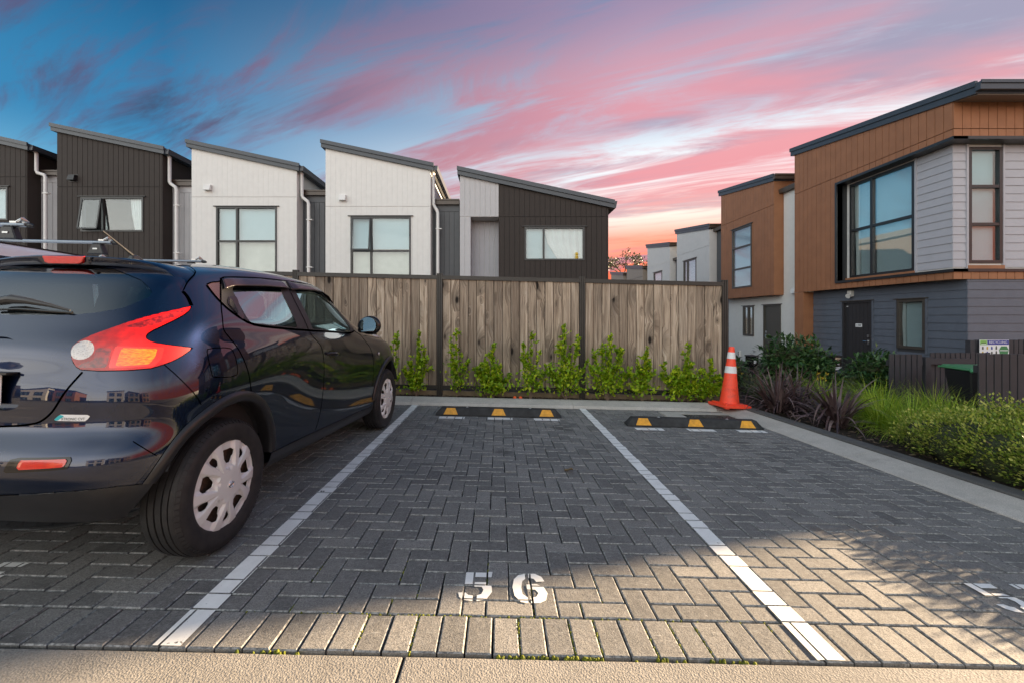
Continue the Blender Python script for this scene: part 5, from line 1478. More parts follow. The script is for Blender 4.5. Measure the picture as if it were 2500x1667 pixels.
    # --- number plate recess
    pl = soften([(-.6, 1.112), (.129, 1.112), (.179, 1.108), (.238, 1.085), (.272, 1.035), (.296, .94), (.310, .865), (.296, .822), (.239, .810), (-.6, .810)], 1)
    rec, body = body.split(poly_sd(body.UV, pl))
    bd = rec.border(); up_, lo_ = rec.split(.975 - rec.UV[:, 1])
    wall_v, wall_f, wall_n = [], [], []
    for i, j in bd:
        if rec.V[i, 1] < .002 and rec.V[j, 1] < .002: continue
        b_ = len(wall_v); dep = .055
        for q in (i, j):
            wall_v += [rec.V[q], rec.V[q] + np.array([dep * .5, -.012 if rec.UV[q, 0] > .2 else 0, 0]), rec.V[q] + np.array([dep, -.035 if rec.UV[q, 0] > .2 else 0, 0])]
        wall_f += [(b_, b_ + 3, b_ + 4, b_ + 1), (b_ + 1, b_ + 4, b_ + 5, b_ + 2)]
    Wv = toL(np.array(wall_v)); m_ = np.array([-1, 1, 1.0]); n_ = len(Wv)
    me2 = mesh('plate_surround', np.concatenate([Wv, Wv * m_]), wall_f + [tuple(x + n_ for x in f[::-1]) for f in wall_f], True)
    obj('plate_surround', me2, M['navy_paint'], root)
    inn = Surf(rec.V + np.array([.055, 0, 0]), rec.N, rec.UV, rec.F); u2, l2 = inn.split(.968 - inn.UV[:, 1])
    part('plate_recess', l2, M['navy_paint']); g2 = Surf(u2.V + np.array([-.045, 0, 0]), u2.N, u2.UV, u2.F); part('tailgate_garnish', g2, M['navy_paint'])
    mb = MB(); mb.box(-.262, .262, -.55, -.51, .962, .970); fin(mb, 'garnish_lip', M['black_plastic'], root)
    pq, _n = at(.001, .89); mb = MB(); mb.box(-.18, .18, pq[0] + .030, pq[0] + .038, .825, .955); fin(mb, 'number_plate', M['sign_white'], root, .003)
    # --- lower trims
    ledge = [(-.6, .488), (.312, .492), (.554, .508), (.72, .510), (.81, .498), (.90, .46), (1.2, .40), (1.5, .376), (1.68, .374), (2.24, .362), (3.36, .332), (3.6, .37), (4.1, .40), (6.5, .40), (6.5, -1), (-.6, -1)]
    tr, body = body.split(poly_sd(body.UV, ledge))
    part('lower_trim', tr.moved(.004), M['arch_plastic'])
    bobj = part('body_shell', body, M['navy_paint'])
    # --- shut lines
    def seam(name, pts, w=.007, lift=.0009, mat='black_gloss', closed=False, soft=2, both=True, parent=root):
        pts = soft_line(pts, soft) if not closed else soften(pts, soft) + [soften(pts, soft)[0]]
        dense = []
        for a_, b_ in zip(pts, pts[1:]):
            k = max(1, int(math.hypot(b_[0] - a_[0], b_[1] - a_[1]) / .012))
            dense += [(a_[0] + (b_[0] - a_[0]) * q / k, a_[1] + (b_[1] - a_[1]) * q / k) for q in range(k)]
        dense.append(pts[-1]); P = [at(l, z, lift) for l, z in dense]
        vs, ns, fs = [], [], []
        for i, (p, n) in enumerate(P):
            d = P[min(i + 1, len(P) - 1)][0] - P[max(i - 1, 0)][0]; c = np.cross(n, d); c = c / max(np.linalg.norm(c), 1e-9)
            vs += [p - c * w / 2, p + c * w / 2]; ns += [n, n]
        fs = [(2 * i, 2 * i + 1, 2 * i + 3, 2 * i + 2) for i in range(len(P) - 1)]
        return part(name, Surf(np.array(vs), np.array(ns), np.zeros((len(vs), 2)), fs), M[mat], parent, both)
    rear_edge = [(1.238, 1.440), (1.21, 1.30), (1.184, 1.178), (1.185, 1.145), (1.227, 1.099), (1.256, 1.065), (1.276, 1.017), (1.319, .89), (1.352, .79)]
    bpost = [(2.089, 1.492), (2.08, 1.427), (2.087, 1.144), (2.14, 1.085), (2.249, 1.021), (2.286, .959), (2.322, .87), (2.330, .80), (2.33, .675), (2.304, .516), (2.256, .413), (2.235, .375)]
    front_edge = [(3.02, 1.118), (3.155, 1.088), (3.194, 1.026), (3.305, .939), (3.355, .81), (3.381, .702), (3.375, .56)]
    top = [(1.088, 1.390), (1.136, 1.407), (1.232, 1.417), (1.243, 1.438), (1.296, 1.452), (1.703, 1.481), (2.088, 1.495), (2.6, 1.505), (2.88, 1.501), (3.06, 1.466), (3.20, 1.38)]
    seam('door_gap', rear_edge); seam('door_gap', bpost); seam('door_gap', front_edge); seam('roof_gap', top, .008, soft=1)
    seam('belt_strip', [(1.088, 1.385), (1.221, 1.285), (1.305, 1.232), (1.421, 1.180), (1.569, 1.163), (1.939, 1.142), (2.411, 1.121), (2.859, 1.097), (3.06, 1.120)], .014, .0022, 'black_plastic', soft=1)
    gate = [(.002, .744), (.229, .746), (.372, .759), (.417, .789), (.451, .828), (.487, .90), (.539, .974)]
    seam('tailgate_gap', gate, .008); seam('tailgate_gap', [(.966, 1.270), (.935, 1.312), (.890, 1.340)], .016, .0012)
    seam('bumper_gap', [(.836, .997), (.881, .948), (.965, .84), (.985, .80)], .004); seam('bumper_gap', [(.735, .685), (.775, .655), (.825, .612)], .004)
    seam('fuel_flap_gap', [(1.045, 1.040), (1.055, 1.062), (1.201, 1.059), (1.224, 1.033), (1.226, .938), (1.210, .908), (1.060, .918), (1.044, .934)], .0045, closed=True, soft=1, both=False)
    seam('tail_lamp_gap', tp, .006, .003, closed=True, soft=0)
    seam('roof_seam', [(.995, 1.492), (.955, 1.46), (.905, 1.41), (.890, 1.345)], .006, .008)
    seam('bonnet_gap', [(3.30, 1.07), (3.55, 1.045), (3.9, 1.02), (4.3, .99)], .005)
    # bumper step: a shelf line above the number zone
    # --- patches lying on the surface
    def patch(name, poly, mat, lift=.003, n=1, parent=root, both=True):
        f = poly_sd(ALL.UV, soften(poly, n)); a_, _ = ALL.split(f)
        return part(name, a_.moved(lift), M[mat], parent, both)
    ALL = Surf(V.reshape(-1, 3), N.reshape(-1, 3), UV, F)
    ALL, _ = ALL.split(ALL.UV[:, 0] - 3.6); 
    rfo = patch('reflector_bezel', [(.340, .586), (.356, .636), (.390, .644), (.566, .646), (.572, .634), (.566, .600), (.405, .590)], 'black_gloss', .003, 0)
    patch('reflector', [(.392, .600), (.398, .635), (.556, .638), (.560, .632), (.556, .609)], 'reflector_red', .006, 0, rfo)
    bdg = patch('badge_plate', [(.442, .776), (.469, .802), (.584, .800), (.565, .774)], 'sign_white', .002, 0, both=False)
    patch('badge_colour', [(.442, .776), (.469, .802), (.506, .802), (.474, .788), (.460, .776)], 'badge_teal', .0027, 0, bdg, False)
    def letters(txt, l0, l1, z0, z1, mat, parent, lift):
        c = bpy.data.curves.new('badge_text', 'FONT'); c.body = txt; c.size = 1.0
        o = bpy.data.objects.new('badge_text', c); COL.objects.link(o); dg = bpy.context.evaluated_depsgraph_get(); me_ = bpy.data.meshes.new_from_object(o.evaluated_get(dg)); bpy.data.objects.remove(o)
        xs = [v.co.x for v in me_.vertices]; ys_ = [v.co.y for v in me_.vertices]; x0, x1, y0, y1 = min(xs), max(xs), min(ys_), max(ys_)
        for v in me_.vertices:
            p, n = at(l0 + (l1 - l0) * (v.co.x - x0) / (x1 - x0), z0 + (z1 - z0) * (v.co.y - y0) / (y1 - y0), lift); v.co = (p[1], p[0], p[2])
        return obj('badge_lettering', me_, M[mat], parent)
    letters('XTRONIC CVT', .474, .562, .778, .789, 'sign_dark', bdg, .0034)
    patch('rear_door_handle', [(1.279, 1.328), (1.30, 1.333), (1.366, 1.335), (1.384, 1.211), (1.355, 1.206), (1.267, 1.29)], 'black_gloss', .003, 0)
    patch('handle_hollow', [(1.288, 1.320), (1.318, 1.322), (1.348, 1.222), (1.338, 1.222), (1.278, 1.285)], 'interior_dark', .0045, 0)
    # --- wheel-arch flares
    def flare(sc, a0, a1):
        vs, fs = [], []; n = 56; prof = [(.462, .0015, 0), (.457, .012, 0), (.440, .019, 0), (.418, .019, 0), (.408, .012, 0), (.404, -.01, 0), (.404, -.06, 0)]
        for i in range(n + 1):
            th = R(a0 + (a1 - a0) * i / n); ct, st_ = math.cos(th), math.sin(th)
            for r_, d, _ in prof:
                s_, z_ = sc + r_ * ct, .365 + r_ * st_
                so, zo = sc + .455 * ct, .365 + .455 * st_
                t_ = t_at(so, max(zo, .30)) + d
                vs.append(L3(s_, t_, z_))
        m = len(prof)
        for i in range(n):
            for j in range(m - 1): fs.append((i * m + j, i * m + j + 1, (i + 1) * m + j + 1, (i + 1) * m + j))
        me_ = mesh('arch_flare', vs, fs, True); fix_normals(me_); o = obj('arch_flare', me_, M['arch_plastic'], root)
        flip_part(o, 'arch_flare')
        w = MB(); vs = []; fs = []
        for i in range(33):
            th = R(20 + 136 * i / 32)
            for t_ in (.82, .45): vs.append(L3(sc + .415 * math.cos(th), t_, .365 + .415 * math.sin(th)))
        fs = [(2 * i, 2 * i + 1, 2 * i + 3, 2 * i + 2) for i in range(32)]
        c_ = len(vs); vs.append(L3(sc, .45, .365)); fs += [(2 * i + 1, c_, 2 * i + 3) for i in range(32)]
        o = obj('wheel_well', mesh('wheel_well', vs, fs, True), M['interior_dark'], root); flip_part(o, 'wheel_well')
    flare(0, 3, 163); flare(WB, -4, 176)
    # --- wheels
    def wheel(name='wheel'):
        w = thing(name, None, None)
        r, wd = RW, .205
        prof = [(.222, -.014), (.232, -.005), (.246, -.001), (.270, .004), (.294, .003), (.315, -.006), (.328, -.022), (.336, -.036)]
        tread = [(.3365, -.040), (.331, -.0405), (.331, -.0445), (.3385, -.045), (.3395, -.066), (.332, -.0665), (.332, -.0745), (.3398, -.075), (.34, -.100), (.332, -.1005), (.332, -.1085), (.3398, -.109), (.3395, -.134), (.332, -.1345), (.332, -.1425), (.3385, -.143), (.334, -.170), (.325, -.185), (.30, -.2), (.22, -.2)]
        mb = MB(); mb.lathe(prof + tread, 96, 'x'); me_ = mb.me('tyre', True); fix_normals(me_)
        o = obj('tyre', me_, M['tyre'], w); me_.set_sharp_from_angle(angle=R(40))
        tb = MB()     # shoulder blocks
        for k in range(72):
            a = 2 * math.pi * k / 72; da = 2 * math.pi / 72 * .36
            q = []
            for rr, xx in ((.3165, -.0055), (.3295, -.0205)):
                for s_ in (-da, da): q.append((xx + .0022, rr * math.cos(a + s_), rr * math.sin(a + s_)))
            for rr, xx in ((.3130, -.0065), (.3250, -.0240)):
                for s_ in (-da, da): q.append((xx, rr * math.cos(a + s_), rr * math.sin(a + s_)))
            tb.add(q, [(0, 1, 3, 2), (0, 2, 6, 4), (1, 5, 7, 3), (2, 3, 7, 6), (0, 4, 5, 1)])
        stuff(fin(tb, 'tread_blocks', M['tyre'], o))
        # wheel cover: ten prongs in five pairs
        nr, nt_ = 30, 200; vs = []; fs = []; uv = []
        for i in range(nr):
            rr = .012 + (.218 - .012) * i / (nr - 1)
            for k in range(nt_):
                a = 2 * math.pi * k / nt_
                ph = ((a / (2 * math.pi) * 5) % 1.0 - .5) * 72          # degrees from the pair's middle
                spoke = max(0, 1 - abs(abs(ph) - 15.5 * min(1, rr / .17)) / (11.0 if rr > .09 else 30)) if rr > .07 else 1
                rim = 1 / (1 + math.exp(-(rr - .203) / .003))
                dish = .006 + .010 * (rr / .2) ** 2 * -1 + .012 * (1 - (rr / .21) ** 2)
                h = dish - .015 * (1 - min(1, spoke * 2.2)) * (1 - rim) * min(1, max(0, (rr - .06) / .04)) - .004 * rim
                if rr > .213: h -= .012
                vs.append((h - .004, rr * math.cos(a), rr * math.sin(a))); uv.append((ph, rr))
        for i in range(nr - 1):
            for k in range(nt_): fs.append((i * nt_ + k, i * nt_ + (k + 1) % nt_, (i + 1) * nt_ + (k + 1) % nt_, (i + 1) * nt_ + k))
        P = np.array(vs); f = np.full(len(P), 1.0)
        for k in range(5):
            for big in (0, 1):
                ang = 2 * math.pi * (k + (.5 if not big else 0.0)) / 5      # centre of a pair / gap between pairs
                c, s_ = math.cos(ang), math.sin(ang); Q = np.stack([P[:, 1] * c + P[:, 2] * s_, -P[:, 1] * s_ + P[:, 2] * c], 1)
                hole = [(.104, -.012), (.104, .012), (.135, .032), (.160, .036), (.168, .026), (.168, -.026), (.160, -.036), (.135, -.032)] if big else [(.128, -.004), (.128, .004), (.155, .016), (.172, .017), (.178, .010), (.178, -.010), (.172, -.017), (.155, -.016)]
                f = np.minimum(f, poly_sd(Q, hole))
        sf = Surf(P, np.zeros_like(P), np.zeros((len(P), 2)), fs); _, sf = sf.split(f)
        me_ = mesh('wheel_cover', sf.V, [tuple(q) for q in sf.F], True); fix_normals(me_); me_.set_sharp_from_angle(angle=R(22))
        co = obj('wheel_cover', me_, M['hubcap_silver'], w); co.scale = (1.0, 1.085, 1.085)
        so = co.modifiers.new('thick', 'SOLIDIFY'); so.thickness = .004; so.offset = -1
        mb = MB(); mb.lathe([(.0001, -.048), (.19, -.046), (.224, -.040), (.232, -.034), (.236, -.040), (.236, -.1), (.0001, -.1)], 48, 'x'); o = fin(mb, 'steel_wheel', M['brake_rust'], w); autosmooth(o)
        mb = MB(); mb.lathe([(.0001, .017), (.020, .0165), (.026, .013), (.030, .010), (.033, .012), (.036, .008)], 40, 'x'); o = fin(mb, 'hub_cap', M['hubcap_silver'], w); autosmooth(o)
        mb = MB(); mb.lathe([(.013, .0172), (.0155, .0195), (.018, .0172)], 28, 'x'); mb.box(.0165, .0195, -.021, .021, -.004, .004); fin(mb, 'emblem', M['chrome'], w)
        return w
    w0 = wheel()
    w0.parent = root
    def put(w, s, t, flip, rot):
        w.location = L3(s, t, RW); w.rotation_euler = (rot, 0, R(180) if flip else 0)
    put(w0, 0, .832, False, R(17))
    for s, t, fl, rot in ((WB, .832, False, R(40)), (0, -.832, True, 0), (WB, -.832, True, .5)):
        w = w0.copy(); COL.objects.link(w); w.parent = root; w.name = 'wheel'
        for ch in w0.children:
            c = ch.copy(); COL.objects.link(c); c.parent = w
            for g in ch.children: d = g.copy(); COL.objects.link(d); d.parent = c
        put(w, s, t, fl, rot)
    # --- roof spoiler
    te = [(0, -.120, 1.517), (.15, -.118, 1.515), (.28, -.113, 1.508), (.38, -.104, 1.497), (.46, -.097, 1.482), (.53, -.092, 1.456), (.585, -.092, 1.415), (.62, -.097, 1.375), (.640, -.103, 1.340)]
    fr_ = [(0, .12), (.15, .12), (.28, .115), (.38, .105), (.46, .085), (.53, .055), (.585, .015), (.62, -.03), (.645, -.08)]
    roofpts = V[:, int(nb * 9.0 / 13):].reshape(-1, 3)
    def roof_z(s_, t_):
        k = np.argmin((roofpts[:, 0] - s_) ** 2 + (roofpts[:, 1] - t_) ** 2); return roofpts[k, 2]
    rows = []; tt = np.linspace(0, 1, 41); tx = np.array(te); fx_ = np.array(fr_)
    par = np.linspace(0, 1, len(te))
    for q in tt:
        T_, S_, Z_ = (np.interp(q, par, tx[:, i]) for i in range(3)); Tf, Sf = (np.interp(q, par, fx_[:, i]) for i in range(2))
        if q > .78:   # side fin hugs the pillar
            e = at(np.interp(q, [.78, 1], [.915, .893]), np.interp(q, [.78, 1], [1.43, 1.342]), .004)[0]; Sf, Tf, Zf = e
            w_ = (q - .78) / .22
            zf0 = roof_z(np.interp(.78, par, fx_[:, 1]), np.interp(.78, par, fx_[:, 0])) + .003
        else: Zf = roof_z(Sf, Tf) + .003
        thk = .046 * (1 - .45 * q)
        rows.append([L3(Sf, Tf, Zf), L3(Sf * .66 + S_ * .34, Tf * .66 + T_ * .34, Zf * .66 + Z_ * .34 + .004), L3(Sf * .3 + S_ * .7, Tf * .3 + T_ * .7, Zf * .3 + Z_ * .7 + .004), L3(S_ + .004, T_, Z_), L3(S_ - .001, T_, Z_ - .006),
                     L3(S_ + .012, T_ - .002, Z_ - thk), L3(S_ + .02, T_ - .004, Z_ - thk - .003), L3(S_ + .10, T_ - .03, Z_ - thk + .006)])
    m = len(rows[0]); vs = [p for r_ in rows[::-1] for p in mirror_me(r_)] + [p for r_ in rows[1:] for p in r_]; nrow = len(rows) * 2 - 1
    fs = [(i * m + j, i * m + j + 1, (i + 1) * m + j + 1, (i + 1) * m + j) for i in range(nrow - 1) for j in range(m - 1)]
    me_ = mesh('roof_spoiler', vs, fs, True); fix_normals(me_); me_.set_sharp_from_angle(angle=R(50)); sp = obj('roof_spoiler', me_, M['navy_paint'], root)
    mb = MB(); pts = [(-.118, 1.512), (.118, 1.512), (.100, 1.478), (.08, 1.472), (-.08, 1.472), (-.100, 1.478)]
    mb.prism([(x_, -.1255, z_) for x_, z_ in pts], (0, .03, 0)); fin(mb, 'brake_light', M['reflector_red'], sp, .003)
    mb = MB(); mb.tube([(.145, -.126, 1.500), (.145, -.10, 1.502)], [.006, .010], 10); fin(mb, 'washer_jet', M['black_plastic'], sp)
    # --- rear wiper
    def onback(t_, z_, d):
        l = float(np.interp(t_, V[:, int(nb * 8 / 13), 1][:90], ELL[:90])); p, n = at(l, z_, d); return Vector(L3(*p))
    mb = MB(); mb.tube([onback(.0, 1.245, .03), onback(.06, 1.252, .035), onback(.14, 1.246, .035), onback(.24, 1.236, .025), onback(.335, 1.222, .012)], [.020, .021, .015, .009, .004], 10); fin(mb, 'wiper_arm', M['black_plastic'], root)
    mb = MB(); mb.tube([onback(-.10, 1.222, .008), onback(.10, 1.226, .008), onback(.345, 1.216, .006)], .006, 6); fin(mb, 'wiper_blade', M['black_gloss'], root)
    # --- aerial
    mb = MB(); b0 = Vector(L3(.29, .0, 1.535))
    mb.add([b0 + Vector(v) for v in ((-.03, -.05, 0), (.03, -.05, 0), (.03, .07, 0), (-.03, .07, 0), (-.012, -.035, .045), (.012, -.035, .045), (.010, .0, .048), (-.010, .0, .048))], [(3, 2, 1, 0), (4, 5, 6, 7), (0, 1, 5, 4), (1, 2, 6, 5), (2, 3, 7, 6), (3, 0, 4, 7)])
    an = fin(mb, 'aerial_base', M['black_gloss'], root, .006)
    mb = MB(); mb.tube([b0 + Vector((0, -.02, .04)), b0 + Vector((0, -.09, .08)), b0 + Vector((0, -.215, .150))], [.008, .0055, .0045], 8); fin(mb, 'aerial_mast', M['black_plastic'], an)
    # --- rain visors
    def visor(l0, l1, ztop, zbot, out=.030, n=40, tail=None):
        vs = []; fs = []; K = 6
        for i in range(n + 1):
            q = i / n; l = l0 + (l1 - l0) * q; zt, zb_ = ztop(l), zbot(l); fo = min(1, 8 * q + .25, 8 * (1 - q) + .25)
            for k in range(K):
                g = k / (K - 1); p, nn = at(l, zt + (zb_ - zt) * g, .004 + out * fo * (g ** .6)); vs.append(L3(*p))
        for i in range(n):
            for k in range(K - 1): b_ = i * K + k; fs.append((b_, b_ + 1, b_ + K + 1, b_ + K))
        me_ = mesh('rain_visor', vs, fs, True); fix_normals(me_); o = obj('rain_visor', me_, M['visor_smoke'], root)
        so = o.modifiers.new('thick', 'SOLIDIFY'); so.thickness = .003
        o2 = flip_part(o, 'rain_visor'); so = o2.modifiers.new('thick', 'SOLIDIFY'); so.thickness = .003
    zt = lambda l: float(np.interp(l, [1.24, 1.3, 1.703, 2.088, 2.6, 2.88, 3.06, 3.19, 3.2], [1.432, 1.446, 1.475, 1.489, 1.499, 1.495, 1.459, 1.38, 1.29]))
    visor(1.25, 2.078, zt, lambda l: zt(l) - .066); visor(2.10, 3.18, zt, lambda l: zt(l) - float(np.interp(l, [2.1, 2.9, 3.1, 3.2], [.066, .060, .045, .035])), .026)
    # --- mirrors
    def mirror(sg):
        c = Vector((.935 * sg, 1.72, 1.175))
        bm = bmesh.new(); bmesh.ops.create_uvsphere(bm, u_segments=36, v_segments=20, radius=1)
        for v in bm.verts:
            x, y, z = v.co; 
            if y < 0: y *= .35
            v.co = (x * .108 * (1 + .06 * z * -1), y * .10, z * .086 * (1 + .08 * x * sg))
        me_ = bpy.data.meshes.new('door_mirror'); bm.to_mesh(me_); bm.free(); me_.polygons.foreach_set('use_smooth', [True] * len(me_.polygons))
        o = obj('door_mirror', me_, M['black_gloss'], root, c)
        bm = bmesh.new(); bmesh.ops.create_circle(bm, cap_ends=True, segments=40, radius=1)
        for v in bm.verts: x, y, z = v.co; v.co = (x * .094 * (1 - .05 * y), -.037 + .0, y * .073 * (1 + .08 * x * sg))
        bmesh.ops.recalc_face_normals(bm, faces=bm.faces)
        me_ = bpy.data.meshes.new('mirror_glass'); bm.to_mesh(me_); bm.free(); g = obj('mirror_glass', me_, M['mirror_glass'], o)
        g.rotation_euler = (0, 0, R(-14 * sg)); g.location = (0, .004, 0)
        # clear the domed back off the glass side
        for v in o.data.vertices:
            if v.co.y < -.020: v.co.y = -.030 if (v.co.x / .094) ** 2 + (v.co.z / .073) ** 2 > .9 else -.022
        mb = MB(); mb.tube([(.835 * sg, 1.77, 1.135), (.87 * sg, 1.75, 1.13), (.92 * sg, 1.735, 1.14)], [.034, .03, .028], 10); o2 = fin(mb, 'mirror_stalk', M['black_plastic'], root); autosmooth(o2)
    mirror(1); mirror(-1)
    # --- door handles
    for both in (0,):
        p, n = at(2.455, .938, 0); sgv = ((1, 1), (-1, -1))
        for sg, _ in sgv:
            c = Vector((p[1] * sg, p[0], p[2]))
            mb = MB(); mb.tube([c + Vector((-.004 * sg, -.085, .008)), c + Vector((.026 * sg, -.06, .010)), c + Vector((.032 * sg, .0, .004)), c + Vector((.026 * sg, .06, -.002)), c + Vector((-.004 * sg, .085, -.004))], [.011, .014, .015, .013, .010], 10)
            o = fin(mb, 'door_handle', M['black_gloss'], root); autosmooth(o, 60)
    patch('handle_cup', [(2.372, .955), (2.42, .975), (2.50, .968), (2.545, .94), (2.50, .905), (2.42, .905)], 'black_gloss', .001, 1)
    ip, n = at(3.483, .873, .004)
    for sg in (1, -1):
        mb = MB(); mb.lathe([(.0001, .012), (.010, .010), (.016, .004), (.018, 0)], 16, 'x', (0, 0, 0)); o = fin(mb, 'side_repeater', M['lamp_clear'], root); o.location = (ip[1] * sg, ip[0], ip[2]); o.rotation_euler = (0, 0, R(180) if sg < 0 else R(0)); autosmooth(o)
    # lamp pods on the wings
    for sg in (1, -1):
        bm = bmesh.new(); bmesh.ops.create_uvsphere(bm, u_segments=24, v_segments=12, radius=1)
        for v in bm.verts: v.co = (v.co.x * .075, v.co.y * .19, v.co.z * .035)
        me_ = bpy.data.meshes.new('lamp_pod'); bm.to_mesh(me_); bm.free(); me_.polygons.foreach_set('use_smooth', [True] * len(me_.polygons))
        o = obj('lamp_pod', me_, M['lamp_clear'], root, (.64 * sg, 2.72, 1.015)); o.rotation_euler = (R(-10), 0, R(12 * sg))
        bm = bmesh.new(); bmesh.ops.create_uvsphere(bm, u_segments=24, v_segments=12, radius=.105)
        for v in bm.verts: v.co.y *= .5
        me_ = bpy.data.meshes.new('head_lamp'); bm.to_mesh(me_); bm.free(); me_.polygons.foreach_set('use_smooth', [True] * len(me_.polygons)); obj('head_lamp', me_, M['lamp_clear'], root, (.50 * sg, 3.33, .66))
    # --- under the tail: pale valance strip and dark floor
    mb = MB(); n = 24; vs = []; fs = []
    for i in range(n + 1):
        x_ = -.56 + 1.12 * i / n; e = abs(x_) / .56; y_ = -.50 + .12 * e ** 3
        for dy, z_ in ((0, .352), (.015, .300), (.07, .262), (.22, .25)): vs.append((x_, y_ + dy, z_ + .04 * e ** 3))
    for i in range(n):
        for j in range(3): b_ = i * 4 + j; fs.append((b_, b_ + 1, b_ + 5, b_ + 4))
    obj('rear_valance', mesh('rear_valance', vs, fs, True), M['black_gloss'], root)
    mb = MB(); mb.box(-.70, .70, .42, 2.2, .24, .27); fin(mb, 'floor_pan', M['interior_dark'], root)
    # --- cabin
    def seat(x_, y_, w_, hgt=.62, head=True):
        mb = MB(); st = thing('seat', None, None); st.parent = root
        m1 = MB(); m1.hexa([(x_ - w_ / 2, y_ - .02, .48), (x_ + w_ / 2, y_ - .02, .48), (x_ + w_ / 2, y_ + .5, .50), (x_ - w_ / 2, y_ + .5, .50), (x_ - w_ / 2, y_ - .02, .64), (x_ + w_ / 2, y_ - .02, .64), (x_ + w_ / 2, y_ + .5, .68), (x_ - w_ / 2, y_ + .5, .68)]); fin(m1, 'cushion', M['seat_cloth'], st, .05)
        m2 = MB(); m2.hexa([(x_ - w_ / 2, y_ - .05, .58), (x_ + w_ / 2, y_ - .05, .58), (x_ + w_ / 2, y_ + .09, .60), (x_ - w_ / 2, y_ + .09, .60), (x_ - w_ * .42, y_ - .24, .58 + hgt), (x_ + w_ * .42, y_ - .24, .58 + hgt), (x_ + w_ * .42, y_ - .13, .60 + hgt), (x_ - w_ * .42, y_ - .13, .60 + hgt)]); fin(m2, 'backrest', M['seat_cloth'], st, .05)
        if head: m3 = MB(); m3.hexa([(x_ - .13, y_ - .28, .60 + hgt), (x_ + .13, y_ - .28, .60 + hgt), (x_ + .13, y_ - .17, .62 + hgt), (x_ - .13, y_ - .17, .62 + hgt), (x_ - .11, y_ - .29, .79 + hgt), (x_ + .11, y_ - .29, .79 + hgt), (x_ + .11, y_ - .20, .79 + hgt), (x_ - .11, y_ - .20, .79 + hgt)]); fin(m3, 'headrest', M['seat_cloth'], st, .04)
    seat(.36, 1.05, .5); seat(-.36, 1.05, .5); seat(0, .32, 1.2, .50, False)
    for x_ in (-.38, .38): m3 = MB(); m3.hexa([(x_ - .13, .05, 1.08), (x_ + .13, .05, 1.08), (x_ + .13, .14, 1.08), (x_ - .13, .14, 1.08), (x_ - .11, .03, 1.20), (x_ + .11, .03, 1.20), (x_ + .11, .11, 1.20), (x_ - .11, .11, 1.20)]); fin(m3, 'headrest', M['seat_cloth'], root, .04)
    mb = MB(); mb.hexa([(-.70, 1.72, .62), (.70, 1.72, .62), (.70, 2.3, .70), (-.70, 2.3, .70), (-.68, 1.78, 1.05), (.68, 1.78, 1.05), (.66, 2.3, 1.10), (-.66, 2.3, 1.10)]); fin(mb, 'dashboard', M['interior_dark'], root, .04)
    ring = [Vector((.36 + .18 * math.cos(q / 24 * 6.283), 1.66 + .07 * math.sin(q / 24 * 6.283), 1.0 + .165 * math.sin(q / 24 * 6.283))) for q in range(25)]
    mb = MB(); mb.tube(ring, .014, 8, False); fin(mb, 'steering_wheel', M['black_plastic'], root)
    mb = MB(); mb.box(-.72, .72, -.35, .05, .5, .62); fin(mb, 'boot_floor', M['interior_dark'], root)
    for x_ in (-.70, .70): mb = MB(); mb.box(x_ - .02, x_ + .02, -.2, 1.9, .4, 1.02); fin(mb, 'door_lining', M['interior_dark'], root)
    return root
simple('badge_teal', (.02, .42, .48), .4, var=.02)
build_car()

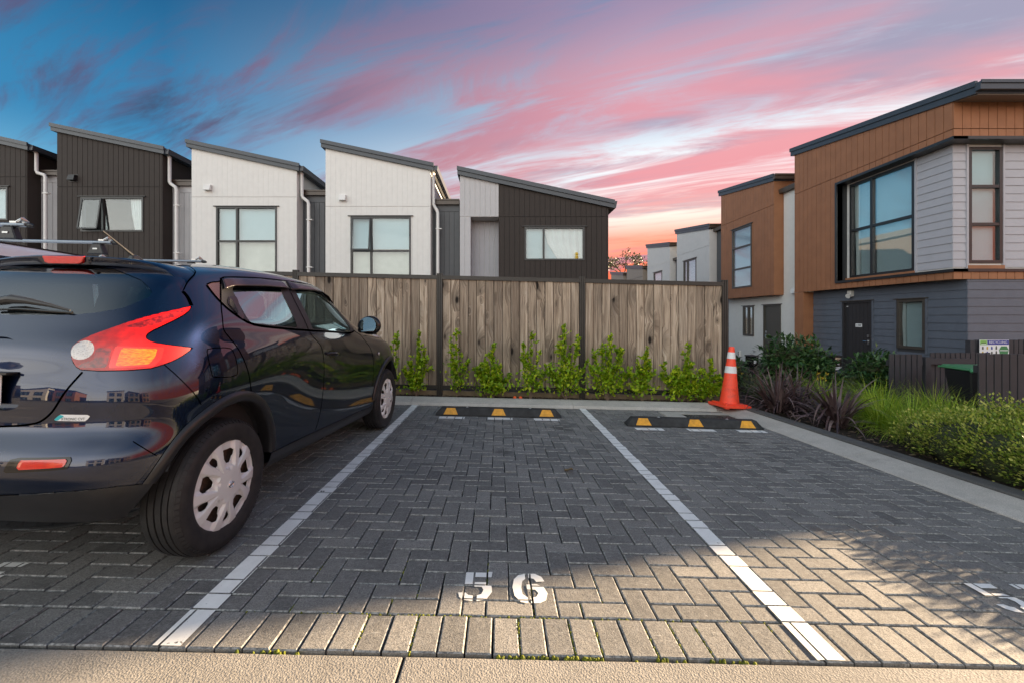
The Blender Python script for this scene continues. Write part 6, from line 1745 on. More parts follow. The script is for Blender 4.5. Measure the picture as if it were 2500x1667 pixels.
# ---------------------------------------------------------------- the white van with roof bars
def build_van():
    cx, cy = -5.02, 1.75
    t = thing('parked_van', 'white van with three roof bars, mostly hidden behind the dark car', 'van', (cx, cy, gz(cx, 3.8)))
    t.rotation_euler = (-.015, .022, 0)
    L = 4.7; K = 15
    zs = [(.30, .80), (.42, .85), (.70, .87), (.98, .865), (1.08, .855), (1.30, .825), (1.62, .785), (1.76, .765), (1.82, .745), (1.845, .715), (1.852, .68), (1.862, .45), (1.87, 0)]
    ys = [(0, .0), (.03, .6), (.10, .85), (.3, .97), (.8, 1), (1.6, 1), (2.4, 1), (3.0, 1), (3.4, .985), (3.7, .96), (4.0, .93), (4.35, .88), (4.6, .74), (4.69, .5), (4.70, 0)]
    def top_lim(y): return 1.87 if y < 3.2 else 1.87 - .85 * ((y - 3.2) / 1.5) ** 1.25
    vs = []; fs = []
    for y, k in ys:
        lim = top_lim(y)
        for z, w_ in zs:
            zz = min(z, .98 + (z - .98) * (lim - .98) / .89) if z > .98 else z
            kk = .72 + .28 * k if 0 < k < 1 else k
            vs.append((w_ * kk if k else 0.0, y if z < .98 else y + (0.10 * (z - .98) if y < .5 else 0) - (0 if y < 3.5 else .0), zz))
    m = len(zs); n = len(ys)
    F = [(i * m + j, (i + 1) * m + j, (i + 1) * m + j + 1, i * m + j + 1) for i in range(n - 1) for j in range(m - 1)]
    off = len(vs); vs2 = vs + [(-x_, y_, z_) for x_, y_, z_ in vs]
    me_ = mesh('van_body', vs2, F + [tuple(q + off for q in f[::-1]) for f in F], True); fix_normals(me_)
    o = obj('van_body', me_, M['van_white'], t); sb = o.modifiers.new('sub', 'SUBSURF'); sb.levels = sb.render_levels = 2
    # side glazing and visors
    for sg in (1, -1):
        def q(y, z, d=.0): return Vector(((.855 - (z - 1.08) * .128 + d) * sg, y, z))
        for y0, y1 in ((.35, 1.55), (1.62, 2.62), (2.69, 3.45)):
            mb = MB(); e = .0 if y1 < 3 else -.28
            mb.hexa([q(y0, 1.12, -.01), q(y1 + .25 * (e < 0), 1.12, -.01), q(y1 + .25 * (e < 0), 1.12, .006), q(y0, 1.12, .006), q(y0, 1.72, -.01), q(y1 + e, 1.72, -.01), q(y1 + e, 1.72, .006), q(y0, 1.72, .006)])
            g = fin(mb, 'side_window', M['black_gloss'], t)
            mb = MB(); mb.hexa([q(y0 + .02, 1.60, .008), q(y1 - .02, 1.60, .008), q(y1 - .02, 1.585, .045), q(y0 + .02, 1.585, .045), q(y0 + .02, 1.73, .004), q(y1 + e - .02, 1.73, .004), q(y1 + e - .02, 1.715, .02), q(y0 + .02, 1.715, .02)]); fin(mb, 'rain_visor', M['black_gloss'], t)
        mb = MB(); mb.box(min(.70 * sg, .725 * sg), max(.70 * sg, .725 * sg), .25, 3.35, 1.845, 1.853); fin(mb, 'roof_channel', M['black_plastic'], t)
        for y in (.85, 3.75):
            mb = MB(); mb.lathe([(.18, 0), (.30, .005), (.325, -.03), (.325, -.17), (.18, -.2), (.0001, -.02), (.18, 0)], 40, 'x'); w = fin(mb, 'wheel', M['tyre'], t); w.location = (.85 * sg, y, .325); w.rotation_euler = (0, 0, R(180) if sg < 0 else 0); autosmooth(w)
    mb = MB(); mb.hexa([(-.66, -.012, 1.12), (.66, -.012, 1.12), (.66, .02, 1.12), (-.66, .02, 1.12), (-.60, .055, 1.70), (.60, .055, 1.70), (.60, .09, 1.70), (-.60, .09, 1.70)]); fin(mb, 'rear_window', M['black_gloss'], t)
    return t
def roof_bar(y, z, x0, x1, label, zc):
    t = thing('roof_bar', label, 'roof bar', ((x0 + x1) / 2, y, z), 0, 'bars across the white van roof')
    t.rotation_euler = (0, .022, 0); h = (x1 - x0) / 2
    mb = MB(); n = 12; vs = []; fs = []
    for x_ in (-h, h):
        for k in range(n): a = 6.283 * k / n; vs.append((x_, .036 * math.cos(a), .017 * math.sin(a)))
    fs = [(k, (k + 1) % n, n + (k + 1) % n, n + k) for k in range(n)] + [tuple(range(n))[::-1], tuple(range(n, 2 * n))]
    o = obj('bar', mesh('bar', vs, fs), M['bar_alu'], t); autosmooth(o, 40)
    for sg in (1, -1):
        e = MB(); e.tube([(h * sg, 0, 0), ((h + .03) * sg, 0, -.003), ((h + .055) * sg, 0, -.008)], [.022, .021, .010], 10); fin(e, 'end_cap', M['black_plastic'], t)
        f = MB(); xx = (h - .16) * sg; f.hexa([(xx - .10, -.035, -zc), (xx + .09, -.035, -zc), (xx + .09, .035, -zc), (xx - .10, .035, -zc), (xx - .05, -.03, -.016), (xx + .045, -.03, -.016), (xx + .045, .03, -.016), (xx - .05, .03, -.016)]); fo = fin(f, 'foot', M['black_plastic'], t, .008)
        f = MB(); f.box(xx - .03, xx + .02, -.038, -.0355, -zc * .62, -zc * .5); fin(f, 'foot_label', M['bar_alu'], fo)
        g = MB(); xx = (h - .055) * sg
        g.box(xx - .10, xx - .04, -.012, .012, .018, .034); g.tube([(xx - .045, 0, .030), (xx - .02, .012, .048), (xx + .02, -.010, .052), (xx + .045, .006, .030), (xx + .01, 0, .022)], [.012, .016, .018, .015, .012], 8); fin(g, 'rope_cleat', M['steel'], t)
build_van()
roof_bar(3.85, 2.085, -5.78, -4.25, 'alloy roof bar nearest the left edge, on the white van', .13)
roof_bar(4.70, 2.075, -5.78, -4.25, 'middle alloy roof bar of the white van, crossed by the aerial', .13)
roof_bar(6.12, 2.055, -5.75, -4.25, 'front alloy roof bar of the white van, above the dark car roof', .40)
# ---------------------------------------------------------------- planting
def leaf_geo(vs, fs, p, d, n, L, w, fold=.18):
    """folded pointed leaf: base p, direction d, upward n"""
    s = d.cross(n)
    if s.length < 1e-4: s = Vector((1, 0, 0))
    s.normalize(); n = s.cross(d).normalized()
    b = len(vs)
    m = p + d * (L * .45)
    vs += [p, m + s * w + n * (fold * w), p + d * L - n * (L * .08), m - s * w + n * (fold * w), m]
    fs += [(b, b + 1, b + 4), (b + 1, b + 2, b + 4), (b, b + 4, b + 3), (b + 4, b + 2, b + 3)]
def rvec(rr): 
    while True:
        v = Vector((rr.uniform(-1, 1), rr.uniform(-1, 1), rr.uniform(-1, 1)))
        if .05 < v.length < 1: return v.normalized()
def fence_shrub(x, h, w, label, seed, stems=5, dens=1.0, y=6.70):
    rr = random.Random(seed); z0 = gz(x, y) + .04; y += rr.uniform(-.03, .03)
    t = thing('young_shrub', label, 'shrub', (x, y, z0), 0, 'young shrubs along the wooden fence')
    H = h - z0; vs, fs = [], []
    for k in range(stems):
        e = (k + .5) / stems * 2 - 1; e = e * .75 + rr.uniform(-.25, .25)
        hk = H * (1 - .40 * abs(e) ** 1.3) * rr.uniform(.55, 1.0)
        if k == stems // 2: hk = H
        tip = Vector((e * w * .72, rr.uniform(-.12, .04), hk)); c = Vector((e * w * .30, rr.uniform(-.03, .03), hk * .45))
        P = lambda q: c * (2 * q * (1 - q)) + tip * q * q
        mb = MB(); mb.tube([P(i / 7) for i in range(8)], [.008 - .0055 * i / 7 for i in range(8)], 6); fin(mb, 'stem', M['twig'], t)
        n = int((120 + 150 * hk) * dens)
        ends = []
        for q in range(int(5 + 6 * hk)):
            f = rr.uniform(.22, .97); base = P(f); d = (rvec(rr) * .7 + Vector((0, -.15, .65))).normalized(); ln = rr.uniform(.07, .22) * (1.3 - f) * (.7 + w)
            ends.append((base, base + d * ln))
        for q in range(n):
            if rr.random() < .45:
                f = rr.uniform(.18, 1.0) ** .8; p = P(f); ax = (P(min(1, f + .05)) - P(f - .05)).normalized()
            elif rr.random() < .22:
                f = rr.uniform(.12, .5); p = P(f) + Vector((rr.gauss(0, w * .26), rr.gauss(-.03, .06), rr.uniform(-.04, .12))); ax = Vector((0, 0, 1))
            else:
                a, b_ = rr.choice(ends); f = rr.uniform(.3, 1.15); p = a + (b_ - a) * f; ax = (b_ - a).normalized()
            d = (rvec(rr) * .9 + ax * .8 + Vector((0, -.1, .25))).normalized(); L = rr.uniform(.028, .074)
            leaf_geo(vs, fs, p, d, (Vector((0, -.4, .9)) + rvec(rr) * .5).normalized(), L, L * .34)
    obj('foliage', mesh('foliage', vs, fs), M['leaf_bright'], t)
    return t
fence_shrub(-1.645, 1.0, .16, 'thin upright shrub half hidden by the nose of the dark car', 21, 2, .8)
fence_shrub(-1.30, 1.02, .34, 'narrow shrub just beyond the front wheel of the dark car', 22, 5, 1.1)
fence_shrub(-.672, 1.08, .34, 'thin leggy shrub beside the fence post nearest the car', 23, 4, .75)
fence_shrub(-.103, .80, .56, 'low bushy shrub behind the middle wheel stop', 24, 9, 1.25)
fence_shrub(.49, 1.0, .46, 'open shrub growing next to the two orange fruits', 25, 5, .75)
fence_shrub(1.05, 1.12, .56, 'tallest shrub, just before the middle fence post', 26, 7, 1.1)
fence_shrub(1.70, .92, .62, 'broad shrub just past the middle fence post', 27, 8, 1.1)
fence_shrub(2.25, .78, .46, 'mid-sized shrub between two broader ones near the drain', 28, 6, 1.0)
fence_shrub(2.86, .79, .62, 'dense broad shrub, second from the traffic cone', 29, 10, 1.25)
fence_shrub(3.28, .56, .44, 'low shrub closest to the traffic cone', 30, 6, 1.1)

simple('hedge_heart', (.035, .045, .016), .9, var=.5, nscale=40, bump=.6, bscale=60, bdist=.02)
def mound(name, label, cat, blobs, n, L, asp, mat, seed, upb=.35, shell=.45, group=None, jitter=.5, stems=True):
    """rounded shrub: leaves through the outer shell of several uneven blobs"""
    rr = random.Random(seed); c0 = blobs[0]
    bx, by = sum(b[0] for b in blobs) / len(blobs), sum(b[1] for b in blobs) / len(blobs)
    t = thing(name, label, cat, (bx, by, gz(bx, by)), 0, group); inv = -Vector(t.location)
    vs, fs = [], []; wt = [b[3] * b[4] * b[5] for b in blobs]; tot = sum(wt)
    for b, w in zip(blobs, wt):
        cx, cy, cz, rx, ry, rz = b
        for _ in range(int(n * w / tot)):
            d = rvec(rr)
            if d.z < -.35: d.z = -d.z * .4
            f = 1 - shell * rr.random() ** 1.6; f *= 1 + .16 * math.sin(d.x * 7 + cx * 3) * math.sin(d.y * 6 + 1.3) + rr.gauss(0, .05)
            p = Vector((cx + d.x * rx * f, cy + d.y * ry * f, cz + d.z * rz * f))
            if p.z < gz(p.x, p.y) + .03: p.z = gz(p.x, p.y) + rr.uniform(.03, .1)
            dd = (d + rvec(rr) * jitter + Vector((0, 0, upb))).normalized(); l = L * rr.uniform(.6, 1.3)
            leaf_geo(vs, fs, p + inv, dd, (Vector((0, 0, 1)) + d * .4 + rvec(rr) * .4).normalized(), l, l * asp)
    obj('foliage', mesh('foliage', vs, fs), M[mat], t)
    for cx, cy, cz, rx, ry, rz in blobs:      # added solid dark core, coloured as the mound's shaded inside
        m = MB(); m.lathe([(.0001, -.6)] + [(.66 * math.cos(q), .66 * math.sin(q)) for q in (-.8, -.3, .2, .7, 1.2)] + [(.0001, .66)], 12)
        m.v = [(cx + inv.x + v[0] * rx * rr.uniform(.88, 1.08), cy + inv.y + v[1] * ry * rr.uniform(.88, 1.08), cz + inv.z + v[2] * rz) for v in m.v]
        o = fin(m, 'dark_core', M['hedge_heart'], t)
    if stems:
        for b in blobs:
            for k in range(4):
                a = rr.uniform(0, 6.28); base = Vector((b[0] * .6 + bx * .4, b[1] * .6 + by * .4, gz(b[0], b[1]))) + inv
                tip = Vector((b[0] + math.cos(a) * b[3] * .6, b[1] + math.sin(a) * b[4] * .6, b[2] + b[5] * .5)) + inv
                m = MB(); m.tube([base, base * .5 + tip * .5 + Vector((0, 0, .05)), tip], [.014, .009, .004], 6); fin(m, 'stem', M['twig'], t)
    return t
# golden hedge by the kerb
rr = random.Random(41); hb = []
for (x, y, r, h) in ((4.50, 4.22, .38, .34), (4.42, 3.85, .42, .40), (4.85, 3.95, .48, .46), (4.36, 3.45, .40, .40), (4.80, 3.50, .50, .50), (5.30, 3.75, .50, .52), (4.34, 3.05, .42, .42), (4.75, 3.02, .48, .50), (5.20, 3.2, .48, .54), (4.36, 2.62, .42, .44), (4.8, 2.55, .48, .50), (5.25, 2.7, .5, .52)):
    x -= .17; hb.append((x, y, gz(x, y) + h * .50, r, r, h * .80))
mound('golden_hedge', 'golden green small-leaved hedge spilling towards the kerb', 'hedge', hb, 60000, .026, .33, 'leaf_hedge', 42, .5, .30)
hb2 = []
for (x, y, r, h) in ((4.40, 2.15, .42, .5), (4.8, 2.1, .48, .58), (4.45, 1.7, .42, .52), (4.85, 1.65, .46, .58), (4.4, 1.25, .4, .46), (4.5, .8, .42, .42), (5.3, 2.1, .5, .62)):
    hb2.append((x, y, gz(x, y) + h * .42, r, r, h * .66))
mound('golden_hedge', 'golden green hedge carrying on outside the frame', 'hedge', hb2, 4200, .034, .32, 'leaf_hedge', 43, .5, .4)
mound('dark_laurel', 'big dark green laurel bush in front of the pale wall and orange pillar', 'shrub', [(5.50, 8.15, .30, .52, .48, .58), (5.92, 8.25, .26, .48, .45, .56), (5.75, 8.0, .02, .66, .54, .42), (6.02, 8.2, .02, .28, .3, .36)], 5600, .115, .20, 'leaf_laurel', 44, -.12, .5, jitter=.8)
mound('dark_laurel', 'dark green laurel bush between the letterbox and the picket fence', 'shrub', [(6.72, 7.75, .16, .33, .32, .40), (7.0, 7.85, .20, .36, .34, .42), (6.80, 7.55, -.02, .40, .34, .26)], 2600, .105, .20, 'leaf_laurel', 45, -.12, .5, jitter=.8)
mound('dark_laurel', 'sliver of dark laurel hidden behind the traffic cone', 'shrub', [(4.72, 8.6, .05, .28, .26, .42)], 500, .11, .20, 'leaf_laurel', 46, -.1, .5, jitter=.8)
mound('garden_shrub', 'low olive groundcover behind the dark flax', 'shrub', [(4.7, 7.6, -.02, .42, .4, .24), (5.1, 7.3, -.03, .5, .36, .22), (5.5, 7.1, -.05, .4, .3, .2), (4.4, 7.1, -.02, .35, .3, .2)], 2200, .05, .26, 'leaf_olive', 47, .5, .5)
mound('garden_shrub', 'olive twiggy plant under the letterbox numbered 43', 'shrub', [(6.25, 7.6, -.02, .26, .22, .22), (6.02, 7.35, -.05, .26, .22, .18)], 900, .045, .22, 'leaf_olive', 48, .6, .6)
def blades(name, label, cat, x, y, n, L, w, mat, seed, spread=.9, droop=1.0, r0=.06, group=None, lean=(0, 0), seg=7, stiff=.0):
    rr = random.Random(seed); z0 = gz(x, y) + .04
    t = thing(name, label, cat, (x, y, z0), 0, group); vs, fs = [], []
    for _ in range(n):
        a = rr.uniform(0, 6.283); el = rr.uniform(.15, 1.0) ** .75; l = L * rr.uniform(.55, 1.12); ww = w * rr.uniform(.6, 1.2)
        h = Vector((math.cos(a) + lean[0], math.sin(a) + lean[1], 0)); h.normalize()
        p = Vector((math.cos(a), math.sin(a), 0)) * r0 * rr.random(); th = math.radians(90) - (1 - el) * spread * 1.2 - rr.uniform(0, .12)
        s = Vector((-h.y, h.x, 0)); dr = droop * rr.uniform(.3, 1.3) * (1.25 - el); tw = rr.uniform(-.4, .4); b = len(vs); st = l / seg
        kink = rr.randint(3, seg - 1) if rr.random() < stiff else 99
        for i in range(seg + 1):
            q = i / seg; wid = ww * (1 - q ** 2.2) * (.55 + .45 * min(1, q * 5)) + .0004
            sv = (s * math.cos(tw) + Vector((0, 0, math.sin(tw))))
            vs += [p - sv * wid / 2, p + sv * wid / 2]
            d = h * math.cos(th) + Vector((0, 0, math.sin(th))); p = p + d * st; th -= dr / seg * (1 + q) + (.9 if i == kink else 0)
        for i in range(seg): fs.append((b + 2 * i, b + 2 * i + 1, b + 2 * i + 3, b + 2 * i + 2))
    for i, v in enumerate(vs):
        if v.z < .01: v.z = .01
    obj('blades', mesh('blades', vs, fs, True), M[mat], t)
    return t
fg = 'bronze flax plants beside the kerb'
blades('bronze_flax', 'dark bronze flax right behind the traffic cone', 'flax', 4.02, 6.15, 120, .80, .036, 'leaf_flax', 51, 1.0, 1.9, .14, fg, (-.1, -.1), 8, .25)
blades('bronze_flax', 'dark bronze flax arching low, second along from the cone', 'flax', 4.42, 6.30, 90, .72, .034, 'leaf_flax', 52, 1.0, 1.8, .12, fg, (0, -.1), 8, .25)
blades('bronze_flax', 'dark bronze flax at the kerb in front of the green grass', 'flax', 4.15, 5.25, 120, .70, .036, 'leaf_flax', 53, 1.0, 1.9, .12, fg, (-.1, -.1), 8, .25)
gg = 'grass tussocks in the garden'
for k, (x, y, lab) in enumerate(((4.95, 6.55, 'green grass tussock in front of the letterbox numbered 43'), (5.45, 6.25, 'green grass tussock at the foot of the left picket panel'), (5.15, 5.70, 'green grass tussock in the middle of the grass bed'), (5.75, 5.65, 'green grass tussock before the bin recess'), (4.75, 5.30, 'green grass tussock beside the front flax'), (5.30, 5.05, 'long green grass tussock next to the golden hedge'), (4.62, 4.78, 'green grass tussock falling towards the kerb'), (5.0, 4.55, 'green grass tussock touching the golden hedge'))):
    blades('grass_tussock', lab, 'grass', x, y, 560, .58, .0062, 'leaf_grass', 60 + k, 1.05, 2.5, .17, gg, (-.25, -.25), 7, .05)
def flowers(x, y, seed, label):
    rr = random.Random(seed); t = thing('yellow_flowers', label, 'flower', (x, y, gz(x, y) + .03)); vs, fs = [], []
    for k in range(9):
        tip = Vector((rr.uniform(-.15, .15), rr.uniform(-.1, .1), rr.uniform(.3, .46))); m = MB(); m.tube([(0, 0, 0), tip * .6 + Vector((.02, 0, 0)), tip], [.004, .003, .002], 5); fin(m, 'stem', M['twig'], t)
        for q in range(14): leaf_geo(vs, fs, tip + rvec(rr) * .02, (rvec(rr) + Vector((0, 0, .6))).normalized(), rvec(rr), .022, .007)
    obj('petals', mesh('petals', vs, fs), M['flower_yellow'], t)
flowers(5.62, 7.5, 71, 'small yellow flowers below the big laurel bush'); flowers(6.15, 7.9, 72, 'small yellow flowers beside the letterbox numbered 43'); flowers(4.55, 8.3, 73, 'small yellow flowers by the pale wall')

# ---------------------------------------------------------------- traffic cone
def cone_mat():
    t = NT('cone_orange'); p = t.obj()
    t.set(**{'Base Color': t.mix(t.ramp(t.noise(p, 11, 6, .75), [(.50, 0.0), (.72, .65)]), (.95, .075, .03), (.42, .07, .055)), 'rough': .48}); M['cone_orange'] = t.m
cone_mat()
cx, cy = 3.40, 6.30
cn = thing('traffic_cone', 'orange traffic cone with two white bands at the end of the wooden fence', 'cone', (cx, cy, gz(cx, cy) + .070)); cn.rotation_euler = (-.02, .06, R(8))
rad = lambda z: .132 - (.132 - .036) * ((z - .05) / .837)
m = MB(); prof = [(rad(.05) + .018, .045), (rad(.05) + .004, .06)]
for q in range(13): z = .06 + (.86 - .06) * q / 12; prof.append((rad(z), z))
prof += [(rad(.86) - .003, .880), (rad(.86) - .010, .887), (.018, .887), (.018, .80)]
m.lathe(prof, 40); o = fin(m, 'cone_body', M['cone_orange'], cn); autosmooth(o, 40)
for z0, z1 in ((.71, .805), (.50, .60)):
    m = MB(); m.lathe([(rad(z0) + .0005, z0), (rad(z0) + .003, z0 + .002), (rad(z1) + .003, z1 - .002), (rad(z1) + .0005, z1)], 40); o = fin(m, 'reflective_band', M['white_tape'], cn); autosmooth(o, 40)
m = MB(); m.box(-.205, .205, -.205, .205, .010, .050); m.box(-.17, .17, -.17, .17, .046, .066)
for sx in (-1, 1):
    for sy in (-1, 1): m.box(sx * .16 - .035, sx * .16 + .035, sy * .16 - .035, sy * .16 + .035, -.002, .012)
fin(m, 'cone_base', M['cone_orange'], cn, .012)

# ---------------------------------------------------------------- letterboxes
def text_mesh(txt, w, h, name='lettering'):
    c = bpy.data.curves.new('lettering', 'FONT'); c.body = txt; c.size = 1.0
    o = bpy.data.objects.new('lettering', c); COL.objects.link(o); dg = bpy.context.evaluated_depsgraph_get(); me_ = bpy.data.meshes.new_from_object(o.evaluated_get(dg)); bpy.data.objects.remove(o)
    xs = [v.co.x for v in me_.vertices]; ys_ = [v.co.y for v in me_.vertices]; x0, x1, y0, y1 = min(xs), max(xs), min(ys_), max(ys_)
    for v in me_.vertices: v.co = ((v.co.x - (x0 + x1) / 2) * w / (x1 - x0), 0, (v.co.y - (y0 + y1) / 2) * h / (y1 - y0))
    return me_
def letterbox(x, y, ztop, w, h, label, num, mail, rz):
    zg = gz(x, y); t = thing('letterbox', label, 'letterbox', (x, y, zg), rz, 'letterboxes in the garden'); z1 = ztop - zg
    m = MB(); m.box(-w / 2, w / 2, -.09, .09, z1 - h, z1 - .03); fin(m, 'box', M['black_gloss'], t, .006)
    m = MB(); m.hexa([(-w / 2 - .012, -.11, z1 - .030), (w / 2 + .012, -.11, z1 - .030), (w / 2 + .012, .10, z1 - .030), (-w / 2 - .012, .10, z1 - .030), (-w / 2 - .012, -.11, z1 - .015), (w / 2 + .012, -.11, z1 - .015), (w / 2 + .012, .10, z1), (-w / 2 - .012, .10, z1)]); fin(m, 'lid', M['black_plastic'], t, .004)
    m = MB(); m.box(-.025, .025, -.025, .025, -.1, z1 - h); fin(m, 'post', M['black_plastic'], t)
    m = MB(); m.box(-w * .38, w * .38, -.0935, -.0905, z1 - .085, z1 - .065); fin(m, 'slot_flap', M['chrome'], t)
    m = MB(); m.lathe([(.0001, -.003), (.008, -.003), (.008, 0)], 12, 'y', (0, -.0905, z1 - .11)); fin(m, 'lock', M['chrome'], t)
    if num:
        o = obj('number', text_mesh(num, w * .24, .062), M['sign_white'], t, (0, -.0915, z1 - h * .58))
    if mail:
        m = MB(); m.box(-w * .43, w * .40, -.0925, -.0905, z1 - h + .012, z1 - h + .072); p = fin(m, 'sticker', M['sign_white'], t)
        obj('lettering', text_mesh('NO JUNK MAIL', w * .70, .026), M['sign_dark'], p, (-.004, -.0932, z1 - h + .044))
    else:
        m = MB(); m.box(-w * .16, w * .16, -.0925, -.0905, z1 - h * .70, z1 - h * .45); fin(m, 'sticker', M['sign_white'], t)
letterbox(5.93, 10.0, .37, .21, .27, 'small black letterbox on a post in front of the pale wall', None, False, R(14))
letterbox(7.14, 9.1, .455, .255, .32, 'black letterbox numbered 43 in front of the grey weatherboards', '43', True, R(22))
# garden tap and meter on the pale wall
tp_ = thing('garden_tap', 'small metal tap on the pale wall behind the cone', 'tap', (XL, 15.95, 0)); m = MB(); m.tube([(0, 0, 0), (-.10, 0, .0), (-.13, 0, -.04)], .018, 8); m.tube([(-.07, -.05, .04), (-.07, .05, .04)], .010, 8); m.tube([(-.07, 0, 0), (-.07, 0, .04)], .009, 8); fin(m, 'spout', M['steel'], tp_)
mt = thing('power_outlet', 'small white outdoor outlet low on the pale wall', 'outlet', (XL, 16.95, -.18)); m = MB(); m.box(-.06, 0, -.06, .06, -.10, .12); fin(m, 'box', M['pvc_white'], mt, .01); m = MB(); m.box(-.065, -.06, -.025, .025, -.05, -.01); m.box(-.065, -.06, -.025, .025, .03, .07); fin(m, 'socket', M['alu_dark'], mt)

# ---------------------------------------------------------------- picket screens round the bins
def pickets(label, x0, x1, y, ztop, pw, gap, zlow=None, rail=(), post_at=(), th=.02, front=True):
    zb = gz((x0 + x1) / 2, y) - .02 if zlow is None else zlow
    t = thing('picket_fence', label, 'fence', ((x0 + x1) / 2, y, zb), 0, 'dark picket screens'); ox = (x0 + x1) / 2
    x = x0; prr = random.Random(int(x0 * 100))
    pm = {}
    while x + pw <= x1 + .01:
        m = MB(); dz = prr.uniform(-.004, .004); m.box(x - ox, x + pw - ox, -th, 0, 0.02, ztop - zb + dz); fin(m, 'picket', M['picket_paint'], t, .002); x += pw + gap
    for (z, h) in rail: m = MB(); m.box(x0 - ox, x1 - ox, .001, .045, z - zb - h, z - zb); fin(m, 'rail', M['picket_paint'], t)
    for px, pz in post_at: m = MB(); m.box(px - .045 - ox, px + .045 - ox, -.03, .065, -.2, pz - zb); fin(m, 'post', M['picket_paint'], t, .004)
    return t
pickets('dark grey picket panel between the laurel and the bin recess', 6.39, 6.96, 7.0, .645, .075, .017, rail=((.55, .09), (-.05, .09)), post_at=((7.02, .60),))
pickets('dark grey picket panel in front of the green-lidded bin', 5.83, 8.2, 5.2, .80, .082, .013, rail=((.66, .09), (0, .09)))
pickets('dark grey pickets across the back of the bin recess', 7.69, 8.75, 7.62, .62, .075, .015, rail=((-.05, .09),))
rb = MB(); rb.box(7.57, 8.30, 7.50, 7.55, .424, .523)
tag(fin(rb, 'gate_rail', M['picket_paint'], None), 'dark rail across the bin recess', 'rail')
pickets('tall dark picket screen carrying the recycling sign', 8.86, 10.6, 7.95, .83, .075, .015, rail=((.6, .09),), post_at=((8.80, .82),))
# sign
sg_ = thing('recycling_sign', 'white and blue recycling sign fixed to the tall picket screen', 'sign', (9.15, 7.88, .63)); SWD, SHT = .54, .40
m = MB(); m.box(-SWD / 2, SWD / 2, 0, .008, -SHT / 2, SHT / 2); fin(m, 'board', M['sign_white'], sg_)
m = MB(); m.box(-SWD / 2 + .14, SWD / 2 - .006, -.003, -.0005, SHT / 2 - .088, SHT / 2 - .006); hd = fin(m, 'header', M['sign_blue'], sg_)
obj('lettering', text_mesh('RECYCLING', .33, .044), M['sign_white'], hd, (.065, -.0045, SHT / 2 - .044))
m = MB(); m.box(-SWD / 2 + .006, -SWD / 2 + .132, -.003, -.0005, SHT / 2 - .092, SHT / 2 - .006); lg = fin(m, 'logo', M['sign_green'], sg_)
m = MB(); m.box(-SWD / 2 + .024, -SWD / 2 + .114, -.005, -.003, SHT / 2 - .058, SHT / 2 - .046); fin(m, 'logo_bar', M['sign_dark'], lg); m = MB(); m.box(-SWD / 2 + .024, -SWD / 2 + .114, -.005, -.003, SHT / 2 - .082, SHT / 2 - .072); fin(m, 'logo_bar', M['sign_white'], lg)
icm = ['sign_dark', 'flower_yellow', 'sign_blue', 'sign_dark']
for k in range(4):
    for row, zz in enumerate((.055, -.035)):
        a = -.215 + .083 * k; m = MB(); m.box(a - .013, a + .013, -.003, -.0005, zz - .03, zz + .018); m.box(a - .007, a + .007, -.003, -.0005, zz + .018, zz + (.036 if k == 3 else .024)); fin(m, 'picture', M[icm[(k + row) % 4]], sg_)
m = MB(); m.prism([(.10, -.003, -.06), (.245, -.003, -.06), (.262, -.003, .02), (.225, -.003, .085), (.125, -.003, .085), (.085, -.003, .02)], (0, .0025, 0)); fin(m, 'bin_picture', M['green_plastic'], sg_)
m = MB(); m.prism([(.10, -.0045, .0), (.245, -.0045, .0), (.245, -.0045, .014), (.10, -.0045, .014)], (0, .001, 0)); fin(m, 'bin_stripe', M['sign_white'], sg_)
# bin
bx, by = 7.0, 6.25; bz = gz(bx, by)
bn = thing('wheelie_bin', 'black wheelie bin with a green lid behind the picket panel', 'bin', (bx, by, bz), R(-12))
m = MB(); H = .70; m.hexa([(-.18, -.17, .03), (.18, -.17, .03), (.18, .17, .03), (-.18, .17, .03), (-.25, -.24, H), (.25, -.24, H), (.25, .24, H), (-.25, .24, H)]); fin(m, 'bin_body', M['black_plastic'], bn, .02)
m = MB(); m.hexa([(-.27, -.28, H), (.27, -.28, H), (.27, .29, H), (-.27, .29, H), (-.25, -.26, H + .035), (.25, -.26, H + .035), (.25, .27, H + .055), (-.25, .27, H + .055)]); fin(m, 'lid', M['green_plastic'], bn, .012)
m = MB(); m.tube([(-.27, -.30, H - .01), (-.27, -.26, H + .03)], .018, 8); m.tube([(-.25, .33, H + .01), (.25, .33, H + .01)], .016, 8); fin(m, 'handle', M['green_plastic'], bn)
for sx in (-.19, .19): m = MB(); m.lathe([(.0001, -.025), (.08, -.025), (.09, 0), (.08, .025), (.0001, .025)], 20, 'x', (sx, .22, .09)); fin(m, 'wheel', M['tyre'], bn)
o = obj('lettering', text_mesh('WASTE', .12, .022), M['sign_white'], bn, (-.03, -.222, .40)); o.rotation_euler = (R(-6), 0, 0)
m = MB(); m.lathe([(.026, 0), (.034, .002), (.026, .004)], 20, 'y', (-.05, -.229, .46)); fin(m, 'emblem', M['sign_white'], bn)

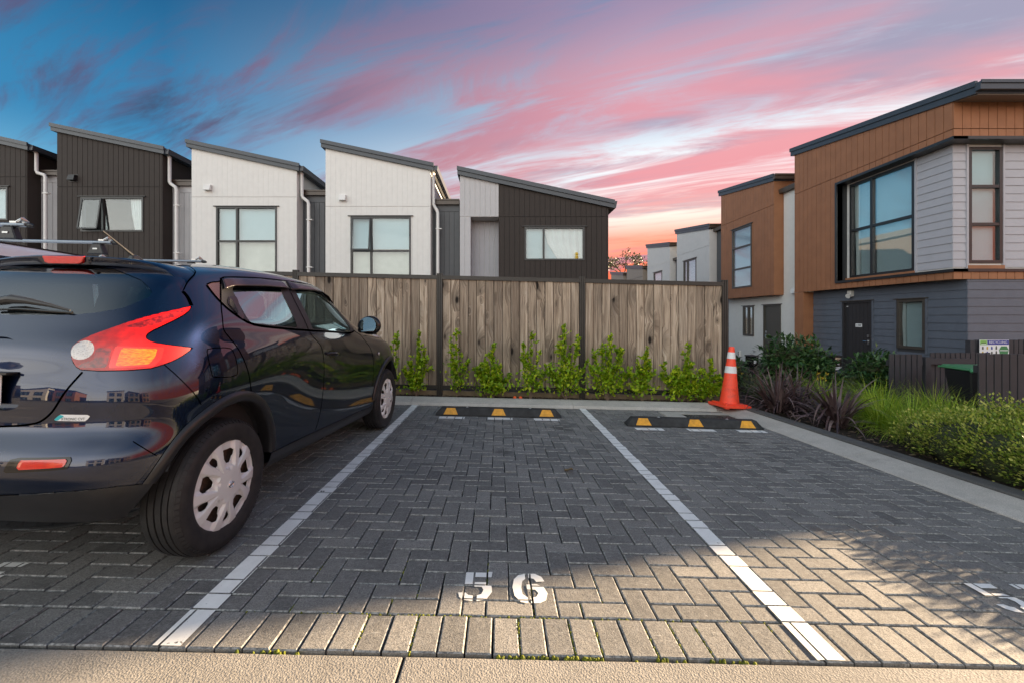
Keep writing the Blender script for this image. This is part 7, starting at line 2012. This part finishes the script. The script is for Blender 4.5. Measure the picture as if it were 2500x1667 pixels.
# ---------------------------------------------------------------- far tree
def far_tree():
    x, y = 19.6, 68.0; z0 = .3; rr = random.Random(5)
    t = thing('distant_tree', 'sparse distant tree against the red sky at the end of the row', 'tree', (x, y, z0)); vs, fs = [], []; br = MB()
    def grow(p, d, L, r, lvl):
        q = p + d * L; br.tube([p, p + d * L * .5 + rvec(rr) * L * .05, q], [r, r * .85, r * .65], 6)
        if lvl == 0:
            for _ in range(22):
                c = q + rvec(rr) * .75; leaf_geo(vs, fs, c, rvec(rr), rvec(rr), rr.uniform(.22, .4), .10)
            return
        for _ in range(3 if lvl > 1 else 4):
            grow(q, (d * .8 + rvec(rr) * .75 + Vector((0, 0, .15))).normalized(), L * rr.uniform(.62, .85), r * .62, lvl - 1)
    tm = MB(); tm.tube([(0, 0, 0), (.2, 0, 4), (.1, 0, 7.6)], [.34, .27, .22], 8); fin(tm, 'trunk', M['twig'], t)
    for k in range(4): grow(Vector((.1, 0, 7.4)), (Vector((math.cos(k * 1.6), math.sin(k * 1.6), .9))).normalized(), 1.7, .13, 2)
    fin(br, 'limbs', M['twig'], t); obj('crown', mesh('crown', vs, fs), M['leaf_tree'], t)
far_tree()
# ---------------------------------------------------------------- across the drive, behind the viewer
def opposite(x0, x1, y, h0, h1, wall, label, deep=8):
    t = thing('house_opposite', label, 'house', ((x0 + x1) / 2, y, gz((x0 + x1) / 2, y)), 0, 'houses across the drive'); inv = -Vector(t.location)
    fr = Fr(Vector((0, y, 0)) + inv, (1, 0, 0), (0, 1, 0)); zb = -1.0
    W_ = x1 - x0; holes = []
    for k in range(2):
        a = x0 + W_ * (.14 + .44 * k); holes += [(a, a + W_ * .28, 3.0, 4.5), (a, a + W_ * .26, .2, 1.9)]
    backing(t, fr, x0, x1, zb, lambda a: h0 + (h1 - h0) * (a - x0) / W_, holes, wall, th=.15)
    for H in holes: window(t, fr, *H, mull=[(H[0] + H[1]) / 2])
    mb = MB()
    for xa, xb, hh in ((x0, x0 + .1, h0), (x1 - .1, x1, h1)): fr.slab(mb, xa, xb, zb, hh, hh, -deep, -.151)
    fr.slab(mb, x0 + .1, x1 - .1, zb, h0, h1, -deep, -deep + .1); fin(mb, 'side_wall', wall, t)
    mb = MB(); mb.hexa([fr.p(x0 - .2, h0, .3), fr.p(x1 + .2, h1, .3), fr.p(x1 + .2, h1, -deep), fr.p(x0 - .2, h0, -deep), fr.p(x0 - .2, h0 + .22, .3), fr.p(x1 + .2, h1 + .22, .3), fr.p(x1 + .2, h1 + .22, -deep), fr.p(x0 - .2, h0 + .22, -deep)]); fin(mb, 'roof', M['roof_metal'], t)
for k, (a, b, h0, h1, w, lb) in enumerate(((-33, -27.5, 5.0, 5.8, 'paint_brown', 'brown house across the drive at the far left, seen only in reflections'), (-26, -20.5, 5.0, 5.8, 'paint_white', 'white house across the drive beside the brown one, seen only in reflections'), (-19, -13.5, 5.6, 4.8, 'paint_orange', 'orange house across the drive, seen only in reflections'), (-4, 2, 4.9, 5.6, 'paint_white', 'white house across the drive behind the viewer, seen only in reflections'), (4, 10, 5.4, 4.7, 'paint_taupe', 'taupe house across the drive, seen only in reflections'), (12, 18, 4.7, 5.5, 'paint_orange', 'orange house across the drive at the far right, seen only in reflections'))):
    opposite(a, b, -18.0, h0, h1, M[w], lb)
hb3 = [(x, -16.6, .25, .9, .5, .6) for x in (-12, -10.6, -9.2, -7.8)]
mound('garden_hedge', 'green hedge across the drive, seen only in reflections', 'hedge', hb3, 1800, .16, .35, 'leaf_olive', 81, .4, .5, stems=False)
